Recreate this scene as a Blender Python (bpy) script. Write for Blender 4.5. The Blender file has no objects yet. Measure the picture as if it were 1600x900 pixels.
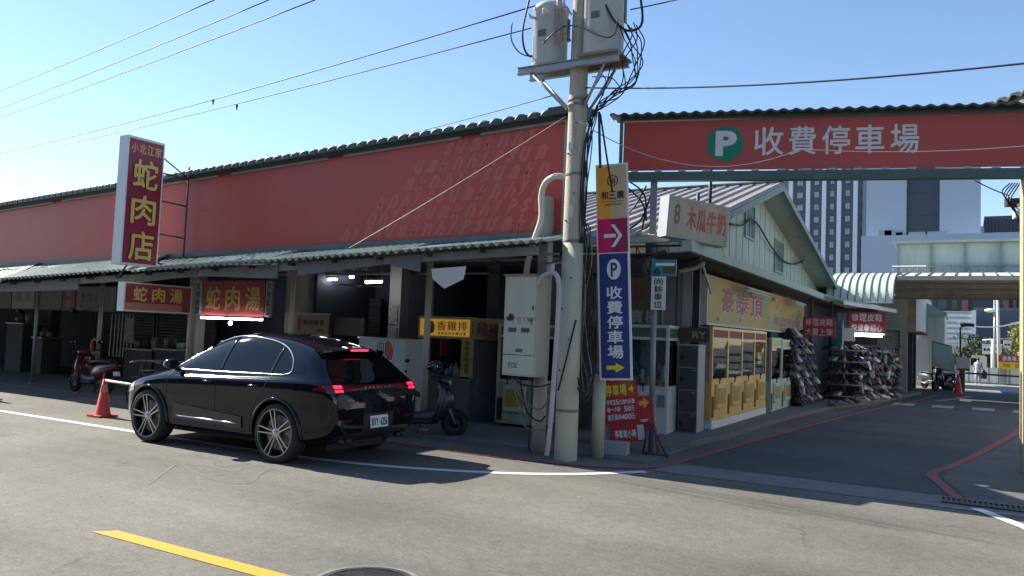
import bpy, bmesh, math, random
from mathutils import Vector, Matrix
from mathutils.bvhtree import BVHTree
random.seed(7)
V = Vector
C = bpy.context.scene.collection
scene = bpy.context.scene

# ------------------------------------------------------------------ camera
# survey of the photograph (1600x900): world axes as seen by the camera, X along the street, Y up the alley
FPX = 1226.0
ROT = [V((0.86516128, -0.00491092, 0.50146968)),
       V((0.49993197, -0.07040915, -0.86319788)),
       V((0.03954714, 0.99750611, -0.05846015))]
CAM = V((0, 0, 1.8))
cam_d = bpy.data.cameras.new('camera')
cam = bpy.data.objects.new('camera', cam_d)
C.objects.link(cam)
cam_d.sensor_width = 36
cam_d.lens = 36 * FPX / 1600
cam_d.clip_start = 0.05
cam_d.clip_end = 4000
cam.matrix_world = Matrix(((ROT[0].x, ROT[0].y, ROT[0].z, CAM.x),
                           (ROT[1].x, ROT[1].y, ROT[1].z, CAM.y),
                           (ROT[2].x, ROT[2].y, ROT[2].z, CAM.z),
                           (0, 0, 0, 1)))
scene.camera = cam

# ------------------------------------------------------------------ light
SUN = V((-0.80, 0.012, 0.60)).normalized()
world = bpy.data.worlds.new('World')
scene.world = world
world.use_nodes = True
wn = world.node_tree
sky = wn.nodes.new('ShaderNodeTexSky')
sky.sky_type = 'NISHITA'
sky.sun_disc = False
sky.sun_elevation = math.asin(SUN.z)
sky.sun_rotation = math.atan2(SUN.x, SUN.y)
sky.air_density = 1.0
sky.dust_density = 0.1
sky.ozone_density = 3.0
bg = wn.nodes['Background']
bg.inputs['Strength'].default_value = 0.084
wn.links.new(sky.outputs[0], bg.inputs[0])
sl = bpy.data.lights.new('sun', 'SUN')
sl.energy = 4.1
sl.angle = math.radians(0.5)
sl.color = (1.0, 0.94, 0.82)
sun = bpy.data.objects.new('sun', sl)
C.objects.link(sun)
sun.rotation_euler = SUN.to_track_quat('Z', 'Y').to_euler()
sun.location = (-30, 10, 30)
scene.view_settings.view_transform = 'Standard'
scene.view_settings.look = 'None'
scene.view_settings.gamma = 1
scene.view_settings.exposure = 1.32
scene.cycles.max_bounces = 6
scene.cycles.transparent_max_bounces = 12


def ray(px, py):
    c = V((px - 800, 450 - py, -FPX))
    return V((ROT[0].dot(c), ROT[1].dot(c), ROT[2].dot(c)))


def at_z(px, py, z=0.0):
    r = ray(px, py)
    return CAM + r * ((z - CAM.z) / r.z)


def at_y(px, py, y):
    r = ray(px, py)
    return CAM + r * (y / r.y)


def at_x(px, py, x):
    r = ray(px, py)
    return CAM + r * (x / r.x)


def at_d(px, py, d):
    r = ray(px, py)
    return CAM + r * (d / FPX)


# ------------------------------------------------------------------ materials
def L(r, g, b):
    f = lambda v: (v / 12.92 if v <= 0.04045 else ((v + 0.055) / 1.055) ** 2.4)
    return (f(r / 255), f(g / 255), f(b / 255))


MATS = {}


def M(name, col=(.5, .5, .5), rough=.6, metal=0., var=.12, scale=3., bump=0., bscale=40., stain=None,
      coat=0., emit=None, streak=1., spec=.5, flake=0.):
    if name in MATS:
        return MATS[name]
    m = bpy.data.materials.new(name)
    m.use_nodes = True
    nt = m.node_tree
    b = nt.nodes['Principled BSDF']
    lk = nt.links.new
    b.inputs['Roughness'].default_value = rough
    b.inputs['Metallic'].default_value = metal
    b.inputs['Specular IOR Level'].default_value = spec
    b.inputs['Coat Weight'].default_value = coat
    b.inputs['Coat Roughness'].default_value = .045
    tc = nt.nodes.new('ShaderNodeTexCoord')
    mp = nt.nodes.new('ShaderNodeMapping')
    mp.inputs['Scale'].default_value = (1, 1, streak)
    lk(tc.outputs['Object'], mp.inputs[0])
    n = nt.nodes.new('ShaderNodeTexNoise')
    n.inputs['Scale'].default_value = scale
    n.inputs['Detail'].default_value = 6
    n.inputs['Roughness'].default_value = .65
    lk(mp.outputs[0], n.inputs['Vector'])
    mr = nt.nodes.new('ShaderNodeMapRange')
    mr.inputs[1].default_value = .3
    mr.inputs[2].default_value = .7
    mr.inputs[3].default_value = 1 - var
    mr.inputs[4].default_value = 1 + var
    lk(n.outputs['Fac'], mr.inputs[0])
    mul = nt.nodes.new('ShaderNodeVectorMath')
    mul.operation = 'MULTIPLY'
    mul.inputs[0].default_value = col
    lk(mr.outputs[0], mul.inputs[1])
    out = mul.outputs[0]
    if stain:
        scol, thr, ssc = stain[:3]
        n2 = nt.nodes.new('ShaderNodeTexNoise')
        n2.inputs['Scale'].default_value = ssc
        n2.inputs['Detail'].default_value = 8
        n2.inputs['Roughness'].default_value = .7
        lk(mp.outputs[0], n2.inputs['Vector'])
        r2 = nt.nodes.new('ShaderNodeMapRange')
        r2.inputs[1].default_value = thr
        r2.inputs[2].default_value = thr + .1
        r2.inputs[3].default_value = 0
        r2.inputs[4].default_value = stain[3] if len(stain) > 3 else .85
        lk(n2.outputs['Fac'], r2.inputs[0])
        mx = nt.nodes.new('ShaderNodeMix')
        mx.data_type = 'RGBA'
        lk(r2.outputs[0], mx.inputs[0])
        lk(out, mx.inputs[6])
        mx.inputs[7].default_value = (*scol, 1)
        out = mx.outputs[2]
    lk(out, b.inputs['Base Color'])
    # roughness breakup
    r3 = nt.nodes.new('ShaderNodeMapRange')
    r3.inputs[3].default_value = max(0.02, rough - .12 * min(1, rough * 2))
    r3.inputs[4].default_value = min(1, rough + .12 * min(1, rough * 2))
    lk(n.outputs['Fac'], r3.inputs[0])
    lk(r3.outputs[0], b.inputs['Roughness'])
    if bump:
        n3 = nt.nodes.new('ShaderNodeTexNoise')
        n3.inputs['Scale'].default_value = bscale
        n3.inputs['Detail'].default_value = 5
        lk(tc.outputs['Object'], n3.inputs['Vector'])
        bp = nt.nodes.new('ShaderNodeBump')
        bp.inputs['Strength'].default_value = bump
        bp.inputs['Distance'].default_value = .02
        lk(n3.outputs['Fac'], bp.inputs['Height'])
        lk(bp.outputs[0], b.inputs['Normal'])
    if emit:
        b.inputs['Emission Color'].default_value = (*emit[0], 1)
        b.inputs['Emission Strength'].default_value = emit[1]
    MATS[name] = m
    return m


def glass_mat(name, tint=(.8, .9, .95), refl=.12):
    if name in MATS:
        return MATS[name]
    m = bpy.data.materials.new(name)
    m.use_nodes = True
    nt = m.node_tree
    nt.nodes.remove(nt.nodes['Principled BSDF'])
    o = nt.nodes['Material Output']
    g = nt.nodes.new('ShaderNodeBsdfGlossy')
    g.inputs['Roughness'].default_value = .03
    t = nt.nodes.new('ShaderNodeBsdfTransparent')
    t.inputs[0].default_value = (*tint, 1)
    f = nt.nodes.new('ShaderNodeFresnel')
    f.inputs[0].default_value = 1.5
    a = nt.nodes.new('ShaderNodeMath')
    a.operation = 'ADD'
    a.inputs[1].default_value = refl
    nt.links.new(f.outputs[0], a.inputs[0])
    mx = nt.nodes.new('ShaderNodeMixShader')
    nt.links.new(a.outputs[0], mx.inputs[0])
    nt.links.new(t.outputs[0], mx.inputs[1])
    nt.links.new(g.outputs[0], mx.inputs[2])
    nt.links.new(mx.outputs[0], o.inputs[0])
    MATS[name] = m
    return m


def asphalt_mat(name, col, patch=.18, crack=True, wear=(.2, .19, .17)):
    m = bpy.data.materials.new(name)
    m.use_nodes = True
    nt = m.node_tree
    b = nt.nodes['Principled BSDF']
    lk = nt.links.new
    tc = nt.nodes.new('ShaderNodeTexCoord')

    def noise(sc, det=6, ro=.6, vec=None):
        n = nt.nodes.new('ShaderNodeTexNoise')
        n.inputs['Scale'].default_value = sc
        n.inputs['Detail'].default_value = det
        n.inputs['Roughness'].default_value = ro
        lk(vec or tc.outputs['Object'], n.inputs['Vector'])
        return n.outputs['Fac']

    def mrange(v, a, c, lo, hi):
        r = nt.nodes.new('ShaderNodeMapRange')
        for i, q in enumerate((a, c, lo, hi)):
            r.inputs[i + 1].default_value = q
        lk(v, r.inputs[0])
        return r.outputs[0]

    def mathn(op, a, c):
        q = nt.nodes.new('ShaderNodeMath')
        q.operation = op
        for i, v in enumerate((a, c)):
            if isinstance(v, (int, float)):
                q.inputs[i].default_value = v
            else:
                lk(v, q.inputs[i])
        return q.outputs[0]
    # tyre tracks run along X: stretched noise
    mp = nt.nodes.new('ShaderNodeMapping')
    mp.inputs['Scale'].default_value = (.05, .9, 1)
    lk(tc.outputs['Object'], mp.inputs[0])
    f = mathn('MULTIPLY', mrange(noise(.35, 4), .3, .7, 1 - patch, 1 + patch), mrange(noise(1, 4, .6, mp.outputs[0]), .3, .7, .84, 1.16))
    f = mathn('MULTIPLY', f, mrange(noise(9, 9, .8), .3, .7, .72, 1.28))
    f = mathn('MULTIPLY', f, mrange(noise(38, 6, .9), .3, .7, .42, 1.58))
    # light scuffs and dark spots
    spot = mrange(noise(7, 5, .75), .65, .70, 1, .5)
    f = mathn('MULTIPLY', f, spot)
    vm = nt.nodes.new('ShaderNodeVectorMath')
    vm.operation = 'MULTIPLY'
    vm.inputs[0].default_value = col
    lk(f, vm.inputs[1])
    out = vm.outputs[0]
    mx = nt.nodes.new('ShaderNodeMix')
    mx.data_type = 'RGBA'
    sc = mrange(noise(24, 6, .8), .63, .69, 0, .75)
    lk(sc, mx.inputs[0])
    lk(out, mx.inputs[6])
    mx.inputs[7].default_value = (*wear, 1)
    out = mx.outputs[2]
    if crack:
        vo = nt.nodes.new('ShaderNodeTexVoronoi')
        vo.feature = 'DISTANCE_TO_EDGE'
        vo.inputs['Scale'].default_value = .42
        dn = nt.nodes.new('ShaderNodeTexNoise')
        dn.inputs['Scale'].default_value = 1.6
        dn.inputs['Detail'].default_value = 5
        lk(tc.outputs['Object'], dn.inputs['Vector'])
        ad = nt.nodes.new('ShaderNodeVectorMath')
        ad.operation = 'ADD'
        lk(tc.outputs['Object'], ad.inputs[0])
        lk(dn.outputs['Color'], ad.inputs[1])
        lk(ad.outputs[0], vo.inputs['Vector'])
        ck = mathn('MULTIPLY', mrange(vo.outputs['Distance'], .004, .012, 1, 0), mrange(noise(.5, 2), .52, .6, 0, .5))
        mx2 = nt.nodes.new('ShaderNodeMix')
        mx2.data_type = 'RGBA'
        lk(ck, mx2.inputs[0])
        lk(out, mx2.inputs[6])
        mx2.inputs[7].default_value = (*[c * .45 for c in col], 1)
        out = mx2.outputs[2]
    lk(out, b.inputs['Base Color'])
    b.inputs['Roughness'].default_value = .82
    b.inputs['Specular IOR Level'].default_value = .35
    bp = nt.nodes.new('ShaderNodeBump')
    bp.inputs['Strength'].default_value = .5
    bp.inputs['Distance'].default_value = .01
    lk(noise(90, 4, .7), bp.inputs['Height'])
    lk(bp.outputs[0], b.inputs['Normal'])
    MATS[name] = m
    return m


# ------------------------------------------------------------------ mesh building
ORG = {}


def unit(v):
    return V(v).normalized()


class Fr:
    """a flat frame: origin, right, up; normal looks out of the face"""
    def __init__(s, o, r, u=(0, 0, 1)):
        s.o = V(o)
        s.r = unit(r)
        u = V(u)
        s.u = (u - s.r * u.dot(s.r)).normalized()
        s.n = s.r.cross(s.u)

    def p(s, a, b, c=0.):
        return s.o + s.r * a + s.u * b + s.n * c


class MB:
    def __init__(s):
        s.v = []
        s.f = []
        s.mi = []
        s.sm = []
        s.cur = 0

    def add(s, vs, fs, smooth=False):
        k = len(s.v)
        s.v += [V(v) for v in vs]
        for f in fs:
            s.f.append([i + k for i in f])
            s.mi.append(s.cur)
            s.sm.append(smooth)
        return s

    def hexa(s, p):
        return s.add(p, [(0, 3, 2, 1), (4, 5, 6, 7), (0, 1, 5, 4), (1, 2, 6, 5), (2, 3, 7, 6), (3, 0, 4, 7)])

    def box(s, x0, x1, y0, y1, z0, z1):
        return s.hexa([(x0, y0, z0), (x1, y0, z0), (x1, y1, z0), (x0, y1, z0), (x0, y0, z1), (x1, y0, z1), (x1, y1, z1), (x0, y1, z1)])

    def fbox(s, fr, a0, a1, b0, b1, c0, c1):
        P = fr.p
        return s.hexa([P(a0, b0, c1), P(a1, b0, c1), P(a1, b0, c0), P(a0, b0, c0), P(a0, b1, c1), P(a1, b1, c1), P(a1, b1, c0), P(a0, b1, c0)])

    def bbox_(s, fr, a0, a1, b0, b1, c0, c1, bev=.01):
        """frame box with its front edges chamfered"""
        P = fr.p
        e = bev
        vs = [P(a0, b0, c0), P(a1, b0, c0), P(a1, b1, c0), P(a0, b1, c0),
              P(a0, b0, c1 - e), P(a1, b0, c1 - e), P(a1, b1, c1 - e), P(a0, b1, c1 - e),
              P(a0 + e, b0 + e, c1), P(a1 - e, b0 + e, c1), P(a1 - e, b1 - e, c1), P(a0 + e, b1 - e, c1)]
        fs = [(0, 3, 2, 1), (8, 9, 10, 11)]
        for i in range(4):
            j = (i + 1) % 4
            fs += [(i, j, j + 4, i + 4), (i + 4, j + 4, j + 8, i + 8)]
        return s.add(vs, fs)

    def prism(s, fr, pts, c0, c1):
        n = len(pts)
        vs = [fr.p(a, b, c0) for a, b in pts] + [fr.p(a, b, c1) for a, b in pts]
        fs = [list(range(n))[::-1], list(range(n, 2 * n))]
        fs += [(i, (i + 1) % n, (i + 1) % n + n, i + n) for i in range(n)]
        return s.add(vs, fs)

    def tube(s, pts, r, n=8, cap=True, smooth=True):
        pts = [V(p) for p in pts]
        rs = r if isinstance(r, (list, tuple)) else [r] * len(pts)
        vs = []
        prev = None
        for i, p in enumerate(pts):
            a = pts[max(0, i - 1)]
            b = pts[min(len(pts) - 1, i + 1)]
            t = (b - a)
            if t.length < 1e-9:
                t = V((0, 0, 1))
            t.normalize()
            if prev is None:
                ref = V((0, 0, 1)) if abs(t.z) < .9 else V((1, 0, 0))
                x = t.cross(ref).normalized()
            else:
                x = (prev - t * prev.dot(t))
                x = x.normalized() if x.length > 1e-6 else t.orthogonal().normalized()
            prev = x
            y = t.cross(x)
            for k in range(n):
                q = 2 * math.pi * k / n
                vs.append(p + (x * math.cos(q) + y * math.sin(q)) * rs[i])
        fs = []
        for i in range(len(pts) - 1):
            for k in range(n):
                k2 = (k + 1) % n
                fs.append((i * n + k, i * n + k2, (i + 1) * n + k2, (i + 1) * n + k))
        s.add(vs, fs, smooth)
        if cap:
            k0 = len(s.v) - len(vs)
            m = len(pts) - 1
            s.f += [[k0 + k for k in range(n)][::-1], [k0 + m * n + k for k in range(n)]]
            s.mi += [s.cur] * 2
            s.sm += [False] * 2
        return s

    def cyl(s, p0, p1, r0, r1=None, n=16):
        return s.tube([p0, p1], [r0, r0 if r1 is None else r1], n)

    def lathe(s, o, axis, prof, n=24, smooth=True, a0=0., a1=2 * math.pi):
        """prof: (radius, height along axis)"""
        o = V(o)
        ax = unit(axis)
        ref = V((0, 0, 1)) if abs(ax.z) < .9 else V((1, 0, 0))
        x = ax.cross(ref).normalized()
        y = ax.cross(x)
        vs = []
        m = n + (0 if abs(a1 - a0 - 2 * math.pi) < 1e-6 else 1)
        for (r, h) in prof:
            for k in range(m):
                q = a0 + (a1 - a0) * k / n
                vs.append(o + ax * h + (x * math.cos(q) + y * math.sin(q)) * r)
        fs = []
        for i in range(len(prof) - 1):
            for k in range(n):
                k2 = (k + 1) % m
                fs.append((i * m + k, i * m + k2, (i + 1) * m + k2, (i + 1) * m + k))
        return s.add(vs, fs, smooth)

    def grid(s, fn, nu, nv, smooth=True):
        vs = [fn(i / nu, j / nv) for j in range(nv + 1) for i in range(nu + 1)]
        w = nu + 1
        fs = [(j * w + i, j * w + i + 1, (j + 1) * w + i + 1, (j + 1) * w + i) for j in range(nv) for i in range(nu)]
        return s.add(vs, fs, smooth)

    def loft(s, rings, cap=True, smooth=True):
        n = len(rings[0])
        vs = [p for r in rings for p in r]
        fs = []
        for i in range(len(rings) - 1):
            for k in range(n):
                k2 = (k + 1) % n
                fs.append((i * n + k, i * n + k2, (i + 1) * n + k2, (i + 1) * n + k))
        s.add(vs, fs, smooth)
        if cap:
            s.add(rings[0], [list(range(n))[::-1]])
            s.add(rings[-1], [list(range(n))])
        return s

    def ball(s, o, rx, ry=None, rz=None, n=12, m=8):
        ry = rx if ry is None else ry
        rz = rx if rz is None else rz
        o = V(o)
        vs = [o + V((0, 0, -rz))]
        for j in range(1, m):
            t = math.pi * j / m
            for k in range(n):
                q = 2 * math.pi * k / n
                vs.append(o + V((rx * math.sin(t) * math.cos(q), ry * math.sin(t) * math.sin(q), -rz * math.cos(t))))
        vs.append(o + V((0, 0, rz)))
        fs = [(0, 1 + (k + 1) % n, 1 + k) for k in range(n)]
        for j in range(m - 2):
            for k in range(n):
                a = 1 + j * n
                fs.append((a + k, a + (k + 1) % n, a + n + (k + 1) % n, a + n + k))
        e = len(vs) - 1
        a = 1 + (m - 2) * n
        fs += [(e, a + k, a + (k + 1) % n) for k in range(n)]
        return s.add(vs, fs, True)

    def mesh(s, me, mat4, flip=False):
        s.add([mat4 @ v.co for v in me.vertices], [list(p.vertices) for p in me.polygons])
        return s

    def build(s, name, mats, parent=None, origin=None):
        if not isinstance(mats, (list, tuple)):
            mats = [mats]
        if parent is not None:
            org = ORG[parent.name]
            loc = V((0, 0, 0))
        else:
            if origin is None:
                xs = [v.x for v in s.v]
                ys = [v.y for v in s.v]
                zs = [v.z for v in s.v]
                origin = V(((min(xs) + max(xs)) / 2, (min(ys) + max(ys)) / 2, min(zs)))
            org = V(origin)
            loc = org
        me = bpy.data.meshes.new(name)
        me.from_pydata([v - org for v in s.v], [], s.f)
        for m in mats:
            me.materials.append(m)
        me.polygons.foreach_set('material_index', s.mi)
        me.polygons.foreach_set('use_smooth', s.sm)
        me.validate()
        bm = bmesh.new()
        bm.from_mesh(me)
        bmesh.ops.recalc_face_normals(bm, faces=bm.faces)
        bm.to_mesh(me)
        bm.free()
        me.update()
        o = bpy.data.objects.new(name, me)
        C.objects.link(o)
        o.location = loc
        if parent is not None:
            o.parent = parent
        ORG[o.name] = org
        return o


def tag(o, label=None, cat=None, group=None, kind=None):
    if label:
        o['label'] = label
    if cat:
        o['category'] = cat
    if group:
        o['group'] = group
    if kind:
        o['kind'] = kind
    return o


def thing(name, loc, label, cat, group=None):
    o = bpy.data.objects.new(name, None)
    C.objects.link(o)
    o.location = loc
    o.empty_display_size = .2
    ORG[o.name] = V(loc)
    return tag(o, label, cat, group)


def copy_tree(o, parent=None, loc=None, rz=None, label=None):
    c = o.copy()
    C.objects.link(c)
    if parent is not None:
        c.parent = parent
    if loc is not None:
        c.location = loc
    if rz is not None:
        c.rotation_euler = (0, 0, rz)
    if label:
        c['label'] = label
    for ch in [q for q in C.objects if q.parent == o]:
        copy_tree(ch, c)
    return c


def explode(o):
    """one object per loose piece of a part"""
    me = o.data
    par = list(range(len(me.vertices)))

    def find(a):
        while par[a] != a:
            par[a] = par[par[a]]
            a = par[a]
        return a
    for e in me.edges:
        a, c = find(e.vertices[0]), find(e.vertices[1])
        if a != c:
            par[a] = c
    grp = {}
    for p in me.polygons:
        grp.setdefault(find(p.vertices[0]), []).append(p)
    if len(grp) < 2:
        return
    base = o.name.split('.')[0]
    for ps in grp.values():
        ids = sorted({v for p in ps for v in p.vertices})
        mp = {v: i for i, v in enumerate(ids)}
        m2 = bpy.data.meshes.new(base)
        m2.from_pydata([me.vertices[i].co for i in ids], [], [[mp[v] for v in p.vertices] for p in ps])
        for m in me.materials:
            m2.materials.append(m)
        m2.polygons.foreach_set('use_smooth', [p.use_smooth for p in ps])
        m2.polygons.foreach_set('material_index', [p.material_index for p in ps])
        m2.update()
        c = o.copy()
        c.data = m2
        c.name = base
        C.objects.link(c)
    bpy.data.objects.remove(o)


TXT = {}


def text_mesh(s, bold=0., shear=0., res=3):
    k = (s, bold, shear, res)
    if k in TXT:
        return TXT[k]
    cu = bpy.data.curves.new('txt', 'FONT')
    cu.body = s
    cu.size = 1
    cu.offset = bold
    cu.shear = shear
    cu.resolution_u = res
    cu.extrude = .004
    cu.align_x = 'LEFT'
    ob = bpy.data.objects.new('txt', cu)
    C.objects.link(ob)
    dg = bpy.context.evaluated_depsgraph_get()
    me = bpy.data.meshes.new_from_object(ob.evaluated_get(dg))
    C.objects.unlink(ob)
    bpy.data.objects.remove(ob)
    vs = [v.co.copy() for v in me.vertices]
    fs = [list(p.vertices) for p in me.polygons]
    bpy.data.meshes.remove(me)
    TXT[k] = (vs, fs)
    return TXT[k]


def letters(mb, s, fr, a0, a1, b0, b1, c, bold=0., shear=0., th=.004, res=3):
    """fit the text into the rectangle a0..a1, b0..b1 of a frame, th thick, standing on depth c"""
    extra = 0.
    if any(ord(q) > 0x2000 for q in s):
        extra = max(0., bold - .004) * .8
        bold = 0.
    vs, fs = text_mesh(s, bold, shear, res)
    if not vs:
        return mb
    x0 = min(v.x for v in vs)
    x1 = max(v.x for v in vs)
    y0 = min(v.y for v in vs)
    y1 = max(v.y for v in vs)
    sx = (a1 - a0) / max(1e-6, x1 - x0)
    sy = (b1 - b0) / max(1e-6, y1 - y0)
    # heavy strokes: the same glyph again, shifted and a hair further out each time
    sh = [(0, 0)]
    if extra > 0:
        e = extra
        sh = [(0, 0), (e, 0), (-e, 0), (0, e), (0, -e)]
        sx *= (1 - 2 * e / max(1e-6, x1 - x0))
        sy *= (1 - 2 * e / max(1e-6, y1 - y0))
    for k, (ex, ey) in enumerate(sh):
        ox, oy = (ex + extra) * sx, (ey + extra) * sy
        mb.add([fr.p(a0 + ox + (v.x - x0) * sx, b0 + oy + (v.y - y0) * sy, c + k * .0003 + (th if v.z > 0 else 0)) for v in vs], fs)
    return mb


def row(mb, s, fr, a0, a1, b0, b1, c, bold=.02, gap=.12, shear=0., th=.004):
    n = len(s)
    w = (a1 - a0) / (n + gap * (n - 1))
    for i, ch in enumerate(s):
        if ch == ' ':
            continue
        x = a0 + i * w * (1 + gap)
        k0, k1 = (0, 1)
        if ch == '一':
            letters(mb, ch, fr, x, x + w, b0 + (b1 - b0) * .42, b0 + (b1 - b0) * .58, c, bold, shear, th)
        elif ch == '小':
            letters(mb, ch, fr, x, x + w, b0, b1, c, bold, shear, th)
        else:
            letters(mb, ch, fr, x, x + w, b0, b1, c, bold, shear, th)
    return mb


def col_(mb, s, fr, a0, a1, b1, b0, c, bold=.02, gap=.12, th=.004):
    n = len(s)
    h = (b1 - b0) / (n + gap * (n - 1))
    for i, ch in enumerate(s):
        y = b1 - i * h * (1 + gap)
        letters(mb, ch, fr, a0, a1, y - h, y, c, bold, 0, th)
    return mb


def arrow(mb, fr, a0, a1, b0, b1, c, th=.004, stem=.4, head=.5):
    m = (b0 + b1) / 2
    h = (b1 - b0)
    ax = a0 + (a1 - a0) * (1 - head)
    s = h * stem / 2
    return mb.prism(fr, [(a0, m - s), (ax, m - s), (ax, b0), (a1, m), (ax, b1), (ax, m + s), (a0, m + s)], c, c + th)


def disc(mb, fr, a, b, ra, rb, c, th=.004, n=32):
    return mb.prism(fr, [(a + ra * math.cos(2 * math.pi * k / n), b + rb * math.sin(2 * math.pi * k / n)) for k in range(n)], c, c + th)


def ring(mb, fr, a, b, r, w, c, th=.004, n=32):
    for k in range(n):
        q0, q1 = 2 * math.pi * k / n, 2 * math.pi * (k + 1) / n
        mb.prism(fr, [(a + r * math.cos(q0), b + r * math.sin(q0)), (a + r * math.cos(q1), b + r * math.sin(q1)),
                      (a + (r - w) * math.cos(q1), b + (r - w) * math.sin(q1)), (a + (r - w) * math.cos(q0), b + (r - w) * math.sin(q0))], c, c + th)
    return mb


def sag(p, q, drop, n=16):
    p, q = V(p), V(q)
    return [p.lerp(q, i / n) - V((0, 0, drop * 4 * (i / n) * (1 - i / n))) for i in range(n + 1)]


def spline(pts, n=8):
    P = [V(p) for p in pts]
    P = [P[0] * 2 - P[1]] + P + [P[-1] * 2 - P[-2]]
    out = []
    for i in range(1, len(P) - 2):
        a, b, c, d = P[i - 1:i + 3]
        for k in range(n):
            t = k / n
            out.append(.5 * ((2 * b) + (c - a) * t + (2 * a - 5 * b + 4 * c - d) * t * t + (3 * b - a - 3 * c + d) * t ** 3))
    out.append(P[-2])
    return out


def corr(mb, p00, p10, p01, n_up, pitch, amp, per=8, thick=0.0):
    """corrugated sheet: waves run across p00->p10, ridges run p00->p01"""
    p00, p10, p01 = V(p00), V(p10), V(p01)
    a = p10 - p00
    b = p01 - p00
    nrm = a.cross(b).normalized()
    if nrm.z < 0:
        nrm = -nrm
    nw = int(a.length / pitch * per)
    fn = lambda u, v: p00 + a * u + b * v + nrm * (amp * math.sin(u * a.length / pitch * 2 * math.pi))
    mb.grid(fn, nw, n_up)
    if thick:
        fn2 = lambda u, v: fn(u, v) - nrm * thick
        mb.grid(fn2, nw, n_up)
        for v in (0, 1):
            mb.grid(lambda u, w, v=v: fn(u, v) - nrm * thick * w, nw, 1)
    return mb

# ================================================================== palette
asph = asphalt_mat('road_asphalt', (.148, .139, .119), patch=.28)
asph2 = asphalt_mat('alley_asphalt', (.085, .088, .09), wear=(.13, .13, .13))
conc = M('concrete', (.3, .29, .27), .85, var=.18, scale=2, bump=.3, stain=((.12, .11, .1), .58, 1.5, .6))
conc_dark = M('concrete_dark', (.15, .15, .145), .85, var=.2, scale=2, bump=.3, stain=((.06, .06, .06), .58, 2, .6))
gutter_m = M('gutter_concrete', (.19, .187, .175), .85, var=.16, scale=3, bump=.3, stain=((.1, .1, .095), .6, 2, .5))
white_line = M('road_white', (.72, .71, .67), .7, var=.1, scale=8, bump=.2, bscale=90, stain=((.2, .19, .17), .60, 6, .8))
yellow_line = M('road_yellow', (.62, .33, .018), .65, var=.08, scale=8, bump=.2, bscale=90, stain=((.3, .22, .08), .66, 9, .5))
red_line = M('road_red', (.32, .085, .09), .8, var=.15, scale=8, stain=((.14, .1, .1), .56, 5, .7))
red_sign = M('sign_red', (.47, .066, .047), .45, var=.10, scale=.5, streak=.35, stain=((.41, .095, .07), .56, .9, .5))
red_sign_hi = M('sign_red_print', (.50, .115, .075), .42, var=.07, scale=.6)
crimson = M('sign_crimson', (.29, .022, .055), .4, var=.12, scale=1, stain=((.22, .05, .06), .6, 2.5, .5))
gold = M('letter_gold', (.72, .50, .12), .45, var=.08)
gold_dull = M('letter_gold_dull', (.42, .28, .09), .5, var=.1)
white_p = M('white_paint', (.72, .72, .70), .5, var=.06)
white_dirty = M('white_dirty', (.55, .55, .52), .6, var=.1, scale=2, streak=.3, stain=((.28, .24, .2), .6, 2.2, .6))
green_roof = M('green_sheet', (.27, .345, .315), .38, metal=.15, var=.22, scale=1.2, stain=((.36, .37, .34), .55, 2.2, .8), streak=1)
green_dark = M('green_steel', (.075, .12, .105), .5, var=.2, scale=3, stain=((.2, .12, .07), .64, 3, .6))
green_pale = M('green_pale', (.34, .42, .36), .6, var=.12, scale=1.2, streak=.25, stain=((.2, .2, .16), .58, 1.2, .6))
green_wall = M('green_wall', (.42, .49, .43), .7, var=.14, scale=1.1, streak=.2, stain=((.17, .19, .16), .6, .9, .55))
tile_grey = M('roof_tile', (.055, .072, .072), .5, var=.2, scale=4, bump=.2)
steel_dark = M('steel_dark', (.05, .055, .06), .5, metal=.3, var=.2, scale=4)
steel_grey = M('steel_grey', (.24, .25, .26), .45, metal=.35, var=.15, scale=4)
cream_post = M('cream_post', (.48, .42, .28), .6, var=.12, scale=3, stain=((.2, .14, .09), .62, 4, .7))
wall_grey = M('wall_grey', (.27, .27, .27), .85, var=.15, scale=1.3, streak=.4)
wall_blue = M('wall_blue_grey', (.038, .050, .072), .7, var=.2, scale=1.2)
board_grey = M('board_grey', (.21, .21, .205), .65, var=.1, scale=1, streak=.4, stain=((.19, .19, .18), .58, 1.5, .6))
black_m = M('black', (.012, .012, .014), .5, var=.2)
rubber = M('rubber', (.018, .018, .019), .75, var=.25, scale=9, bump=.1)
cable_m = M('cable', (.012, .012, .014), .55, var=.1)
cable_grey = M('cable_grey', (.16, .16, .16), .6, var=.1)
tube_lamp = M('fluorescent', (.9, .9, .9), .4, var=0, emit=((.95, .97, 1), 16))
wood = M('wood', (.22, .13, .07), .7, var=.25, scale=2, streak=.2)
orange_m = M('cone_orange', (.75, .07, .04), .45, var=.1, scale=6, stain=((.3, .04, .03), .66, 6, .5))
blue_p = M('blue_print', (.022, .045, .19), .35, var=.1, stain=((.06, .08, .19), .6, 3, .5))
yellow_p = M('yellow_print', (.80, .60, .04), .45, var=.05)
orange_p = M('orange_print', (.80, .36, .035), .45, var=.06)
beige_p = M('beige_print', (.55, .40, .24), .45, var=.06)
pink_p = M('pink_print', (.62, .012, .12), .4, var=.05)
pink_dk = M('maroon_print', (.30, .015, .075), .4, var=.05)
green_p = M('green_print', (.005, .19, .10), .4, var=.05)
ink = M('ink', (.02, .018, .018), .5, var=.05)

# ================================================================== ground
g = MB()
for y0, y1, z0, z1 in ((-900, 45, 0, 0), (45, 1500, 0, 0)):
    g.add([(-900, y0, z0), (900, y0, z0), (900, y1, z1), (-900, y1, z1)], [(0, 1, 2, 3)])
tag(g.build('road', asph, origin=(0, 0, 0)), kind='structure')


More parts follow.
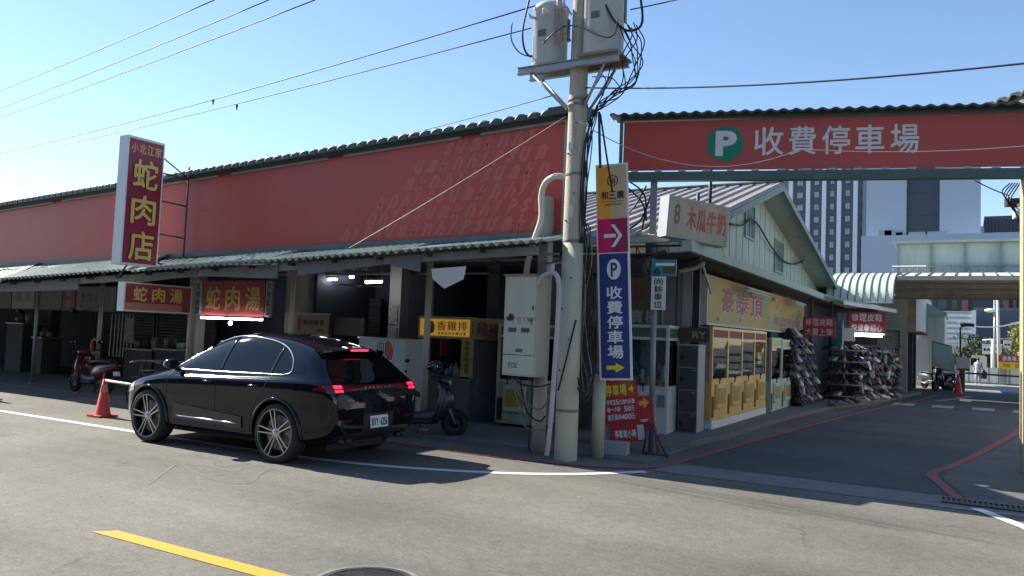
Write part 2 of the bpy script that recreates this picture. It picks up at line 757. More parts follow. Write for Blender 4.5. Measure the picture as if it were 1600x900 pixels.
def sheet(name, pts, z, m, kind='structure'):
    b = MB()
    b.add([V((p[0], p[1], z)) for p in pts], [list(range(len(pts)))])
    return tag(b.build(name, m, origin=(0, 0, 0)), kind=kind)


def strip(name, path, w, z, m):
    b = MB()
    path = [V((p[0], p[1], z)) for p in path]
    L_, R_ = [], []
    for i, p in enumerate(path):
        t = (path[min(i + 1, len(path) - 1)] - path[max(i - 1, 0)]).normalized()
        nn = V((-t.y, t.x, 0)) * w / 2
        L_.append(p + nn)
        R_.append(p - nn)
    n = len(path)
    b.add(L_ + R_, [(i + n, i + 1 + n, i + 1, i) for i in range(n - 1)])
    return tag(b.build(name, m, origin=(0, 0, 0)), kind='structure')


# the alley: darker asphalt behind a concrete gutter strip along the street
sheet('alley_road', [(-3.55, 11.35), (30, 11.35), (30, 42.5), (-1.0, 42.5), (-2.2, 31), (-3.1, 20)], .004, asph2)
sheet('gutter', [(-3.75, 10.45), (30, 10.72), (30, 11.3), (-3.7, 11.3)], .006, gutter_m)
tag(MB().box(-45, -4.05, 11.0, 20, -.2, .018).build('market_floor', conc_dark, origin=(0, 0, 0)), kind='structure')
k_ = MB()
k_.prism(Fr((0, 0, -.1), (1, 0, 0), (0, 1, 0)), [(-4.9, 12.2), (-4.05, 13.2), (-3.85, 15), (-3.7, 20), (-3.4, 24), (-2.2, 31), (-1.6, 36.5), (-6, 36.5), (-6, 12.2)], 0, .2)
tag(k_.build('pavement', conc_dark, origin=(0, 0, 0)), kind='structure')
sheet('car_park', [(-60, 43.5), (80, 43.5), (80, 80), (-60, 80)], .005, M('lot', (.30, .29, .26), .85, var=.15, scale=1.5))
# lines
wl = [(-60, 7.98), (-20, 7.98), (-11.7, 7.98), (-8.6, 7.99), (-7.2, 8.1), (-6.1, 8.42), (-5.1, 8.92), (-4.4, 9.5), (-3.77, 10.3)]
strip('edge_line', [p for p in spline([(*p, 0) for p in wl], 5)], .14, .004, white_line)
strip('edge_line', [(.1, 10.66), (.55, 9.85), (.9, 8.9), (1.1, 7.4), (1.2, 5)], .14, .010, white_line)
for x0 in (-26, -14.0, -5.95 - .0):
    pass
b = MB()
b.add([V((-6.35, 4.07, .005)), V((-6.22, 4.22, .005)), V((-2.2, 4.22, .005)), V((-2.2, 4.07, .005))], [(0, 3, 2, 1)])
tag(b.build('centre_line', yellow_line, origin=(0, 0, 0)), kind='structure')
b = MB()
for x0 in (-18.3, -30.3, 5.7):
    b.add([V((x0, 4.07, .005)), V((x0, 4.22, .005)), V((x0 + 4, 4.22, .005)), V((x0 + 4, 4.07, .005))], [(0, 3, 2, 1)])
tag(b.build('centre_line', yellow_line, origin=(0, 0, 0)), kind='structure')
strip('kerb_red_line', spline([(-8.2, 10.0, 0), (-6.5, 9.95, 0), (-5.2, 10.0, 0), (-4.3, 10.25, 0), (-3.8, 10.75, 0), (-3.62, 12, 0), (-3.45, 14, 0), (-3.2, 17, 0), (-2.95, 20, 0), (-2.4, 25, 0), (-1.55, 31, 0), (-.9, 38, 0)], 5), .13, .011, red_line)
strip('kerb_red_line', spline([(.02, 10.85, 0), (-.12, 11.4, 0), (-.3, 12.3, 0), (-.42, 12.9, 0), (-.38, 13.5, 0), (-.15, 14.4, 0), (.4, 17.6, 0), (1.25, 23.2, 0), (2.6, 33, 0)], 5), .14, .011, red_line)
sheet('side_apron', [(.0, 11.3), (-.28, 12.9), (-.2, 13.8), (.52, 17.6), (1.4, 23.2), (6, 30), (8, 11.3)], .0075, M('apron', (.115, .113, .108), .85, var=.25, scale=1.2, stain=((.06, .065, .065), .55, .8, .8)))
z = 0
for i in range(6):
    x0 = -2.1 + i * 1.12
    y0 = 28.9 + i * .12
    sheet('crossing_bar', [(x0, y0 - .55), (x0 + .62, y0 - .5), (x0 + .66, y0 + .75), (x0 + .04, y0 + .7)], .009, M('worn_white', (.36, .36, .36), .8, var=.15, stain=((.12, .12, .12), .56, 4, .7)))
strip('stop_line', [(-.9, 32.2), (-.35, 34.6), (.2, 37.5)], .25, .009, MATS['worn_white'])

# pale scuff marks left by turning tyres
sc_m = M('scuff', (.16, .152, .13), .85, var=.2, scale=6, stain=((.15, .145, .125), .48, 5, 1.))
strip('road_scuff', spline([at_z(*q) for q in ((232, 757), (258, 738), (281, 725), (312, 741), (345, 752), (388, 755), (408, 740), (432, 733), (455, 741), (462, 748))], 5), .028, .003, sc_m)
strip('road_scuff', spline([at_z(*q) for q in ((309, 742), (311, 752), (313, 765))], 4), .025, .0035, sc_m)
sheet('road_patch', [(-1.6, 5.2), (2.8, 5.4), (2.9, 7.3), (-1.5, 7.0)], .0025, asphalt_mat('patch_asphalt', (.132, .124, .104), patch=.2, crack=False))
sheet('road_patch', [(-20, 4.6), (-12.4, 4.6), (-12.3, 6.6), (-20, 6.5)], .0025, MATS['patch_asphalt'])

# manhole cover and drain grate
mh = at_z(572, 912)
t = thing('manhole_cover', (mh.x, mh.y, 0), 'round ribbed iron manhole cover set in the road at the bottom of the photo', 'manhole cover')
iron = M('iron', (.07, .07, .068), .5, metal=.5, var=.25, scale=8)
MB().lathe((mh.x, mh.y, 0), (0, 0, 1), [(0, .008), (.30, .008), (.305, .004)], 40, False).build('cover_plate', M('iron_dark', (.035, .035, .035), .7, metal=.3), t)
b = MB()
fr = Fr((mh.x, mh.y, 0), (1, 0, 0), (0, 1, 0))
ring(b, fr, 0, 0, .345, .045, .008, .010, 40)
for i in range(-12, 13):
    a = i * .0235
    h = math.sqrt(max(0, .288 ** 2 - a * a))
    b.fbox(fr, a - .0065, a + .0065, -h, -.008, .008, .015)
    b.fbox(fr, a - .0065, a + .0065, .008, h, .008, .015)
b.build('ribbed_frame', iron, t)
ctr = MB()
ring(ctr, fr, 0, 0, .40, .053, .002, .005, 40)
ctr.build('concrete_collar', gutter_m, t)

dr = thing('drain_grate', (.35, 10.95, 0), 'long iron drain grate across the gutter at the alley mouth', 'drain grate')
b = MB()
for i in range(34):
    x = -.22 + i * .055
    b.box(x, x + .026, 10.80, 11.08, .008, .022)
b.box(-.25, 1.68, 10.77, 10.80, .008, .024)
b.box(-.25, 1.68, 11.08, 11.11, .008, .024)
b.build('bars', iron, dr)
MB().box(-.24, 1.67, 10.79, 11.09, -.02, .0085).build('pit', black_m, dr)

# ================================================================== market hall
za = lambda x: max(2.3, 3.159 + .040 * (x + 5.38))        # awning lip
zb = lambda x: 3.365 + .0208 * (x + 5.85)                  # foot of the long red board
zt = lambda x: 5.196 + .042 * (x + 5.49)                   # head of the long red board
XL, XR = -40.0, -5.44
YS = 10.85

hall = thing('market_hall', (-20, 16, 0), 'long open fronted market hall with dark stalls under the red signboard', 'market building')
b = MB()
b.box(XL, -8.0, 16.4, 16.6, 0, 4.0).box(XL - .2, XL, 11, 16.6, 0, 4.2)
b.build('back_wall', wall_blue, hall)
b = MB()
for xa, xb, ya, yb, yc in ((XL, -13.6, 10.97, 19, 19), (-13.6, -5.5, 10.97, 13.25, 13.25)):
    xe = xb if yc == 19 else -6.8
    P8 = [(xa, ya, zt(xa) - .35), (xb, ya, zt(xb) - .35), (xe, yb, zt(xb) - .35), (xa, yb, zt(xa) - .35)]
    b.hexa(P8 + [(q[0], q[1], q[2] + .1) for q in P8])
b.build('roof', wall_grey, hall)
b = MB()
b.box(XL, -7.9, 13.1, 16.4, 3.30, 3.36).box(XL, -5.7, 10.98, 13.08, 3.34, 3.40)
b.build('ceiling', M('ceiling', (.12, .12, .12), .9), hall)
for (px, w, y, m) in ((617, .32, 13.9, wall_grey), (461, .62, 13.9, wall_grey), (304, .2, 13.9, wall_grey), (770, .3, 14.6, wall_blue), (75, .5, 14.2, wall_blue), (-30, .4, 14.2, wall_blue)):
    p = at_y(px, 470, y)
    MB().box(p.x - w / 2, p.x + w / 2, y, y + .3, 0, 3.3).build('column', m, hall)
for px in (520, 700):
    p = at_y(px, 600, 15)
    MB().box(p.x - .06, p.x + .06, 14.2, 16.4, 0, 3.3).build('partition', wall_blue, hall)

# shutters / dark fronts of the left stalls
shut = M('shutter_dark', (.055, .065, .08), .6, metal=.2, var=.15, scale=2)
def shutter(x0, x1, y, z0, z1, label, m=shut):
    t = thing('roller_shutter', ((x0 + x1) / 2, y, z0), label, 'shutter', 'dark shutters at the back of the stalls')
    b = MB()
    n = int((z1 - z0) / .09)
    pr = []
    for i in range(n):
        zz = z0 + (z1 - z0) * i / n
        h = (z1 - z0) / n
        b.hexa([(x0, y - .03, zz + h * .15), (x1, y - .03, zz + h * .15), (x1, y + .01, zz), (x0, y + .01, zz),
                (x0, y - .03, zz + h * .85), (x1, y - .03, zz + h * .85), (x1, y + .01, zz + h), (x0, y + .01, zz + h)])
    b.build('slats', m, t)
    MB().box(x0 - .05, x0, y - .06, y + .02, z0, z1).box(x1, x1 + .05, y - .06, y + .02, z0, z1).build('guide_rail', steel_dark, t)
    return t
shutter(-24.2, -21.3, 15.2, .02, 2.5, 'dark blue grey roller shutter at the far left end of the market hall')
shutter(-21.1, -18.6, 15.2, .02, 2.5, 'dark roller shutter behind the red scooter')
shutter(-15.6, -13.4, 16.2, .02, 2.6, 'dark roller shutter behind the fluorescent tubes of the soup stall')

# long red signboard
t = thing('long_red_signboard', (-20, YS, 3), 'long red signboard above the awning with faint slanted lettering pattern at its right end', 'signboard')
b = MB()
n = 30
vs = []
for i in range(n + 1):
    x = XL + (XR - XL) * i / n
    vs += [V((x, YS, zb(x) + .05)), V((x, YS, zt(x) - .02)), V((x, YS + .1, zb(x) + .05)), V((x, YS + .1, zt(x) - .02))]
fs = []
for i in range(n):
    a = i * 4
    fs += [(a, a + 4, a + 5, a + 1), (a + 2, a + 3, a + 7, a + 6), (a + 1, a + 5, a + 7, a + 3), (a, a + 2, a + 6, a + 4)]
fs += [(0, 1, 3, 2), (n * 4, n * 4 + 2, n * 4 + 3, n * 4 + 1)]
b.add(vs, fs)
b.build('panel', red_sign, t)
# faint printed pattern: rows of slanted letters, starting further right the higher the row
b = MB()
rows = 6
for r in range(rows):
    f0, f1 = (r + .06) / rows, (r + .98) / rows
    xs = -9.9 + r * .42 + (r % 2) * .2
    i = 0
    x = xs
    while x < XR - .35:
        w = .26
        ch = 'hskyunpa'[(i * 3 + r * 5) % 8]
        zz0 = zb(x) + .08 + (zt(x) - zb(x) - .14) * f0
        zz1 = zb(x) + .08 + (zt(x) - zb(x) - .14) * f1
        letters(b, ch, Fr((x, YS, 0), (1, 0, .035), (0, 0, 1)), 0, w, zz0, zz1, .001, .042, .6, .002, 1)
        x += w + .005
        i += 1
b.build('print_pattern', red_sign_hi, t)
b = MB()
for i in range(n):
    x0 = XL + (XR - XL) * i / n
    x1 = XL + (XR - XL) * (i + 1) / n
    b.hexa([(x0, YS - .06, zb(x0) - .06), (x1, YS - .06, zb(x1) - .06), (x1, YS + .1, zb(x1) - .06), (x0, YS + .1, zb(x0) - .06),
            (x0, YS - .06, zb(x0) + .048), (x1, YS - .06, zb(x1) + .048), (x1, YS + .1, zb(x1) + .048), (x0, YS + .1, zb(x0) + .048)])
b.build('bottom_rail', M('rail_grey', (.12, .16, .15), .5, metal=.2, var=.2), t)
b = MB()
b.box(XR, XR + .06, YS - .05, YS + .12, zb(XR), zt(XR))
for i in range(12):
    x0 = XL + i * 3.0
    x1 = min(x0 + 2.6, XR)
    if x1 <= x0:
        break
    b.hexa([(x0, YS - .05, zt(x0) - .06), (x1, YS - .05, zt(x1) - .06), (x1, YS - .003, zt(x1) - .06), (x0, YS - .003, zt(x0) - .06),
            (x0, YS - .05, zt(x0) - .02), (x1, YS - .05, zt(x1) - .02), (x1, YS - .003, zt(x1) - .02), (x0, YS - .003, zt(x0) - .02)])
b.build('edge_trim', M('trim_pale', (.3, .3, .3), .5, metal=.3), t)
# tiled coping above it: rounded tile ends
t = thing('tile_coping', (-20, YS, 5), 'grey green tiled coping with rounded tile ends along the top of the long red signboard', 'roof coping')
b = MB()
p = .235
nn = int((XR - XL) / p)
for i in range(nn + 1):
    x = XL + i * p
    if i == nn:
        # flat end tile
        b.hexa([(x - .2, YS - .22, zt(x) + .02), (x + .32, YS - .22, zt(x) + .03), (x + .32, YS + .4, zt(x) + .10), (x - .2, YS + .4, zt(x) + .08),
                (x - .2, YS - .22, zt(x) + .14), (x + .32, YS - .22, zt(x) + .15), (x + .32, YS + .4, zt(x) + .22), (x - .2, YS + .4, zt(x) + .2)])
        continue
    prof = []
    for k in range(9):
        q = math.pi * k / 8
        prof.append((math.cos(q) * .112, .02 + math.sin(q) * .11))
    r0 = [V((x + a, YS - .2, zt(x) + c)) for a, c in prof]
    r1 = [V((x + a, YS - .16, zt(x) + .012 + c)) for a, c in prof]
    r2 = [V((x + a * .98, YS + .5, zt(x) + c + .10)) for a, c in prof]
    b.loft([[V((x + a * .8, YS - .205, zt(x) + .03 + (c - .03) * .8)) for a, c in prof], r0, r1, r2])
    b.box(x - p / 2, x + p / 2, YS - .14, YS + .5, zt(x) + .0, zt(x) + .06)
b.build('tiles', tile_grey, t)
b = MB()
for i in range(n):
    x0 = XL + (XR + .3 - XL) * i / n
    x1 = XL + (XR + .3 - XL) * (i + 1) / n
    b.hexa([(x0, YS - .12, zt(x0) - .018), (x1, YS - .12, zt(x1) - .018), (x1, YS + .3, zt(x1) - .018), (x0, YS + .3, zt(x0) - .018),
            (x0, YS - .12, zt(x0) + .03), (x1, YS - .12, zt(x1) + .03), (x1, YS + .3, zt(x1) + .03), (x0, YS + .3, zt(x0) + .03)])
b.build('batten', steel_dark, t)

# awning: separate sheets, each its own slope
aw = thing('market_awning', (-20, 11.6, 2.6), 'long green corrugated metal awning below the red signboard', 'awning')
x = XL
random.seed(3)
segs = [(-40, -32.5), (-32.5, -25.3), (-25.3, -19.7), (-19.7, -14.8), (-14.8, -11.0), (-11.0, -7.9), (-7.9, -5.3)]
for i, (x0, x1) in enumerate(segs):
    b = MB()
    dy = random.uniform(-.05, .05)
    dz = random.uniform(-.02, .03)
    corr(b, (x0, 9.91 + dy, za(x0) + dz), (x1 + .06, 9.91 + dy, za(x1) + dz), (x0, 10.78, zb(x0) - .09 + dz), 2, .17, .026, 8, .008)
    b.build('corrugated_sheet', green_roof, aw)
b = MB()
for (x0, x1) in ((-26.7, -20.4), (-20.4, -15.3), (-15.3, -11.6), (-11.6, -8.5), (-8.5, -5.5)):
    zc = lambda x: zb(x) - .075
    corr(b, (x0, 10.47, zc(x0) - .10), (x1, 10.47, zc(x1) - .10), (x0, 10.78, zc(x0) + .02), 1, .2, .02, 8, .006)
b.build('flashing', M('flashing', (.075, .10, .10), .45, metal=.3, var=.3, scale=1.5, stain=((.34, .35, .34), .6, 2, .7)), aw)
b = MB()
for i in range(14):
    x0, x1 = XL + i * 2.5, XL + i * 2.5 + 2.5
    x1 = min(x1, -5.5)
    if x1 <= x0:
        break
    b.hexa([(x0, 10.14, za(x0) - .17), (x1, 10.14, za(x1) - .17), (x1, 10.22, za(x1) - .17), (x0, 10.22, za(x0) - .17),
            (x0, 10.14, za(x0) - .045), (x1, 10.14, za(x1) - .045), (x1, 10.22, za(x1) - .045), (x0, 10.22, za(x0) - .045)])
b.build('beam', M('beam_grey', (.2, .2, .2), .6, var=.2), aw)
b = MB()
for x0, x1, d0, d1 in ((-20.4, -16.9, .24, .31), (-15.3, -13, .25, .16), (-12.8, -10.8, .18, .31), (-10.3, -8.4, .28, .18), (-8.2, -7.6, .2, .34)):
    b.add([(x0, 10.12, za(x0) - .05), (x1, 10.12, za(x1) - .05), (x1, 10.12, za(x1) - d1), (x0, 10.12, za(x0) - d0),
           (x0, 10.135, za(x0) - .05), (x1, 10.135, za(x1) - .05), (x1, 10.135, za(x1) - d1), (x0, 10.135, za(x0) - d0)],
          [(0, 1, 2, 3), (7, 6, 5, 4), (0, 4, 5, 1), (1, 5, 6, 2), (2, 6, 7, 3), (3, 7, 4, 0)])
b.build('valance', M('valance_grey', (.15, .15, .148), .7, var=.2, scale=2), aw)
b = MB()
for i in range(34):
    x = XL + .6 + i * 1.0
    b.box(x - .02, x + .02, 9.96, 10.8, za(x) - .1, za(x) - .05)
    if i % 2:
        b.tube([(x, 10.3, za(x) - .1), (x, 11.4, za(x) + .15)], .02, 6)
b.build('rafter', steel_dark, aw)
for px, r, m in ((297, .05, cream_post), (668, .058, cream_post), (455, .05, cream_post), (157, .045, steel_grey), (57, .045, steel_grey)):
    p = at_y(px, 500, 11.46)
    b = MB()
    zz = za(p.x) - .17
    b.cyl((p.x, 11.46, .018), (p.x, 11.46, 3.335), r, r, 12)
    b.cyl((p.x, 11.46, .018), (p.x, 11.46, .06), r * 1.8, r * 1.8, 12)
    b.build('post', m, aw)

# torn board hanging from the awning post near the right end
b = MB()
p = [at_y(*q, 10.07) for q in ((674, 420), (728, 416), (724, 436), (694, 451), (676, 436))]
b.add(p + [q + V((0, .012, 0)) for q in p], [(4, 3, 2, 1, 0), (5, 6, 7, 8, 9)] + [(i, (i + 1) % 5, (i + 1) % 5 + 5, i + 5) for i in range(5)])
tag(b.build('hanging_board', white_dirty), 'torn pale board hanging crooked from the awning at its right end', 'board')

# ------------------------------------------------------------------ blade sign
t = thing('blade_sign', (-14.2, 9.6, 2.85), 'tall white edged crimson blade sign with gold characters standing out above the awning', 'sign')
fr = Fr((-14.10, 9.23, 2.85), (0, 1, 0))
Wd, Hd = .80, 2.525
MB().fbox(fr, 0, Wd, 0, Hd, -.28, 0).build('cabinet', white_p, t)
MB().fbox(fr, .03, Wd - .03, .04, Hd - .05, -.002, .006).build('face', crimson, t)
b = MB()
row(b, '小北江家', fr, .07, Wd - .07, Hd - .32, Hd - .125, .006, .012, .16)
for i, ch in enumerate('蛇肉店'):
    z1 = Hd - .42 - i * .71
    for dx, m in ((0, 0),):
        letters(b, ch, fr, .14, Wd - .12, z1 - .585, z1, .012, .028)
b.build('lettering', gold, t)
b = MB()
for i, ch in enumerate('蛇肉店'):
    z1 = Hd - .42 - i * .71
    letters(b, ch, fr, .115, Wd - .095, z1 - .607, z1 + .022, .0065, .058)
b.build('letter_shadow', M('maroon_dark', (.06, .008, .015), .5), t)
b = MB()
for z0 in (.1, .7, 1.38, 1.95):
    b.tube([fr.p(Wd, z0, -.14), fr.p(Wd + .72, z0 - .02, -.14)], .018, 6)
b.tube([fr.p(Wd + .70, 0, -.14), fr.p(Wd + .70, 2.2, -.14)], .022, 6)
b.tube([fr.p(Wd + .05, 0, -.14), fr.p(Wd + .05, 2.3, -.14)], .018, 6)
b.tube([fr.p(Wd, 2.3, -.14), fr.p(Wd + .70, 1.95, -.14)], .015, 6)
b.build('bracket_frame', M('bracket_rust', (.10, .05, .05), .6, var=.3), t)
b = MB()
b.tube([fr.p(-.1, -.3, .1), fr.p(.25, .06, -.1)], .018, 6)
b.build('stay', steel_dark, t)

t = thing('light_box_sign', (-14.6, 10.4, 1.9), 'small white edged red light box with gold characters hanging under the awning', 'sign')
fr = Fr((-14.5, 9.62, 1.95), (0, 1, 0))
MB().fbox(fr, 0, 1.58, 0, .587, -.21, 0).build('cabinet', white_p, t)
b = MB()
b.fbox(fr, .03, 1.55, .03, .56, -.002, .006)
b.build('face', M('sign_red_dark', (.34, .035, .04), .4, var=.1), t)
MB().fbox(fr, .03, 1.34, .03, .18, .0065, .009).build('lower_band', M('band', (.5, .2, .12), .4), t)
b = MB()
row(b, '蛇肉湯', fr, .20, 1.34, .215, .515, .0075, .03, .4)
b.build('lettering', gold, t)
b = MB()
b.tube([fr.p(.3, .58, -.1), fr.p(.3, .98, -.1)], .012, 6).tube([fr.p(1.2, .58, -.1), fr.p(1.2, 1.1, -.1)], .012, 6)
b.build('hanger', steel_dark, t)

# soup stall signboard with side strips and tubes
pz0, pz1 = at_y(316, 492, 13.6), at_y(415, 439, 13.6)
t = thing('soup_signboard', ((pz0.x + pz1.x) / 2, 13.6, pz0.z), 'dark red soup stall signboard with dull gold characters above two fluorescent tubes', 'sign')
fr = Fr((pz0.x, 13.6, pz0.z), (1, 0, 0))
w, h = pz1.x - pz0.x, pz1.z - pz0.z
MB().fbox(fr, 0, w, 0, h, -.1, 0).build('panel', M('dark_red_board', (.24, .03, .035), .5, var=.15), t)
b = MB()
row(b, '蛇肉湯', fr, .12, w - .14, .14, h - .14, .001, .028, .35)
b.build('lettering', gold_dull, t)
b = MB()
b.fbox(fr, -.32, -.12, -.0, h, -.08, -.01).fbox(fr, w + .02, w + .22, 0, h, -.08, -.01)
b.build('side_strip', M('strip_grey', (.3, .31, .32), .5, var=.1), t)
b = MB()
col_(b, '當歸藥膳', fr, -.29, -.15, h - .04, .04, -.01, .02)
col_(b, '清燉鱉湯', fr, w + .05, w + .19, h - .04, .04, -.01, .02)
b.build('side_lettering', M('ink_blue', (.05, .06, .09), .5), t)
for i, (xa, xb) in enumerate(((.02, .95), (1.05, w))):
    q = MB()
    q.cyl(fr.p(xa, -.07, .04), fr.p(xb, -.07, .04), .022, .022, 8)
    o = tag(q.build('fluorescent_tube', tube_lamp), ['lit fluorescent tube under the left half of the soup signboard', 'lit fluorescent tube under the right half of the soup signboard'][i], 'lamp', 'lit tubes under the market roof')
p = at_y(360, 505, 13.8)
t = thing('hanging_bulb', p, 'small lit round bulb hanging behind the car roof under the soup signboard', 'lamp')
MB().ball(p, .05).build('bulb', tube_lamp, t)
MB().cyl(p + V((0, 0, .05)), p + V((0, 0, .9)), .008).build('cord', black_m, t)
for i, (a, c, y) in enumerate((((508, 437), (526, 436), 14.6), ((572, 441), (596, 440), 13.2), ((547, 433), (552, 433), 15.2))):
    q = MB()
    pa, pb = at_y(*a, y), at_y(*c, y)
    q.cyl(pa, pb, .028, .028, 8)
    tag(q.build('fluorescent_tube', tube_lamp), ['short lit tube deep inside the hall above the car roof', 'lit tube hanging beside the pale column of the hall', 'tiny lit tube end between the two tubes over the car'][i], 'lamp', 'lit tubes under the market roof')
    q = MB()
    q.box(pa.x - .03, pb.x + .03, y - .04, y + .04, pa.z + .03, pa.z + .07)
    for xx in (pa.x, pb.x):
        q.tube([(xx, y, pa.z + .07), (xx, y, 3.29)], .006, 5)
    tag(q.build('lamp_batten', white_dirty), ['batten above the short tube deep inside the hall', 'batten above the tube beside the pale column', 'batten above the tiny tube end'][i], 'lamp holder')

# pale boards above the left stalls
xs = [at_y(px, 470, 13.7).x for px in (-60, 18, 54, 97, 118, 181)]
mats_ = [board_grey, M('board_pale', (.36, .36, .345), .6, var=.1, stain=((.22, .23, .24), .55, 1, .5)), board_grey, M('board_maroon', (.20, .05, .06), .5, var=.12), board_grey]
lab = ['weathered grey stall board at the far left edge of the photo', 'weathered pale stall board second from the left', 'grey stall board left of the maroon strip board', 'narrow maroon stall board with pale characters', 'grey stall board with faint faded characters beside the light box']
txt = ['', '茶水', '小吃', '粵亨', '炒麵水蛇人']
for i in range(5):
    fr = Fr((xs[i] + .03, 13.7, 1.98), (1, 0, 0))
    w = xs[i + 1] - xs[i] - .06
    t = thing('stall_board', fr.p(w / 2, 0, 0), lab[i], 'sign', 'boards above the left stalls')
    MB().fbox(fr, 0, w, 0, .72, -.06, 0).build('panel', mats_[i], t)
    b = MB()
    if i == 3:
        col_(b, txt[i], fr, w * .25, w * .75, .66, .06, .001, .02)
        b.build('lettering', M('faded_pink', (.34, .2, .2), .5), t)
    elif txt[i]:
        row(b, txt[i], fr, w * .12, w * .9, .24, .55, .001, .02, .3)
        b.build('lettering', M('faded_ink', (.2, .2, .215), .6) if i != 4 else M('faded_red', (.22, .13, .15), .6), t)
# dim spot lamps on arms over the left boards
for i, px in enumerate((33, 118)):
    p = at_y(px, 486, 13.3)
    t = thing('spot_lamp', p, ['small dark spot lamp on an arm below the second stall board', 'small dark spot lamp on an arm below the maroon stall board'][i], 'lamp', 'spot lamps over the left stalls')
    q = MB()
    q.loft([[p + V((math.cos(k * math.pi / 4) * r, d, math.sin(k * math.pi / 4) * r - d * .3)) for k in range(8)] for d, r in ((-.12, .075), (.02, .05), (.08, .03))])
    q.build('lamp_head', black_m, t)
    MB().tube([p + V((0, .08, -.02)), p + V((0, .38, .05))], .012, 6).build('arm', steel_dark, t)

# small stall sign behind the car roof
a, c = at_y(463, 521, 13.3), at_y(511, 492, 13.3)
t = thing('snack_sign', ((a.x + c.x) / 2, 13.3, a.z), 'small beige snack sign with dark characters beside the cream post above the car', 'sign')
fr = Fr((a.x, 13.3, a.z), (1, 0, 0))
w, h = c.x - a.x, c.z - a.z
MB().fbox(fr, 0, w, 0, h, -.08, 0).build('panel', M('beige_dull', (.25, .19, .15), .5, var=.1), t)
MB().fbox(fr, -.02, w + .02, h, h + .03, -.09, .01).fbox(fr, -.02, w + .02, -.03, 0, -.09, .01).build('frame', cream_post, t)
b = MB()
row(b, '烤欣餅薯', fr, .2, w - .08, .2, h - .12, .001, .02, .25)
letters(b, 'ABC', fr, w - .3, w - .08, .06, .12, .001, .01)
b.build('lettering', ink, t)
MB().prism(fr, [(.04, .1), (.12, .08), (.14, .3), (.08, .44), (.03, .3)], .001, .004).build('red_mark', M('red_mark', (.3, .03, .03), .5), t)
MB().box(a.x + .05, c.x + .55, 13.45, 14.0, .02, .95).build('counter', wall_blue, t)
MB().box(a.x + .1, a.x + .15, 13.3, 13.4, .95, a.z).box(c.x - .15, c.x - .1, 13.3, 13.4, .95, a.z).build('sign_post', steel_dark, t)
fr = Fr((c.x + .05, 13.5, a.z), (1, 0, 0))
b = MB()
b.fbox(fr, 0, .85, .0, h * .9, -.05, 0)
tag(b.build('menu_board', M('menu_dim', (.10, .075, .075), .6, var=.25, scale=6)), 'dim brown menu board right of the small beige snack sign', 'menu board')

# white freezer panel with the outlined characters, right of the car
a, c = at_y(556, 600, 12.0), at_y(635, 530, 12.0)
t = thing('stall_freezer', ((a.x + c.x) / 2, 12.4, 0), 'white stall cabinet with red and outlined characters right behind the car', 'stall cabinet')
fr = Fr((a.x, 12.0, 0), (1, 0, 0))
w, h = c.x - a.x, c.z
MB().bbox_(fr, 0, w, .08, h, -.7, 0, .03).build('cabinet', M('cabinet_white', (.50, .53, .49), .45, var=.06), t)
b = MB()
q = []
for k in range(20):
    an = 2 * math.pi * k / 20
    q.append((w * .63 + (.13 + .02 * math.sin(3 * an)) * math.cos(an), h * .80 + .28 * math.sin(an)))
b.prism(fr, q, .001, .004)
b.build('red_blob', M('blob_red', (.5, .09, .06), .5), t)
b = MB()
letters(b, '阿', fr, w * .40, w * .60, h * .78, h * .97, .004, .05)
letters(b, '力', fr, w * .50, w * .74, h * .58, h * .80, .006, .05)
b.build('letter_outline', ink, t)
b = MB()
letters(b, '阿', fr, w * .405, w * .595, h * .785, h * .965, .0085, .0)
letters(b, '力', fr, w * .505, w * .735, h * .585, h * .795, .0105, .0)
b.build('lettering', white_p, t)
MB().fbox(fr, .08, w - .08, .018, .08, -.6, -.1).build('plinth', black_m, t)
pa, pb = at_y(558, 541, 12.2), at_y(577, 529, 12.2)
tag(MB().box(pa.x, pb.x, 12.2, 12.3, h + .002, pb.z + .0).build('price_card', M('card', (.75, .74, .76), .5, emit=((.9, .9, 1), .15))), 'small white price card standing on the white stall cabinet', 'card')  # card glows faintly by itself; extra brightness put into its material

# fried chicken stand
Yf = 13.3
a, c = at_y(653, 527, Yf), at_y(738, 496, Yf)
t = thing('fried_chicken_stand', ((a.x + c.x) / 2, Yf + .5, 0), 'food stand with yellow lit sign and dark blue side behind the black scooter', 'food stand')
fr = Fr((a.x, Yf, 0), (1, 0, 0))
w = c.x - a.x
z0, z1 = a.z, c.z
yel = M('stand_yellow', (.66, .40, .08), .5, var=.1, scale=2, emit=((1, .55, .08), .10))
MB().fbox(fr, 0, w, z0, z1, -.2, 0).build('sign_box', M('stand_frame', (.5, .42, .2), .5), t)
MB().fbox(fr, .05, w - .05, z0 + .05, z1 - .05, -.01, .006).build('sign_face', yel, t)
b = MB()
row(b, '香雞排', fr, w * .36, w * .92, z0 + .17, z1 - .09, .007, .012, .15)
disc(b, fr, w * .25, (z0 + z1) / 2, .09, .13, .007)
b.build('lettering', M('letter_orange', (.45, .11, .02), .5), t)
b = MB()
row(b, '現點現炸外酥內嫩', fr, w * .38, w * .9, z0 + .075, z0 + .135, .007, .0, .5)
b.build('small_lettering', ink, t)
fs_ = Fr(fr.p(w + .02, 0, 0), (1, .75, 0))
MB().fbox(fs_, 0, .62, z0, z1 - .01, -.05, 0).build('side_sign', M('stand_yellow_dim', (.36, .22, .06), .5, var=.1), t)
b = MB()
row(b, '雞排', fs_, .08, .54, z0 + .08, z1 - .08, .001, .03, .1)
b.build('side_lettering', M('letter_dark_red', (.2, .04, .03), .5), t)
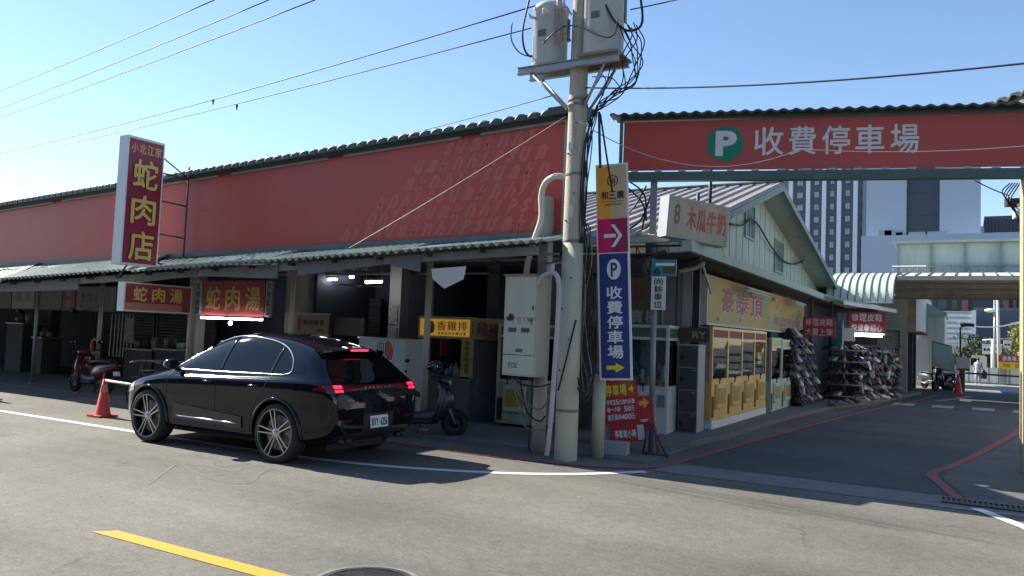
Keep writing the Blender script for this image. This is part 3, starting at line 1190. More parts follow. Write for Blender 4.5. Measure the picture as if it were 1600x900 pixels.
MB().fbox(fs_, 0, .62, .02, z0 - .02, -.04, 0).build('side_panel', M('stand_side', (.02, .028, .055), .35, var=.5, scale=1.2, stain=((.12, .08, .03), .55, 1.1, .7)), t)
MB().fbox(fr, -.03, w, .08, .82, -.7, -.04).build('counter', M('counter_steel', (.2, .2, .22), .4, metal=.4, var=.15), t)
MB().fbox(fr, -.06, w + .02, .82, .86, -.75, .0).build('worktop', M('steel', (.35, .36, .38), .35, metal=.8, var=.1), t)
b = MB()
for x in (.02, w - .05):
    b.fbox(fr, x, x + .04, .86, z0, -.08, -.04)
b.build('sign_post', steel_grey, t)
yb = at_y(722, 528, Yf - .02), at_y(738, 590, Yf - .02)
f2 = Fr((yb[0].x, Yf - .03, yb[1].z), (1, 0, 0))
w2, h2 = yb[1].x - yb[0].x, yb[0].z - yb[1].z
MB().fbox(f2, 0, w2, 0, h2, -.01, .005).build('menu_strip', M('menu_yellow', (.50, .36, .08), .5), t)
b = MB()
col_(b, '原味香辣椒鹽', f2, w2 * .3, w2 * .7, h2 - .05, .08, .006, .02)
b.build('menu_lettering', M('menu_ink', (.2, .1, .03), .5), t)
for i, px in enumerate((690, 697)):
    p = at_y(px, 556, Yf + .3)
    q = MB()
    q.cyl(p, p + V((0, 0, .62)), .045, .04, 10)
    tag(q.build('red_lantern', M('red_dim', (.3, .03, .05), .5)), ['slim red lantern strip hanging left inside the fried chicken stand', 'slim red lantern strip hanging right inside the fried chicken stand'][i], 'lantern', 'red strips in the food stand')
for i, (px, r, h) in enumerate(((712, .05, .3), (705, .045, .28), (716, .04, .22), (699, .05, .18))):
    p = at_y(px, 580, Yf + .25)
    q = MB().lathe((p.x, Yf + .25, .862), (0, 0, 1), [(0, 0), (r, 0), (r, h * .7), (r * .5, h * .85), (r * .5, h), (0, h)], 12)
    tag(q.build('sauce_bottle', steel_grey if i % 2 else M('bottle_white', (.4, .4, .4), .4)), ['tall grey bottle third on the stand worktop', 'slim steel bottle second on the stand worktop', 'small pale bottle rightmost on the stand worktop', 'short wide bottle leftmost on the stand worktop'][i], 'bottle', 'bottles on the food stand worktop')

# stacked goods and clutter in the dark stalls (left)
dk = [M('dark_teal', (.03, .055, .06), .7, var=.3), M('dark_navy', (.03, .035, .06), .7, var=.3), M('dark_brown', (.07, .05, .045), .7, var=.3), M('dark_olive', (.06, .065, .05), .7, var=.3)]
for i, (px, wd, hh, m, lb) in enumerate(((20, .9, 1.5, 0, 'tall dark teal cabinet at the left edge under the awning'), (57, .5, 1.1, 3, 'dark olive cabinet left of the red scooter'), (215, 1.2, .95, 2, 'brown stall counter behind the cone and barrier bar'), (258, .9, 1.0, 1, 'navy stall counter left of the cream post'), (345, .8, 1.1, 2, 'brown kitchen counter under the soup signboard'))):
    p = at_y(px, 560, 13.6)
    tt = thing('stall_counter', (p.x, 13.9, .018), lb, 'counter', 'dark counters in the left stalls')
    MB().box(p.x - wd / 2, p.x + wd / 2, 13.6, 14.2, .018, hh).build('body', dk[m], tt)
    MB().box(p.x - wd / 2 - .04, p.x + wd / 2 + .04, 13.55, 14.25, hh + .001, hh + .04).build('top', steel_grey, tt)
    for k in range(3):
        x = p.x - wd * .3 + k * wd * .3
        r = random.uniform(.07, .13)
        h = random.uniform(.15, .34)
        q = MB().lathe((x, 13.85, hh + .041), (0, 0, 1), [(0, 0), (r * .85, 0), (r, h * .6), (r * 1.05, h), (r * .9, h), (0, h * .9)], 12)
        o = q.build('cooking_pot', [steel_grey, dk[(i + k) % 4], M('pot_pale', (.22, .22, .23), .5)][k % 3])
        tag(o, ['leftmost', 'middle', 'rightmost'][k] + ' pot on the ' + lb.split(' at ')[0].split(' left ')[0].split(' behind')[0].split(' under')[0], 'pot', 'pots on the dark counters')
# hanging plastic strips at the second stall
b = MB()
for i in range(7):
    p = at_y(172 + i * 5.5, 530, 13.9)
    b.add([(p.x, 13.9, 1.95), (p.x + .05, 13.9, 1.95), (p.x + .05 + .03 * math.sin(i), 13.88, .7), (p.x + .03 * math.sin(i), 13.88, .7),
           (p.x, 13.91, 1.95), (p.x + .05, 13.91, 1.95), (p.x + .05 + .03 * math.sin(i), 13.89, .7), (p.x + .03 * math.sin(i), 13.89, .7)],
          [(0, 1, 2, 3), (7, 6, 5, 4), (0, 4, 5, 1), (1, 5, 6, 2), (2, 6, 7, 3), (3, 7, 4, 0)])
tag(b.build('strip_curtain', M('strip_teal', (.10, .15, .16), .4, var=.2)), 'pale teal strip curtain hanging left of the red light box', 'curtain', kind=None)
a, c = at_y(193, 535, 13.5), at_y(210, 497, 13.5)
tag(MB().box(a.x, c.x, 13.5, 13.53, a.z, c.z).build('poster', M('poster_dim', (.12, .14, .15), .5, var=.6, scale=9)), 'dim grey poster under the red light box', 'poster')
p = at_y(149, 541, 13.2)
b = MB()
for k in range(20):
    pass
b.tube([p + V((.16 * math.cos(2 * math.pi * k / 20), 0, .2 * math.sin(2 * math.pi * k / 20))) for k in range(21)], .05, 8)
tag(b.build('hose_coil', M('hose_orange', (.42, .24, .08), .5)), 'orange hose coil hanging beside the grey awning post', 'hose coil')
tag(MB().box(p.x - .05, p.x + .05, 13.24, 13.34, .018, 2.2).build('steel_upright', steel_dark), 'dark steel upright carrying the orange hose coil', 'post')

random.seed(31)
# stools and folding tables inside the hall
def stool(p, col, label):
    t_ = thing('stool', p, label, 'stool', 'plastic stools in the hall')
    MB().lathe(p + V((0, 0, .42)), (0, 0, 1), [(0, .03), (.14, .03), (.155, .015), (.15, 0), (0, 0)], 14).build('seat', col, t_)
    for k in range(4):
        q = k * 1.571 + .785
        MB().tube([p + V((.11 * math.cos(q), .11 * math.sin(q), .42)), p + V((.17 * math.cos(q), .17 * math.sin(q), 0))], .016, 6).build('leg', col, t_)
st_red, st_blue = M('stool_red', (.30, .03, .03), .4), M('stool_blue', (.04, .10, .25), .4)
for px, y, cm_, lb in ((480, 12.6, st_red, 'red stool nearest the small beige snack sign'), (535, 13.0, st_red, 'red stool beside the pale hall column'), (560, 14.2, st_blue, 'blue stool deepest inside the hall'), (640, 12.3, st_blue, 'blue stool between the white cabinet and the food stand'),
                       (236, 12.2, st_red, 'red stool before the brown stall counter'), (272, 12.4, st_blue, 'blue stool before the navy stall counter'), (120, 13.0, st_red, 'red stool behind the red scooter')):
    p = at_y(px, 600, y)
    stool(V((p.x, y, .018)), cm_, lb)
def folding_table(p, w, label):
    t_ = thing('folding_table', p, label, 'table', 'folding tables in the hall')
    MB().box(p.x - w / 2, p.x + w / 2, p.y - .3, p.y + .3, .74, .77).build('tabletop', steel_grey, t_)
    for sx in (-1, 1):
        for sy in (-1, 1):
            MB().tube([(p.x + sx * (w / 2 - .06), p.y + sy * .25, .018), (p.x + sx * (w / 2 - .14), p.y + sy * .2, .74)], .015, 6).build('leg', steel_dark, t_)
for px, y, w_, lb in ((505, 13.9, 1.2, 'grey folding table under the dim brown menu board'), (250, 12.9, 1.0, 'grey folding table before the navy stall counter'), (85, 14.3, 1.1, 'grey folding table in the shade behind the red scooter')):
    p = at_y(px, 600, y)
    folding_table(V((p.x, y, .018)), w_, lb)
# ceiling fan, pipes and hanging wires
p = at_y(561, 455, 13.6)
t = thing('ceiling_fan', V((p.x, 13.6, 2.75)), 'dark ceiling fan hanging beside the lit tube in the hall', 'fan')
MB().cyl((p.x, 13.6, 2.8), (p.x, 13.6, 3.29), .018).build('rod', steel_dark, t)
MB().lathe((p.x, 13.6, 2.68), (0, 0, 1), [(0, 0), (.1, .02), (.12, .08), (.06, .13), (0, .14)], 14).build('motor', steel_dark, t)
for k in range(3):
    q = k * 2.094 + .4
    d, e = V((math.cos(q), math.sin(q), 0)), V((-math.sin(q), math.cos(q), .12))
    o_ = V((p.x, 13.6, 2.74))
    MB().hexa([o_ + d * .1 - e * .05, o_ + d * .55 - e * .07, o_ + d * .55 + e * .07, o_ + d * .1 + e * .05] + [o_ + d * .1 - e * .05 + V((0, 0, .012)), o_ + d * .55 - e * .07 + V((0, 0, .012)), o_ + d * .55 + e * .07 + V((0, 0, .012)), o_ + d * .1 + e * .05 + V((0, 0, .012))]).build('blade', steel_dark, t)
for i, (xa, xb, y, z_, lb) in enumerate(((-20, -6.5, 12.9, 3.22, 'grey pipe running under the hall ceiling'), (-22, -9, 14.5, 3.1, 'second grey pipe deeper under the hall ceiling'))):
    tag(MB().cyl((xa, y, z_), (xb, y, z_), .035, .035, 10).build('ceiling_pipe', steel_grey), lb, 'pipe', 'pipes under the hall ceiling')
for i in range(6):
    p = at_y((330, 425, 470, 610, 655, 745)[i], 460, 12.4)
    q_ = p + V((random.uniform(.8, 1.6), .3, 0))
    tag(MB().tube(sag((p.x, 12.4, 3.3), (q_.x, 12.7, 3.28), random.uniform(.15, .4), 12), .009, 5).build('hanging_wire', cable_m), ['drooping wire over the soup signboard', 'drooping wire left of the small snack sign', 'drooping wire over the small snack sign', 'drooping wire over the pale hall column', 'drooping wire left of the torn hanging board', 'drooping wire over the fried chicken stand'][i], 'wire', 'drooping wires under the hall ceiling')
# leftover posters on the pale column
p = at_y(612, 520, 13.88)
for i, (dz, m) in enumerate(((0, 'poster_dim'), (.5, 'strip_grey'))):
    tag(MB().box(p.x - .1, p.x + .14, 13.87, 13.895, p.z - .3 + dz, p.z + .12 + dz).build('paper_notice', M('notice_print_%d' % i, (.22, .23, .24), .6, var=.7, scale=16)), ['lower grey printed notice on the pale hall column', 'upper grey printed notice on the pale hall column'][i], 'notice', 'notices on the pale column')

# ================================================================== the car
car_paint = M('car_paint', (.0015, .0024, .0065), .5, metal=0., var=.03, coat=1.0, spec=.0)
car_glass = M('car_glass', (.004, .005, .006), .03, var=0., spec=.4)
chrome = M('chrome', (.72, .72, .74), .12, metal=1., var=.03)
gloss_blk = M('gloss_black', (.008, .008, .009), .15, var=.05, coat=.5)
matt_blk = M('matt_black', (.014, .014, .015), .6, var=.1)
alloy = M('alloy', (.55, .55, .56), .28, metal=.95, var=.06)
alloy_lip = M('alloy_lip', (.3, .3, .31), .3, metal=.9, var=.05)
alloy_dk = M('alloy_dark', (.03, .03, .032), .4, metal=.6, var=.1)
lamp_red = M('lamp_red', (.12, .004, .008), .12, var=0, coat=.6)
lamp_lit = M('lamp_lit', (.6, .01, .03), .2, var=0, emit=((1., .02, .06), 1.2))

S, SY, SZ = .94, 1.03, 1.05
CX, CY = -7.79 - 3.727 * S, 8.38


def cp(x, y, z):
    return V((CX + x * S, CY + y * SY, z * SZ))


ST = [  # x, zb, W, zs, zt
    (.015, .36, .50, .58, .62), (.06, .28, .66, .66, .71), (.16, .22, .79, .73, .80), (.36, .20, .885, .80, .895), (.65, .20, .935, .87, .965), (.95, .20, .955, .91, 1.015),
    (1.22, .21, .955, .945, 1.06), (1.36, .21, .953, .955, 1.11), (1.62, .21, .95, .97, 1.28), (1.9, .21, .945, .98, 1.45), (2.15, .21, .945, .99, 1.545), (2.5, .21, .945, 1.0, 1.605),
    (2.9, .21, .948, 1.012, 1.615), (3.3, .21, .955, 1.025, 1.59), (3.7, .21, .967, 1.04, 1.54), (3.98, .22, .968, 1.045, 1.475), (4.14, .23, .96, 1.045, 1.42), (4.30, .25, .945, 1.04, 1.28),
    (4.46, .28, .925, 1.03, 1.12), (4.56, .31, .90, 1.0, 1.05), (4.65, .36, .86, .93, .965), (4.695, .42, .80, .80, .82), (4.70, .5, .68, .70, .72)]


def section(st):
    x, zb_, W, zs_, zt_ = st
    g_ = zt_ - zs_
    q = min(1, g_ / .5)
    Wg = W * (.965 - .045 * q)
    Wr = Wg - .08 - .20 * q
    pts = [(0, zb_), (W * .7, zb_), (W * .93, zb_ + .05), (W * .985, zb_ + .15), (W * .985, zb_ + (zs_ - zb_) * .5), (W * 1.0, zb_ + (zs_ - zb_) * .80), (W * .992, zs_ - .035), (W * .975, zs_ - .004),
           (Wg, zs_ + min(.02, .3 * g_)), (Wg - (Wg - Wr) * .35, zs_ + g_ * .42), (Wr + .02, zt_ - .16 * g_ - .01), (Wr - .07, zt_ - .045 * min(1, g_ / .3)), (Wr * .5, zt_ - .006), (0, zt_)]
    return [(-y, z_) for y, z_ in pts] + [(y, z_) for y, z_ in pts[-2:0:-1]]


tmp = MB()
tmp.loft([[cp(st[0], y, z_) for y, z_ in section(st)] for st in ST])
bo = tmp.build('car_shell', car_paint, origin=(0, 0, 0))
md = bo.modifiers.new('s', 'SUBSURF')
md.levels = 2
md.render_levels = 2
WX = (.92, 3.727)
cut = []
for wx in WX:
    for sd in (-1, 1):
        c_ = MB().lathe(cp(wx, sd * .62, .372), (0, sd, 0), [(0, 0), (.412 * SZ, 0), (.412 * SZ, .5), (0, .5)], 40, False)
        co = c_.build('cutter', black_m, origin=(0, 0, 0))
        cut.append(co)
        m2 = bo.modifiers.new('b', 'BOOLEAN')
        m2.operation = 'DIFFERENCE'
        m2.solver = 'EXACT'
        m2.object = co
bpy.context.view_layer.update()
dg = bpy.context.evaluated_depsgraph_get()
me = bpy.data.meshes.new_from_object(bo.evaluated_get(dg))
# plain shell (without wells) for projecting trim
for m2 in list(bo.modifiers):
    if m2.type == 'BOOLEAN':
        m2.show_viewport = False
        m2.show_render = False
bpy.context.view_layer.update()
dg = bpy.context.evaluated_depsgraph_get()
me0 = bpy.data.meshes.new_from_object(bo.evaluated_get(dg))
bvh = BVHTree.FromPolygons([v.co.copy() for v in me0.vertices], [list(p.vertices) for p in me0.polygons])
for o in cut + [bo]:
    bpy.data.objects.remove(o)
car = thing('suv', (CX + 2.35 * S, CY, 0), 'dark navy SUV with lit brake lights parked in front of the market hall', 'car')
b = MB()
b.add([v.co for v in me.vertices], [list(p.vertices) for p in me.polygons], True)
body = b.build('body', [car_paint], car)
try:
    body.data.set_sharp_from_angle(angle=math.radians(35))
except Exception:
    pass


def side_pt(x, z_, sd, off=.004):
    o = cp(x, sd * 2.0, z_)
    h = bvh.ray_cast(o, V((0, -sd, 0)))
    if h[0] is None:
        return None
    return h[0] + h[1] * (off if h[1].dot(V((0, sd, 0))) > 0 else -off)


def rear_pt(y, z_, off=.004):
    h = bvh.ray_cast(cp(7, y, z_), V((-1, 0, 0)))
    if h[0] is None:
        return None
    return h[0] + h[1] * (off if h[1].x > 0 else -off)


def top_pt(x, y, off=.004):
    h = bvh.ray_cast(cp(x, y, 3), V((0, 0, -1)))
    if h[0] is None:
        return None
    return h[0] + h[1] * (off if h[1].z > 0 else -off)


def lerp_tab(tab, x):
    for (a, u), (c, w) in zip(tab, tab[1:]):
        if x <= c:
            t_ = (x - a) / (c - a)
            return u + (w - u) * t_
    return tab[-1][1]


def smooth_tab(tab, n=10):
    sp = spline([(a, 0, c) for a, c in tab], n)
    return [(p.x, p.z) for p in sp]


def patch(fn, lo, hi, x0, x1, nx=30, nz=8):
    b = MB()
    vs, ok = [], True
    for i in range(nx + 1):
        x = x0 + (x1 - x0) * i / nx
        for j in range(nz + 1):
            z_ = lerp_tab(lo, x) + (lerp_tab(hi, x) - lerp_tab(lo, x)) * j / nz
            vs.append(fn(x, z_))
    last = None
    for i, v in enumerate(vs):
        if v is None:
            vs[i] = last or V((0, 0, 0))
        else:
            last = vs[i]
    w = nz + 1
    b.add(vs, [(i * w + j, (i + 1) * w + j, (i + 1) * w + j + 1, i * w + j + 1) for i in range(nx) for j in range(nz)], True)
    return b


hi_t = smooth_tab([(1.42, 1.075), (1.6, 1.20), (1.85, 1.365), (2.1, 1.47), (2.45, 1.525), (2.85, 1.525), (3.28, 1.485), (3.58, 1.41), (3.78, 1.30), (3.87, 1.20), (3.89, 1.13)])
lo_t = [(1.42, 1.06), (2.4, 1.072), (3.5, 1.095), (3.82, 1.10), (3.89, 1.125)]
for sd in (-1, 1):
    f = lambda x, z_: side_pt(x, z_, sd)
    for (xa, xb, nm) in ((1.47, 2.42, 'front_window'), (2.47, 3.50, 'rear_window'), (3.53, 3.885, 'corner_window')):
        patch(f, lo_t, hi_t, xa, xb).build(nm, car_glass, car)
    # blacked pillar strips between the panes
    b = MB()
    for xa in (2.445, 3.515):
        pts = [side_pt(xa, lerp_tab(lo_t, xa) + (lerp_tab(hi_t, xa) - lerp_tab(lo_t, xa)) * k / 8, sd, .005) for k in range(9)]
        b.tube(pts, .014, 6)
    b.build('pillar_trim', gloss_blk, car)
    # dark quarter pane outside the trim
    lo2 = [(3.91, 1.12), (4.08, 1.13), (4.12, 1.14)]
    hi2 = [(3.91, 1.27), (3.95, 1.28), (4.05, 1.23), (4.12, 1.15)]
    patch(lambda x, z_: side_pt(x, z_, sd, .003), lo2, hi2, 3.915, 4.12, 10, 6).build('quarter_window', car_glass, car)
    # bright trim loop
    pts = [side_pt(x, z_ + .008, sd, .006) for x, z_ in hi_t]
    pts += [side_pt(x, lerp_tab(lo_t, x) - .012, sd, .006) for x in [3.87 - i * .1225 for i in range(21)]]
    pts = [q for q in pts if q]
    MB().tube(pts, .011, 6).build('window_trim', chrome, car)
    # door seams
    b = MB()
    for path in ([(1.42, 1.05), (1.36, .9), (1.36, .6), (1.42, .34)], [(2.445, 1.06), (2.45, .9), (2.46, .6), (2.46, .33)], [(3.56, 1.08), (3.5, .95), (3.36, .80), (3.26, .62), (3.2, .34)]):
        pts = [side_pt(p.x, p.z, sd, .0015) for p in spline([(a, 0, c) for a, c in path], 6)]
        b.tube([q for q in pts if q], .005, 4)
    pts = [side_pt(1.42 + i * .1, .33, sd, .0015) for i in range(18)]
    b.tube([q for q in pts if q], .005, 4)
    b.build('door_seam', matt_blk, car)
    # handles
    for xa in (2.18, 3.16):
        b = MB()
        p0, p1, p2, p3 = [side_pt(xa + d, .93, sd, o_) for d, o_ in ((0, .0), (.04, .03), (.17, .03), (.21, .0))]
        b.tube([p0, p1, p2, p3], .013, 8)
        b.build('door_handle', gloss_blk, car)
    # lower side blade with a bright strip
    b = patch(lambda x, z_: side_pt(x, z_, sd, .014), [(1.55, .40), (3.05, .37)], [(1.55, .60), (3.05, .52)], 1.55, 3.05, 16, 4)
    b.build('side_blade', gloss_blk, car)
    pts = [side_pt(1.62 + i * .095, .432 - .0 * i, sd, .02) for i in range(15)]
    MB().tube(pts, [.006] + [.012] * 13 + [.006], 6).build('bright_strip', chrome, car)
    # mirror
    mp_ = cp(1.55, sd * .93, 1.10)
    b = MB()
    rr = []
    for dx, s_ in ((-.11, .45), (-.07, .85), (0, 1), (.05, .95), (.06, .7)):
        rr.append([mp_ + V((dx * S, sd * (.10 + .105 * s_ * math.cos(k * math.pi / 6)), .03 + .075 * s_ * math.sin(k * math.pi / 6))) for k in range(12)])
    b.loft(rr)
    mo = b.build('mirror', gloss_blk, car)
    MB().tube([mp_ + V((0, -sd * .05, -.06)), mp_ + V((0, sd * .08, -.01))], [.035, .03], 8).build('mirror_arm', gloss_blk, mo)
    # arch trim
    for wx in WX:
        b = MB()
        pts = []
        for k in range(25):
            q = math.radians(-12 + 204 * k / 24)
            x, z_ = wx + .425 * SZ / S * math.cos(q), .372 + .425 * math.sin(q)
            p = side_pt(x, max(z_, .25), sd, .002)
            if p:
                pts.append(p)
        b.tube(pts, .022, 6)
        b.build('arch_trim', car_paint, car)

# windscreen, rear pane, lamps
b = MB()
vs = []
for j in range(9):
    y = -.62 + 1.24 * j / 8
    for i in range(11):
        x = 1.42 + .035 + (2.02 - 1.44) * i / 10 + .10 * (abs(y) / .62) ** 2 * .6
        vs.append(top_pt(x, y * (1 - .12 * i / 10)))
b.add(vs, [(j * 11 + i, j * 11 + i + 1, (j + 1) * 11 + i + 1, (j + 1) * 11 + i) for j in range(8) for i in range(10)], True)
b.build('windscreen', car_glass, car)
lo_r = [(-.68, 1.10), (-.4, 1.07), (.4, 1.07), (.68, 1.10)]
hi_r = [(-.68, 1.16), (-.60, 1.35), (-.5, 1.385), (.5, 1.385), (.60, 1.35), (.68, 1.16)]
patch(lambda y, z_: rear_pt(y, z_), lo_r, hi_r, -.68, .68, 30, 8).build('rear_screen', car_glass, car)
# roof spoiler
b = MB()
vs = []
N = 16
for j in range(N + 1):
    y = -.60 + 1.20 * j / N
    k = 1 - (abs(y) / .60) ** 4
    p0 = top_pt(4.02, y, .004)
    x1 = 4.20 + .075 * k
    zt0 = 1.455 - .035 * (abs(y) / .6) ** 2
    vs += [p0, cp(x1, y, zt0 - .012), cp(x1 + .005, y, zt0 - .035), cp(4.17, y, 1.385 - .03 * (abs(y) / .6) ** 2)]
b.add(vs, [(j * 4 + i, (j + 1) * 4 + i, (j + 1) * 4 + i + 1, j * 4 + i + 1) for j in range(N) for i in range(3)] + [(j * 4 + 3, (j + 1) * 4 + 3, (j + 1) * 4, j * 4) for j in range(N)]
      + [(0, 1, 2, 3), (N * 4 + 3, N * 4 + 2, N * 4 + 1, N * 4)], True)
sp = b.build('roof_spoiler', gloss_blk, car)
try:
    sp.data.set_sharp_from_angle(angle=math.radians(35))
except Exception:
    pass
MB().box(cp(4.28, 0, 0).x, cp(4.292, 0, 0).x, cp(0, -.17, 0).y, cp(0, .17, 0).y, cp(0, 0, 1.405).z, cp(0, 0, 1.432).z).build('high_brake_lamp', lamp_lit, car)
# side gloss fins beside the rear pane
for sd in (-1, 1):
    lo_f = [(-.74, 1.12), (-.66, 1.10)]
# light band
patch(lambda y, z_: rear_pt(y, z_, .006), [(-.86, .935), (.86, .935)], [(-.86, .985), (-.55, .995), (.55, .995), (.86, .985)], -.86, .86, 40, 4).build('light_band', lamp_red, car)
for sd in (-1, 1):
    nm = 'tail_lamp'
    patch(lambda y, z_: rear_pt(y, z_, .009), [(-.88, .91), (-.4, .925)] if sd < 0 else [(.4, .925), (.88, .91)], [(-.88, 1.0), (-.4, 1.0)] if sd < 0 else [(.4, 1.0), (.88, 1.0)],
          -.88 if sd < 0 else .42, -.42 if sd < 0 else .88, 14, 4).build(nm, lamp_red, car)
    patch(lambda x, z_: side_pt(x, z_, sd, .007), [(4.38, .935), (4.62, .92)], [(4.38, .965), (4.5, 1.0), (4.62, 1.0)], 4.38, 4.60, 10, 4).build('side_lamp', lamp_red, car)
    for z0, z1 in ((.915, .945), (.962, .995)):
        ya, yb_ = (-.80, -.66) if sd < 0 else (.66, .80)
        patch(lambda y, z_: rear_pt(y, z_, .013), [(ya, z0), (yb_, z0)], [(ya, z1), (yb_, z1)], ya, yb_, 5, 2).build('brake_lamp', lamp_lit, car)
# badge letters
b = MB()
for i, ch in enumerate('PORSCHE'):
    y = -.24 + i * .08
    p = rear_pt(y, .955, .012)
    letters(b, ch, Fr((p.x + .004, p.y - .02, p.z - .016), (0, 1, 0)), 0, .042, 0, .030, .001, .02)
b.build('badge_lettering', chrome, car)
p = rear_pt(0, .88, .004)
letters(MB(), 'M', Fr((p.x + .004, p.y, p.z), (0, 1, 0)), 0, .05, 0, .03, .001, .02).build('model_letter', chrome, car)
# plate in a recess of the bumper
patch(lambda y, z_: rear_pt(y, z_, .004), [(-.30, .42), (.30, .42)], [(-.30, .64), (.30, .64)], -.30, .30, 8, 4).build('plate_recess', matt_blk, car)
pc = rear_pt(0, .52, .0)
fp = Fr((max(pc.x, rear_pt(0, .60, 0).x) + .01, pc.y, cp(0, 0, .525).z), (0, 1, 0), (-.08, 0, 1))
pl = MB().fbox(fp, -.18, .18, -.075, .085, 0, .012).build('number_plate', white_p, car)
b = MB()
row(b, 'BVY', fp, -.155, -.025, -.05, .055, .013, .015, .12)
b.fbox(fp, -.008, .012, -.002, .008, .013, .016)
row(b, '6256', fp, .025, .162, -.05, .055, .013, .015, .1)
b.build('plate_lettering', M('plate_ink', (.02, .09, .11), .5), pl)
# bumper: dark lower part, reflectors, exhausts
patch(lambda y, z_: rear_pt(y, z_, .006), [(-.74, .34), (-.5, .33), (.5, .33), (.74, .34)], [(-.74, .40), (-.45, .415), (.45, .415), (.74, .40)], -.74, .74, 24, 5).build('diffuser', matt_blk, car)
for sd in (-1, 1):
    y0, y1 = sorted((sd * .52, sd * .76))
    patch(lambda y, z_: rear_pt(y, z_, .008), [(y0, .555), (y1, .565)], [(y0, .575), (y1, .585)], y0, y1, 6, 1).build('reflector', lamp_red, car)
    for k in (.50, .62):
        q = rear_pt(sd * k, .37, 0)
        MB().lathe((q.x - .055, q.y, .36 * S), (1, 0, 0), [(.03, 0), (.045, .0), (.047, .06), (.04, .065), (.037, .02), (0, .02)], 16).build('exhaust_tip', alloy_dk, car)
# hood crest line and fuel flap
b = MB()
pts = [top_pt(.55 + i * .08, sd_ * (.62 + .012 * i), .001) for sd_ in (1,) for i in range(10)]
b.tube([q for q in pts if q], .004, 4)
b.build('bonnet_seam', matt_blk, car)
for sd in (-1, 1):
    patch(lambda x, z_: side_pt(x, z_, sd, .006), [(.16, .64), (.5, .70)], [(.16, .69), (.5, .83)], .18, .5, 8, 4).build('headlamp', M('headlamp', (.3, .32, .34), .08, coat=1), car)
# dark underside
MB().box(cp(.5, 0, 0).x, cp(4.3, 0, 0).x, cp(0, -.55, 0).y, cp(0, .55, 0).y, .17, .26).build('undertray', matt_blk, car)

# wheels
def car_wheel(wx, sd):
    o = cp(wx, sd * .955, .372)            # outer face centre
    ax = V((0, sd, 0))
    R = .372 * SZ
    r = .297 * SZ
    w = MB()
    w.lathe(o, -ax, [(r * .98, .012), (r + .012, .0), (R * .90, .0), (R * .97, .02), (R, .055), (R, .20), (R * .96, .235), (r, .24)], 44)
    whl = w.build('wheel', rubber, car)
    b = MB().lathe(o, -ax, [(r * 1.015, .004), (r * 1.0, -.004), (r * .955, .004), (r * .93, .05), (r * .90, .2)], 40)
    b.build('rim_barrel', alloy_dk, whl)
    MB().lathe(o, -ax, [(r * 1.012, .002), (r * 1.0, -.005), (r * .965, .001)], 40).build('rim_lip', alloy_lip, whl)
    MB().lathe(o, -ax, [(0, .12), (r * .92, .12)], 28, False).build('hub_back', black_m, whl)
    MB().lathe(o, -ax, [(.05, .085), (r * .72, .085), (r * .72, .10)], 28, False).build('brake_disc', M('disc_steel', (.30, .24, .22), .4, metal=.9), whl)
    u = V((1, 0, 0))
    v_ = V((0, 0, 1))
    b = MB()
    for k in range(5):
        q = math.pi / 2 + 2 * math.pi * k / 5 + .2
        for s_ in (-1, 1):
            q0, q1 = q + s_ * .34, q + s_ * .135
            rad0, rad1 = .055, r * .975
            d0 = u * math.cos(q0) + v_ * math.sin(q0)
            d1 = u * math.cos(q1) + v_ * math.sin(q1)
            t_ = V((-d1.x, 0, 0))
            pm = (d1 * rad1 - d0 * rad0).normalized()
            nrm = pm.cross(ax).normalized()
            w0, w1 = .0125, .0095
            A, B = o + d0 * rad0, o + d1 * rad1
            i0, i1 = .02, .0
            b.hexa([A - nrm * w0 - ax * (i0 + .03), B - nrm * w1 - ax * .04, B + nrm * w1 - ax * .04, A + nrm * w0 - ax * (i0 + .03),
                    A - nrm * w0 * .8 - ax * i0, B - nrm * w1 * .8 - ax * i1, B + nrm * w1 * .8 - ax * i1, A + nrm * w0 * .8 - ax * i0])
    b.lathe(o, -ax, [(0, .012), (.035, .012), (.062, .022), (.065, .06)], 20)
    b.build('spokes', alloy, whl)
    return whl


for wx in WX:
    for sd in (-1, 1):
        car_wheel(wx, sd)

# ================================================================== utility pole
pole_c = M('pole_concrete', (.42, .37, .29), .85, var=.22, scale=4, streak=.3, bump=.4, stain=((.2, .17, .14), .56, 3.5, .7))
pole_w = M('pole_cream', (.49, .44, .32), .75, var=.12, scale=2.5, streak=.3, stain=((.25, .22, .17), .62, 3, .6))
xf_m = M('transformer_grey', (.42, .44, .45), .5, var=.08, scale=2, streak=.4, stain=((.28, .25, .22), .66, 3, .5))
galv = M('galvanised', (.36, .36, .36), .45, metal=.5, var=.15, scale=4)
pvc = M('pvc_grey', (.42, .42, .44), .5, var=.08)
PX, PY = -5.06, 10.46
pole = thing('utility_pole', (PX, PY, 0), 'thick tapering concrete utility pole carrying two transformers at the street corner', 'utility pole')
b = MB()
b.lathe((PX, PY, 0), (0, 0, 1), [(.168, 0), (.165, 1), (.157, 3.2), (.157, 3.2)], 28)
b.build('painted_base', pole_w, pole)
b = MB()
b.lathe((PX, PY, 0), (0, 0, 1), [(.1565, 3.201), (.14, 5), (.115, 8.2), (.10, 10.5), (0, 10.5)], 28)
b.build('shaft', pole_c, pole)
b = MB()
for z_ in (.72, 3.2, 4.2, 5.25, 5.33):
    b.lathe((PX, PY, z_), (0, 0, 1), [(.155 - .004 * z_ + .018, -.02), (.155 - .004 * z_ + .022, 0), (.155 - .004 * z_ + .018, .02)], 28)
b.build('steel_band', M('band_rust', (.2, .17, .14), .6, metal=.3, var=.3), pole)
b = MB()
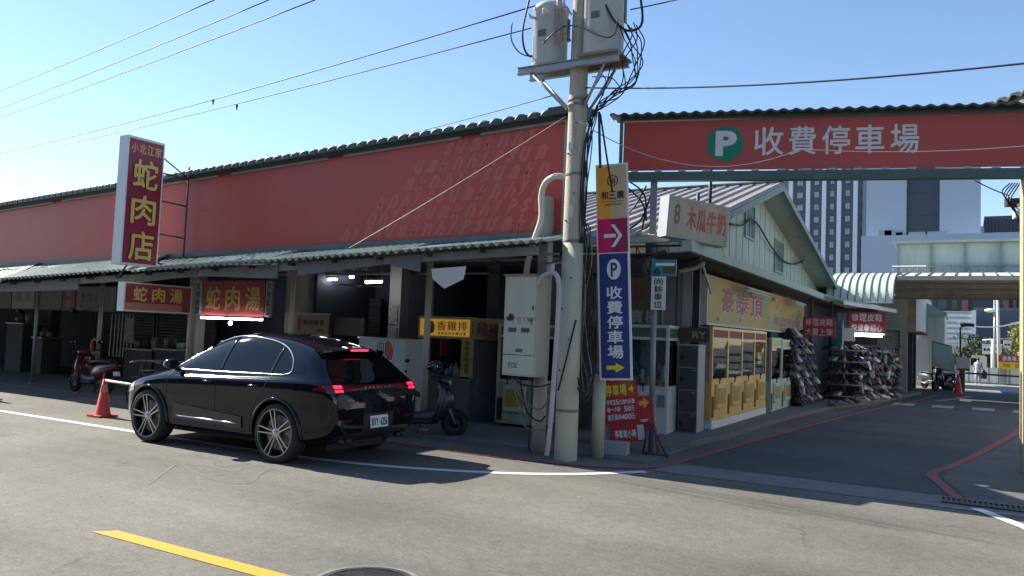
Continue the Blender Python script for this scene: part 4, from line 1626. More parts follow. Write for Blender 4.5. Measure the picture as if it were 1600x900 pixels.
for k, (z_, q) in enumerate(((1.3, -2.0), (1.75, -1.2), (2.2, -2.0), (2.65, -1.2), (3.5, -2.0), (3.9, -1.2), (4.5, -2.), (4.95, -1.2))):
    d = V((math.cos(q), math.sin(q), 0))
    b.cyl(V((PX, PY, z_)) + d * .13, V((PX, PY, z_)) + d * (.175 - .004 * z_ + .01), .012, .012, 6)
b.build('step_hole', black_m, pole)
# number plates and stickers on the pole
b = MB()
for (z_, h, q) in ((3.55, .16, -1.5), (4.55, .12, -1.7)):
    fr = Fr((PX + .17 * math.cos(q) - .03, PY + .17 * math.sin(q) + .012, z_), (1, 0, 0))
    b.fbox(fr, 0, .07, 0, h, -.03, .0)
b.build('tag_plate', white_dirty, pole)
# crossarm platform (two channels) and braces
arm = thing('transformer_platform', (PX, PY, 5.8), 'pair of long grey steel channels across the pole under the transformers', 'crossarm')
for yy, z_ in ((PY - .19, 5.84), (PY + .19, 5.86)):
    b = MB()
    b.box(PX - .95, PX + .72, yy - .04, yy + .04, z_ - .055, z_ - .045).box(PX - .95, PX + .72, yy - .04, yy + .04, z_ + .045, z_ + .055)
    b.box(PX - .95, PX + .72, yy - .006, yy + .006, z_ - .045, z_ + .045)
    b.build('channel', galv, arm)
b = MB()
for yy in (PY - .19, PY + .19):
    b.tube([(PX - .72, yy, 5.79), (PX - .15, yy * .5 + PY * .5, 5.2)], .022, 6).tube([(PX + .5, yy, 5.79), (PX + .15, yy * .5 + PY * .5, 5.2)], .022, 6)
b.build('brace', galv, arm)
b = MB()
b.box(PX + .10, PX + .72, PY - .28, PY + .30, 5.897, 5.93)
b.build('rest_plate', M('plate_brown', (.22, .17, .12), .6, metal=.3, var=.3), arm)

def transformer(x, y, z0, r, h, label):
    t = thing('transformer', (x, y, z0), label, 'transformer', 'transformers on the utility pole')
    MB().lathe((x, y, z0), (0, 0, 1), [(0, 0), (r * .92, 0), (r, .03), (r, h - .06), (r * 1.04, h - .05), (r * 1.04, h), (r * .9, h + .05), (0, h + .09)], 32).build('tank', xf_m, t)
    b = MB()
    for q in (-2.2, -1.4, -.6):
        d = V((math.cos(q), math.sin(q), 0))
        p = V((x, y, z0 + h * .80)) + d * r
        b.tube([p - d * .01, p + d * .07, p + d * .12 + V((0, 0, .05))], [.02, .025, .015], 8)
    b.build('low_bushing', white_dirty, t)
    b = MB()
    for q in (.6, 2.4):
        p = V((x + .45 * r * math.cos(q), y + .45 * r * math.sin(q), z0 + h + .05))
        prof = []
        for k in range(5):
            prof += [(.045, .05 * k), (.022, .05 * k + .03)]
        b.lathe(p, (0, 0, 1), prof + [(0, .26)], 12)
    b.build('high_bushing', M('porcelain', (.30, .16, .09), .25), t)
    b = MB()
    for q in (math.pi * .1, math.pi * .9):
        d = V((math.cos(q), math.sin(q), 0))
        p = V((x, y, z0 + h * .62)) + d * r
        b.box(p.x - .025, p.x + .025, p.y - .03, p.y + .03, p.z - .16, p.z + .18)
    b.build('lug', M('lug_dark', (.12, .12, .12), .5), t)
    fr = Fr((x - .07, y - r - .0035, z0 + h * .45), (1, 0, 0))
    b = MB()
    b.fbox(fr, 0, .13, 0, .10, 0, .003)
    b.build('rating_plate', M('plate_dark', (.1, .1, .1), .4), t)
    f2 = Fr((x - r * .78, y - r * .64, z0 + h * .28), (.63, -.78, 0))
    return t


transformer(PX - .51, PY, 5.895, .27, .92, 'light grey cylindrical transformer on the left of the utility pole')
transformer(PX + .38, PY, 5.93, .30, 1.1, 'larger light grey cylindrical transformer on the right of the utility pole')
# upper crossarm with fuse cutouts (mostly above the frame)
t = thing('upper_crossarm', (PX, PY, 7.7), 'steel crossarm with brown insulators high on the pole above the transformers', 'crossarm')
MB().box(PX - 1.0, PX + 1.0, PY - .16, PY - .08, 7.66, 7.74).build('channel', galv, t)
for x in (-.9, -.55, .5, .9):
    MB().lathe((PX + x, PY - .12, 7.741), (0, 0, 1), [(.02, 0), (.02, .06), (.05, .07), (.025, .1), (.05, .12), (.025, .15), (.04, .17), (0, .2)], 12).build('insulator', MATS['porcelain'], t)
b = MB()
for (x, z0, z1) in ((-.28, 6.15, 7.3), (-.22, 6.1, 7.3), (-.17, 6.2, 7.2)):
    b.tube([(PX + x, PY - .24, z0), (PX + x, PY - .24, z1)], .012, 6)
for z_ in (6.3, 6.7, 7.1):
    b.tube([(PX - .3, PY - .24, z_), (PX - .12, PY - .24, z_), (PX - .1, PY - .12, z_ - .08)], .012, 6)
tag(b.build('climbing_bracket', M('bracket_pink', (.36, .27, .24), .5, metal=.3), None), 'thin pinkish steel rods strapped to the pole beside the left transformer', 'bracket')

# ------------------------------------------------------------------ cables on the pole
def cable(pts, r, label, m=None, name='drop_cable', grp='loose cables around the pole', n=8):
    b = MB().tube(spline(pts, n), r, 6)
    return tag(b.build(name, m or cable_m), label, 'cable', grp)


Q = lambda px, py, d=0: at_y(px, py, PY + d)
cable([Q(829, -10, -.2), Q(817, 45, -.3), Q(819, 75, -.3), Q(828, 88, -.2), Q(836, 84, -.1)], .016, 'thick black cable looping down outside the left transformer')
cable([Q(800, 35, -.2), Q(799, 62, -.2), Q(812, 82, -.2), Q(832, 86, -.1), Q(856, 60, -.32), Q(880, 42, -.3), Q(905, 42, -.3), Q(945, 58, -.35), Q(960, 52, -.3), Q(965, 30, -.3)], .011, 'black cable crossing the fronts of both transformers')
cable([Q(1000, -10, -.1), Q(1004, 25, -.15), Q(1000, 42, -.2), Q(985, 48, -.2), Q(972, 44, -.2), Q(958, 30, -.25), Q(945, 5, -.25), Q(940, -10, -.2)], .018, 'thick black cable looping at the right of the right transformer')
ends = [(905, 300), (912, 290), (920, 320), (908, 270), (915, 330), (925, 300), (901, 310), (930, 270)]
random.seed(11)
for i in range(8):
    x0 = 966 + i * 4
    w = random.uniform(-4, 8)
    j = lambda s_: random.uniform(-s_, s_)
    cable([Q(x0, 35 + i % 3 * 4, -.1), Q(x0 + 8 + w, 60 + j(8), -.12), Q(984 + w * 2.4 + j(6), 95 + j(10), -.1 + j(.08)), Q(982 + w * 1.4 + j(8), 124 + j(8), -.1 + j(.08)), Q(966 + j(12), 146 + j(7), -.08 + j(.08)), Q(940 + j(10), 168 + j(7), -.05 + j(.06)), Q(927 + j(5), 182 + j(6), -.05),
           Q(913 + (i * 3) % 13, 225, -.1), Q(907 + (i * 5) % 11, 300, -.1), Q(906 + (i * 7) % 9, 380, -.1)], .0085,
          ['outermost drop cable of the loop right of the pole', 'second drop cable of the loop right of the pole', 'third drop cable of the loop right of the pole', 'fourth drop cable of the loop right of the pole', 'fifth drop cable of the loop right of the pole', 'sixth drop cable of the loop right of the pole', 'seventh drop cable of the loop right of the pole', 'innermost drop cable of the loop right of the pole'][i] if False else 'thin black drop cable in the looping bundle right of the pole')
for i, (x0, y0, x1, y1) in enumerate(((945, 105, 905, 165), (960, 108, 930, 160), (935, 112, 942, 150), (955, 100, 915, 200), (925, 120, 968, 135))):
    cable([Q(x0, y0, 0), Q((x0 + x1) / 2 + 8, (y0 + y1) / 2 - 6, -.05), Q(x1, y1, -.1)], .008, 'short black cable under the right transformer platform', grp='short cables under the platform')
cable([Q(936, 175, -.1), Q(937, 230, -.1), Q(938, 262, -.1)], .02, 'straight thick black cable standing above the top of the blue and orange banner')
cable([Q(938, 178, -.1), Q(948, 245, 0), Q(957, 300, .2)], .014, 'thick black cable slanting from the pole bundle to the gantry foot')
for i in range(9):
    x0 = 904 + i * 2.3
    cable([Q(x0, 330 + i * 3, .04), Q(905 + (i * 5) % 24, 400, .06), Q(908 + (i * 7) % 22, 470, .08), Q(906 + (i * 3) % 20, 540, .05), Q(904 + (i * 5) % 22, 585, .06), Q(912 + i, 618 - i % 4 * 5, .0)], .010,
          'dark cable hanging in the bundle behind the blue parking banner', m=[cable_m, cable_grey][i % 3 == 1], grp='cable bundle behind the blue banner')
for i, (a, c_, e) in enumerate((((900, 500), (885, 560), (872, 610)), ((925, 585), (908, 612), (903, 590)), ((935, 560), (918, 626), (902, 606)))):
    cable([Q(*a, -.1), Q(*c_, -.19), Q(*e, -.15)], .012, ['black cable wrapped diagonally across the lower pole', 'small black cable loop low behind the blue banner', 'wider black cable loop low behind the blue banner'][i], grp=None)

# ------------------------------------------------------------------ conduit post, conduits, meter cabinet
sp_ = thing('conduit_post', (-5.67, 10.75, 0), 'shorter square cream post behind the rusty meter cabinet', 'post')
MB().cyl((-5.67, 10.75, 0), (-5.67, 10.75, 1.2), .105, .105, 20).build('lower_post', pole_w, sp_)
MB().box(-5.75, -5.59, 10.66, 10.84, 1.2, 3.95).build('upper_post', M('post_grey', (.33, .34, .33), .6, var=.2, scale=3), sp_)
b = MB()
b.tube([(-5.67, 10.62, 2.9), (-5.3, 10.58, 2.9)], .02, 6).tube([(-5.67, 10.62, 3.3), (-5.3, 10.56, 3.32)], .015, 6).tube([(-5.9, 10.68, 3.05), (-5.4, 10.68, 3.05)], .018, 6)
b.build('strap', galv, sp_)
b = MB()
b.tube(spline([Q(822, 432, .1), Q(826, 405, .1), Q(836, 372, .1), Q(846, 340, .1), Q(846, 305, .1), Q(853, 285, .05), Q(867, 276, 0), Q(880, 276, 0)], 6), .048, 12)
tag(b.build('conduit', M('conduit_cream', (.5, .47, .42), .55, var=.1)), 'thick cream conduit bending from the pole down to the meter cabinet', 'conduit')
b = MB()
b.tube(spline([Q(842, 446, -.1), Q(846, 434, -.15), Q(858, 427, -.2), Q(868, 428, -.26), Q(873, 440, -.28), Q(873, 470, -.28), Q(869, 540, -.28), Q(862, 640, -.26), Q(856, 700, -.24), Q(854, 712, -.24)], 6), .036, 12)
b.cyl(Q(863, 430, -.24), Q(864, 412, -.24), .03, .03, 12)
tag(b.build('conduit', pvc), 'grey plastic conduit running from the meter cabinet to the ground beside the pole', 'conduit')
mc = thing('meter_cabinet', (-5.82, 10.50, 1.17), 'rusty cream electric meter cabinet mounted left of the utility pole', 'meter cabinet')
fr = Fr((-6.16, 10.40, 1.17), unit((1, -.10, 0)))
cabm = M('cabinet_cream', (.50, .50, .39), .55, var=.10, scale=2, streak=.3, stain=((.22, .12, .06), .70, 3.5, .7))
cw, ch = .60, 1.52
MB().fbox(fr, 0, cw, 0, ch, -.28, 0).build('case', cabm, mc)
b = MB()
b.bbox_(fr, .012, cw - .012, .46 + .42, ch - .02, .001, .016, .006).build('upper_door', cabm, mc)
MB().bbox_(fr, .012, cw - .012, .32, .46 + .41, .001, .016, .006).build('middle_door', cabm, mc)
MB().bbox_(fr, .012, cw - .012, .02, .31, .001, .016, .006).build('lower_door', cabm, mc)
MB().fbox(fr, -.02, cw + .02, ch, ch + .025, -.3, .03).build('rain_cap', M('cap_rust', (.25, .2, .14), .6, var=.4, scale=6), mc)
b = MB()
for a in (.10, .34):
    b.fbox(fr, a, a + .15, .66, .73, .017, .02)
b.build('meter_window', M('window_dim', (.10, .11, .13), .15), mc)
b = MB()
random.seed(5)
rust = M('rust', (.10, .035, .02), .9, var=.4, scale=12, bump=.4)
pts = []
for k in range(16):
    q = 2 * math.pi * k / 16
    r = .055 + random.uniform(-.02, .02)
    pts.append((.13 + r * 1.1 * math.cos(q), .875 + r * math.sin(q)))
b.prism(fr, pts, .0165, .0195)
for k in range(14):
    a = random.uniform(.02, cw - .04)
    l_ = random.uniform(.02, .12)
    b.fbox(fr, a, a + random.uniform(.005, .014), .872 - l_, .872, .0163, .0180 + k * .0001)
for k in range(9):
    a = random.uniform(.02, cw - .06)
    b.fbox(fr, a, a + random.uniform(.01, .05), .312, .32, .014, .0175 + k * .0001)
b.build('rust_patch', rust, mc)
b = MB()
row(b, 'YOL', fr, .12, .30, .12, .2, .0165, .01, .05, .3)
b.fbox(fr, .25, .38, .36, .41, .0165, .018)
b.build('graffiti', M('graffiti', (.12, .11, .1), .6), mc)
MB().fbox(fr, cw - .06, cw - .045, 1.0, 1.06, .016, .035).build('latch', steel_dark, mc)
fsd = Fr(fr.p(cw + .002, 0, 0), -fr.n)
for i, pts in enumerate((((800, 588), (815, 600), (840, 604), (868, 598)), ((806, 590), (812, 618), (842, 640), (862, 615)), ((812, 590), (822, 640), (842, 658), (852, 650)), ((800, 590), (812, 640), (822, 668), (850, 672)), ((832, 590), (830, 640), (826, 690), (828, 705)))):
    cable([Q(*p, -.02) for p in pts], .013, 'grey cable sagging under the rusty meter cabinet', m=cable_grey if i % 2 else cable_m, grp='cables under the meter cabinet')

# ------------------------------------------------------------------ blue banner on its own post
MB
bp_ = thing('banner_post', (-4.72, 10.98, 0), 'round cream post holding the tall parking banner', 'post')
MB().cyl((-4.79, 10.99, 0), (-4.79, 10.99, 1.25), .10, .095, 20).build('lower_post', pole_w, bp_)
MB().cyl((-4.80, 11.0, 1.25), (-4.92, 11.02, 4.25), .045, .045, 12).build('upper_post', galv, bp_)
tl, tr, br, bl = at_y(931, 261, 10.84), at_y(973, 267, 10.92), at_y(969, 593, 10.92), at_y(939, 592, 10.84)
fr = Fr(bl, (1, .18, .055))
W_ = (tr - tl).length
H_ = (tl - bl).length
W_ = .46
bn = thing('parking_banner', bl, 'tall narrow banner sign orange over pink over blue on the post beside the pole', 'sign')
MB().fbox(fr, -.02, W_ + .01, -.02, H_ + .02, -.05, -.004).build('cabinet', white_p, bn)
zs1, zs2 = H_ * .585, H_ * .745
MB().fbox(fr, 0.0, W_ * .45, zs2 + .005, H_ - .01, -.003, .002).build('orange_panel', orange_p, bn)
MB().fbox(fr, W_ * .45, W_ - .01, zs2 + .005, H_ - .01, -.003, .002).build('beige_panel', beige_p, bn)
MB().fbox(fr, 0.0, W_ * .45, zs1 + .005, zs2, -.003, .002).build('pink_panel', pink_p, bn)
MB().fbox(fr, W_ * .45, W_ - .01, zs1 + .005, zs2, -.003, .002).build('maroon_panel', pink_dk, bn)
MB().fbox(fr, 0.01, W_ - .02, 0.01, zs1 - .012, -.003, .002).build('blue_panel', blue_p, bn)
b = MB()
row(b, '和三饡', fr, .06, W_ - .05, H_ - .52, H_ - .40, .003, .03, .12)
ring(b, fr, W_ * .52, H_ - .24, .085, .013, .003)
letters(b, '鍋', fr, W_ * .52 - .04, W_ * .52 + .04, H_ - .285, H_ - .195, .003, .0)
letters(b, 'HOT POT', fr, .12, W_ - .09, H_ - .62, H_ - .59, .003, .01)
letters(b, 'wa san restaurant', fr, .05, W_ - .06, H_ - .562, H_ - .55, .003, 0)
b.build('orange_lettering', M('ink_brown', (.05, .02, .012), .5), bn)
b = MB()
m_ = (zs1 + zs2) / 2
b.fbox(fr, .09, .27, m_ - .028, m_ + .028, .003, .008)
for sg in (1, -1):
    b.prism(fr, [(.36, m_), (.315, m_ + sg * 0), (.17, m_ + sg * .17), (.235, m_ + sg * .17)], .003, .008) if False else b.prism(fr, [(.20, m_ + sg * .17), (.255, m_ + sg * .17), (.37, m_), (.315, m_)], .0082 if sg > 0 else .003, .0086 if sg > 0 else .008)
disc(b, fr, W_ * .5, zs1 - .25, .105, .155, .003)
col_(b, '收費停車場', fr, .11, W_ - .11, zs1 - .50, .30, .003, .03, .13)
b.build('white_lettering', M('letter_white', (.72, .72, .72), .45), bn)
b = MB()
letters(b, 'P', fr, W_ * .5 - .045, W_ * .5 + .055, zs1 - .36, zs1 - .15, .008, .02)
b.build('parking_letter', blue_p, bn)
b = MB()
arrow(b, fr, .09, W_ - .10, .09, .24, .003)
b.build('yellow_arrow', yellow_p, bn)

# ------------------------------------------------------------------ space counter sign on a pole
p = at_z(1017, 708)
sg = thing('space_count_sign', p, 'slim grey post with a small teal and white free parking space sign', 'sign')
top = at_y(1023, 420, p.y)
MB().cyl(p, (top.x, p.y, top.z - .05), .045, .045, 14).build('post', steel_grey, sg)
b = MB()
a, c_ = at_y(1017, 484, p.y - .06), at_y(1040, 432, p.y - .06)
fr = Fr((a.x, p.y - .07, a.z), (1, .1, 0))
w, h = c_.x - a.x, c_.z - a.z
MB().fbox(fr, 0, w, 0, h, -.02, 0).build('white_board', white_p, sg)
b = MB()
col_(b, '尚餘車位', fr, w * .2, w * .8, h - .02, .03, .001, .012, .08)
b.build('lettering', ink, sg)
teal = M('teal_print', (.03, .24, .24), .4)
b = MB()
b.fbox(fr, -.01, w + .16, h + .005, h + .27, -.04, 0)
b.build('teal_head', teal, sg)
MB().fbox(fr, w - .04, w + .15, h + .05, h + .2, .001, .004).build('display', M('display_dark', (.10, .07, .04), .3, var=.5, scale=12), sg)
b = MB()
disc(b, fr, .08, h + .07, .06, .06, .001)
b.build('round_mark', M('teal_dark', (.01, .09, .09), .4), sg)
b = MB()
b.fbox(fr, .06, w + .14, h + .17, h + .215, .005, .008)
b.build('pale_stroke', white_p, sg)

# ------------------------------------------------------------------ red A-frame parking sign
pA = at_z(955, 706)
af = thing('folding_sign', (pA.x + .25, pA.y - .1, 0), 'tilted red folding board with yellow and white parking prices at the foot of the banner', 'sign')
d = (at_z(1010, 700) - pA)
rr = unit(V((1, .30, 0)))
tl, tr, bl = at_y(955, 597, 11.6), at_y(1010, 592, 11.78), at_y(946, 664, 11.55)
up = (tl - bl).normalized()
fr = Fr(bl, tr - tl + V((0, 0, 0)), up)
W1, H1 = (tr - tl).length * 1.0, (tl - bl).length
redb = M('board_red', (.42, .018, .035), .4, var=.06)
MB().fbox(fr, 0, W1, 0, H1, -.012, 0).build('main_board', redb, af)
MB().fbox(fr, .03, W1 - .03, H1 * .60, H1 - .03, .001, .003).build('orange_band', M('band_orange', (.42, .06, .02), .4), af)
b = MB()
row(b, '停車場', fr, .05, W1 * .70, H1 * .64, H1 - .06, .004, .045, .06)
arrow(b, fr, W1 * .76, W1 - .05, H1 * .68, H1 - .08, .004)
b.build('yellow_lettering', yellow_p, af)
b = MB()
row(b, '停車25分鐘內免費', fr, .05, W1 - .06, H1 * .44, H1 * .56, .003, .02, .06)
row(b, '每一小時 50元', fr, .05, W1 * .86, H1 * .27, H1 * .40, .003, .02, .06)
row(b, '當天最高400元', fr, .05, W1 * .86, H1 * .09, H1 * .22, .003, .02, .06)
b.build('white_lettering', MATS['letter_white'], af)
f2 = Fr(fr.p(W1 * .12, -.30, -.02), fr.r, fr.u)
MB().fbox(f2, 0, W1 * .98, 0, .30, -.012, 0).build('lower_board', redb, af)
b = MB()
row(b, '停車每小時', f2, .06, W1 * .72, .07, .20, .001, .025, .1)
b.build('lower_lettering', MATS['letter_white'], af)
f3 = Fr(fr.p(W1 * .86, -.02, -.035), fr.r, fr.u)
MB().fbox(f3, 0, .27, -.12, H1 * .62, -.012, 0).build('side_board', redb, af)
b = MB()
arrow(b, f3, .06, .24, .22, .40, .001)
b.build('side_arrow', M('arrow_orange', (.7, .35, .04), .4), af)
b = MB()
b.fbox(f2, W1 * .76, W1 * .95, .03, .26, .001, .004)
b.fbox(f3, .03, .2, .02, .06, .002, .006)
b.build('paper_patch', white_dirty, af)
b = MB()
for a_ in (-.03, W1 + .22):
    b.tube([fr.p(a_, H1 * .55, -.03), fr.p(a_ - .02, -.62, -.03)], .014, 6)
    b.tube([fr.p(a_, H1 * .5, -.05), fr.p(a_, -.60, -.42)], .014, 6)
b.build('steel_frame', M('frame_red_white', (.4, .15, .14), .5, var=.5, scale=6), af)
for i, (px, py, w_, h_) in enumerate(((960, 713, .36, .21), (945, 706, .2, .42))):
    q = at_z(px, py)
    tag(MB().bbox_(Fr((q.x - w_ / 2, q.y, 0), (1, .2, 0)), 0, w_, 0.018 * 0, h_, -.22, 0, .015).build('concrete_block', M('block_grey', (.36, .36, .34), .85, var=.12, bump=.2)), ['wide low grey concrete block under the red folding board', 'tall narrow grey concrete block beside the banner post'][i], 'block', 'blocks under the red board')
b = MB()
q = at_z(1010, 712)
b.tube([q + V((-.06, 0, .0)), q + V((.02, 0, .55))], .016, 6).tube([q + V((.3, .1, 0)), q + V((.04, .02, .5))], .016, 6).tube([q + V((-.06, 0, .03)), q + V((.32, .1, .03))], .02, 6)
tag(b.build('floor_stand', steel_dark), 'dark steel foot frame at the base of the space sign post', 'stand')

# ------------------------------------------------------------------ gantry sign over the alley
gd = unit((.96, .28, 0))
gl = at_y(968, 283, 12.6)
GZ0 = gl.z
GL = 7.6
fr = Fr((gl.x, gl.y, 0), gd)
gz = thing('gantry_sign', (gl.x, gl.y, 0), 'long red parking banner with green P disc spanning the alley on green steel', 'sign')
zt_ = GZ0 + 1.06
MB().fbox(fr, 0, GL, GZ0, GZ0 + .15, -.12, .04).fbox(fr, -.02, .03, GZ0 + .15, zt_ + .02, -.1, .03).fbox(fr, GL - .42, GL - .37, GZ0 + .15, zt_ + .02, -.1, .03).fbox(fr, 0, GL, zt_ - .0, zt_ + .05, -.1, .0).build('steel_frame', green_dark, gz)
MB().fbox(fr, .05, GL - .44, GZ0 + .18, zt_ - .03, -.02, .0).build('banner', red_sign, gz)
b = MB()
for i in range(18):
    a = .2 + i * .4
    b.fbox(fr, a, a + .12, GZ0 + .151, GZ0 + .185, .001, .02)
b.build('clip', M('clip_pale', (.45, .45, .45), .5), gz)
# warm printed patch at the right end
px_s = lambda px: (at_d(px, 230, 13.2) - V((gl.x, gl.y, 0)))
def along(px):
    # distance along the gantry that projects to column px
    lo, hi = 0., GL + 3
    for _ in range(40):
        mid = (lo + hi) / 2
        c = fr.p(mid, GZ0 + .5, 0) - CAM
        x = sum(ROT[k][0] * c[k] for k in range(3))
        zc_ = -sum(ROT[k][2] * c[k] for k in range(3))
        if 800 + FPX * x / zc_ < px:
            lo = mid
        else:
            hi = mid
    return lo
zz0, zz1 = GZ0 + .18, zt_ - .03
zm = (zz0 + zz1) / 2
b = MB()
a0, a1 = along(1104), along(1162)
disc(b, fr, (a0 + a1) / 2, zm + .02, (a1 - a0) / 2, (a1 - a0) / 2 * 1.0, .002)
b.build('green_disc', green_p, gz)
b = MB()
ac = (a0 + a1) / 2
letters(b, 'P', fr, ac - .16, ac + .19, zm - .19, zm + .24, .007, .045)
for i, (xa, xb) in enumerate(((1178, 1224), (1232, 1275), (1284, 1328), (1336, 1382), (1391, 1436))):
    letters(b, '收費停車場'[i], fr, along(xa), along(xb), zm - .19, zm + .29, .002, .018)
b.build('white_lettering', M('letter_white2', (.66, .64, .62), .45), gz)
# corrugated capping
b = MB()
P0 = fr.p(-.18, zt_ + .07, .22)
corr(b, P0, fr.p(GL + .2, zt_ + .07, .22), fr.p(-.18, zt_ + .15, -.40), 2, .20, .017, 8, .03)
b.build('corrugated_cap', tile_grey, gz)
MB().fbox(fr, -.1, GL + .1, zt_ + .051, zt_ + .075, -.3, .12).build('cap_batten', steel_dark, gz)
a0 = along(1023)
MB().fbox(fr, a0 - .055, a0 + .055, 3.4, GZ0, -.14, -.03).build('left_post', M('post_blue_grey', (.2, .22, .26), .5, var=.1), gz)
a1 = along(1606)
MB().fbox(fr, a1 - .06, a1 + .10, 0, GZ0, -.14, -.0).build('right_post', M('post_yellow', (.42, .39, .25), .6, var=.12, stain=((.3, .26, .15), .6, 3, .6)), gz)

# ------------------------------------------------------------------ overhead wires
def wire(pts, r, label, m=None):
    return tag(MB().tube(pts, r, 5).build('overhead_wire', m or cable_m), label, 'wire', 'overhead wires')


def wire2(a, ya, c, yc, drop, r, label, m=None):
    return wire(sag(at_y(*a, ya), at_y(*c, yc), drop, 24), r * .8, label, m)


wire2((-150, 198), 15, (335, 0), 9, .1, .012, 'topmost of the three black wires at the upper left corner')
wire2((-150, 223), 15, (420, 0), 9, .1, .012, 'middle of the three black wires at the upper left corner')
wire2((-150, 232), 15, (492, 0), 9, .12, .012, 'lowest of the three black wires at the upper left corner')
# extend beyond the frame so the wires do not end in view
wire2((-200, 276), 16, (840, 8), 10.3, .35, .014, 'upper of the two long wires reaching the left transformer')
wire2((-200, 283), 16, (830, 44), 10.3, .25, .012, 'lower of the two long wires reaching the left transformer')
wire2((490, 243), 14, (868, 148), 10.46, .05, .011, 'short wire rising behind the tiled coping to the pole')
wire2((905, 137), 10.46, (2700, -57), 8.0, .25, .014, 'black wire running right from the pole above the gantry')
wire2((985, 15), 10.46, (1150, -25), 10, .02, .012, 'black wire leaving the top right of the pole')
wire2((545, 388), 10.3, (884, 182), 10.46, .03, .008, 'pale stay wire slanting across the red signboard to the pole', M('stay_pale', (.32, .23, .21), .5))
wire(sag(Q(905, 190, -.3), at_d(1250, 233, 12.2), .45, 20) + sag(at_d(1250, 233, 12.2), at_d(1700, 218, 11), .1, 14)[1:], .007, 'thin pale wire sagging in front of the red gantry banner', M('wire_pale', (.38, .36, .33), .5))
wire(sag(at_d(1520, 280, 13.5), at_d(1575, 305, 13.2), .02, 6) + [at_d(1592, 340, 13)], .01, 'short black wire hanging under the right end of the gantry')
for i, (x, y) in enumerate(((333, 160), (370, 168))):
    p = at_y(x, y, 13.1 if i == 0 else 13.0)
    t = thing('bird', p, ['small dark bird on the upper long wire', 'small dark bird just below the upper long wire on the lower wire'][i], 'bird', 'birds on the wires')
    b = MB()
    b.loft([[p + V((math.cos(k * math.pi / 4) * r * .8, math.sin(k * math.pi / 4) * r, h)) for k in range(8)] for h, r in ((-.015, .009), (.014, .03), (.045, .034), (.07, .02), (.085, .022), (.10, .012))])
    b.build('body', black_m, t)
    MB().hexa([p + V((-.015, -.01, 0)), p + V((.015, -.01, 0)), p + V((.015, .0, -.06)), p + V((-.015, 0, -.06)), p + V((-.015, .01, 0)), p + V((.015, .01, 0)), p + V((.015, .01, -.06)), p + V((-.015, .01, -.06))]).build('tail', black_m, t)
# clamps and a camera cluster near the right gantry post
p = at_d(1590, 320, 12.9)
t = thing('floodlight', p, 'dark floodlight and white junction box fixed to the pale post at the right edge', 'floodlight')
MB().bbox_(Fr(p + V((-.16, 0, -.02)), (1, .2, 0), (.3, 0, 1)), 0, .24, 0, .14, -.12, 0, .02).build('lamp_housing', steel_dark, t)
MB().bbox_(Fr(p + V((-.05, 0, -.22)), (1, .2, 0)), 0, .16, 0, .13, -.1, 0, .02).build('junction_box', white_p, t)
MB().tube([p + V((0, -.03, .0)), p + V((.12, .0, -.08)), p + V((.3, .05, -.08))], .02, 6).build('arm', galv, t)
for i in range(5):
    o = cable([at_d(1578 + i * 4, 286, 13), at_d(1566 + i * 3, 300 + i * 4, 12.9), at_d(1580 + i * 3, 318 + i * 6, 12.9), at_d(1596, 330 + i * 12, 13)], .010, 'black cable curling round the pale post at the right edge', grp='cables at the right gantry post')

# ------------------------------------------------------------------ cones, barrier bar, bicycle
def cone(p, h, label, lean=0):
    t = thing('traffic_cone', p, label, 'traffic cone', 'orange traffic cones')
    s = h / .7
    x, y, z_ = p
    MB().box(x - .19 * s, x + .19 * s, y - .19 * s, y + .19 * s, z_, z_ + .035 * s).build('base', orange_m, t)
    MB().lathe((x, y, z_ + .0351 * s), (0, 0, 1), [(.15 * s, 0), (.135 * s, .02 * s), (.032 * s, .66 * s), (.02 * s, .665 * s), (.02 * s, .6 * s)], 24).build('body', orange_m, t)
    MB().lathe((x, y, z_ + .035 * s), (0, 0, 1), [(.0745 * s, .42 * s), (.052 * s, .56 * s)], 24).build('collar', M('collar_pink', (.6, .22, .18), .4), t)
    return t


pc_ = at_z(160, 651)
cone((pc_.x, pc_.y, .004), .68, 'bright orange traffic cone standing in the sun in front of the car')
cone((*at_z(-14, 626).xy, .018), .55, 'orange traffic cone cut by the left edge of the photo')
b = MB()
b.tube([(pc_.x + .02, pc_.y, .66), (pc_.x + 1.3, pc_.y + .1, .60)], .022, 8)
tag(b.build('barrier_bar', M('bar_white', (.65, .63, .6), .5)), 'white barrier bar running from the cone top towards the car nose', 'bar')
bx = at_z(192, 641)
t = thing('bicycle', (bx.x, bx.y + .3, .0), 'dark bicycle parked beside the cone in front of the car nose', 'bicycle')
by = bx.y + .35
for dx in (-.15, .88):
    w = MB()
    w.tube([V((bx.x + dx + .31 * math.cos(2 * math.pi * k / 28), by, .332 + .31 * math.sin(2 * math.pi * k / 28))) for k in range(29)], .02, 6)
    wo = w.build('wheel', rubber, t)
    w = MB()
    for k in range(12):
        q = math.pi * 2 * k / 12
        w.tube([(bx.x + dx, by, .33), (bx.x + dx + .3 * math.cos(q), by, .33 + .3 * math.sin(q))], .003, 4)
    w.build('spokes', steel_grey, wo)
A, B_, Cc, D_ = V((bx.x - .15, by, .33)), V((bx.x + .02, by, .78)), V((bx.x + .42, by, .30)), V((bx.x + .58, by, .80))
b = MB()
for p_, q_ in ((B_ + V((-.03, 0, .1)), A), (B_, Cc), (B_, D_), (Cc, D_), (D_, V((bx.x + .88, by, .33)))):
    b.tube([p_, q_], .018, 6)
b.build('frame', M('bike_frame', (.06, .06, .07), .3), t)
MB().ball(D_ + V((.02, 0, .14)), .12, .06, .035).build('seat', black_m, t)
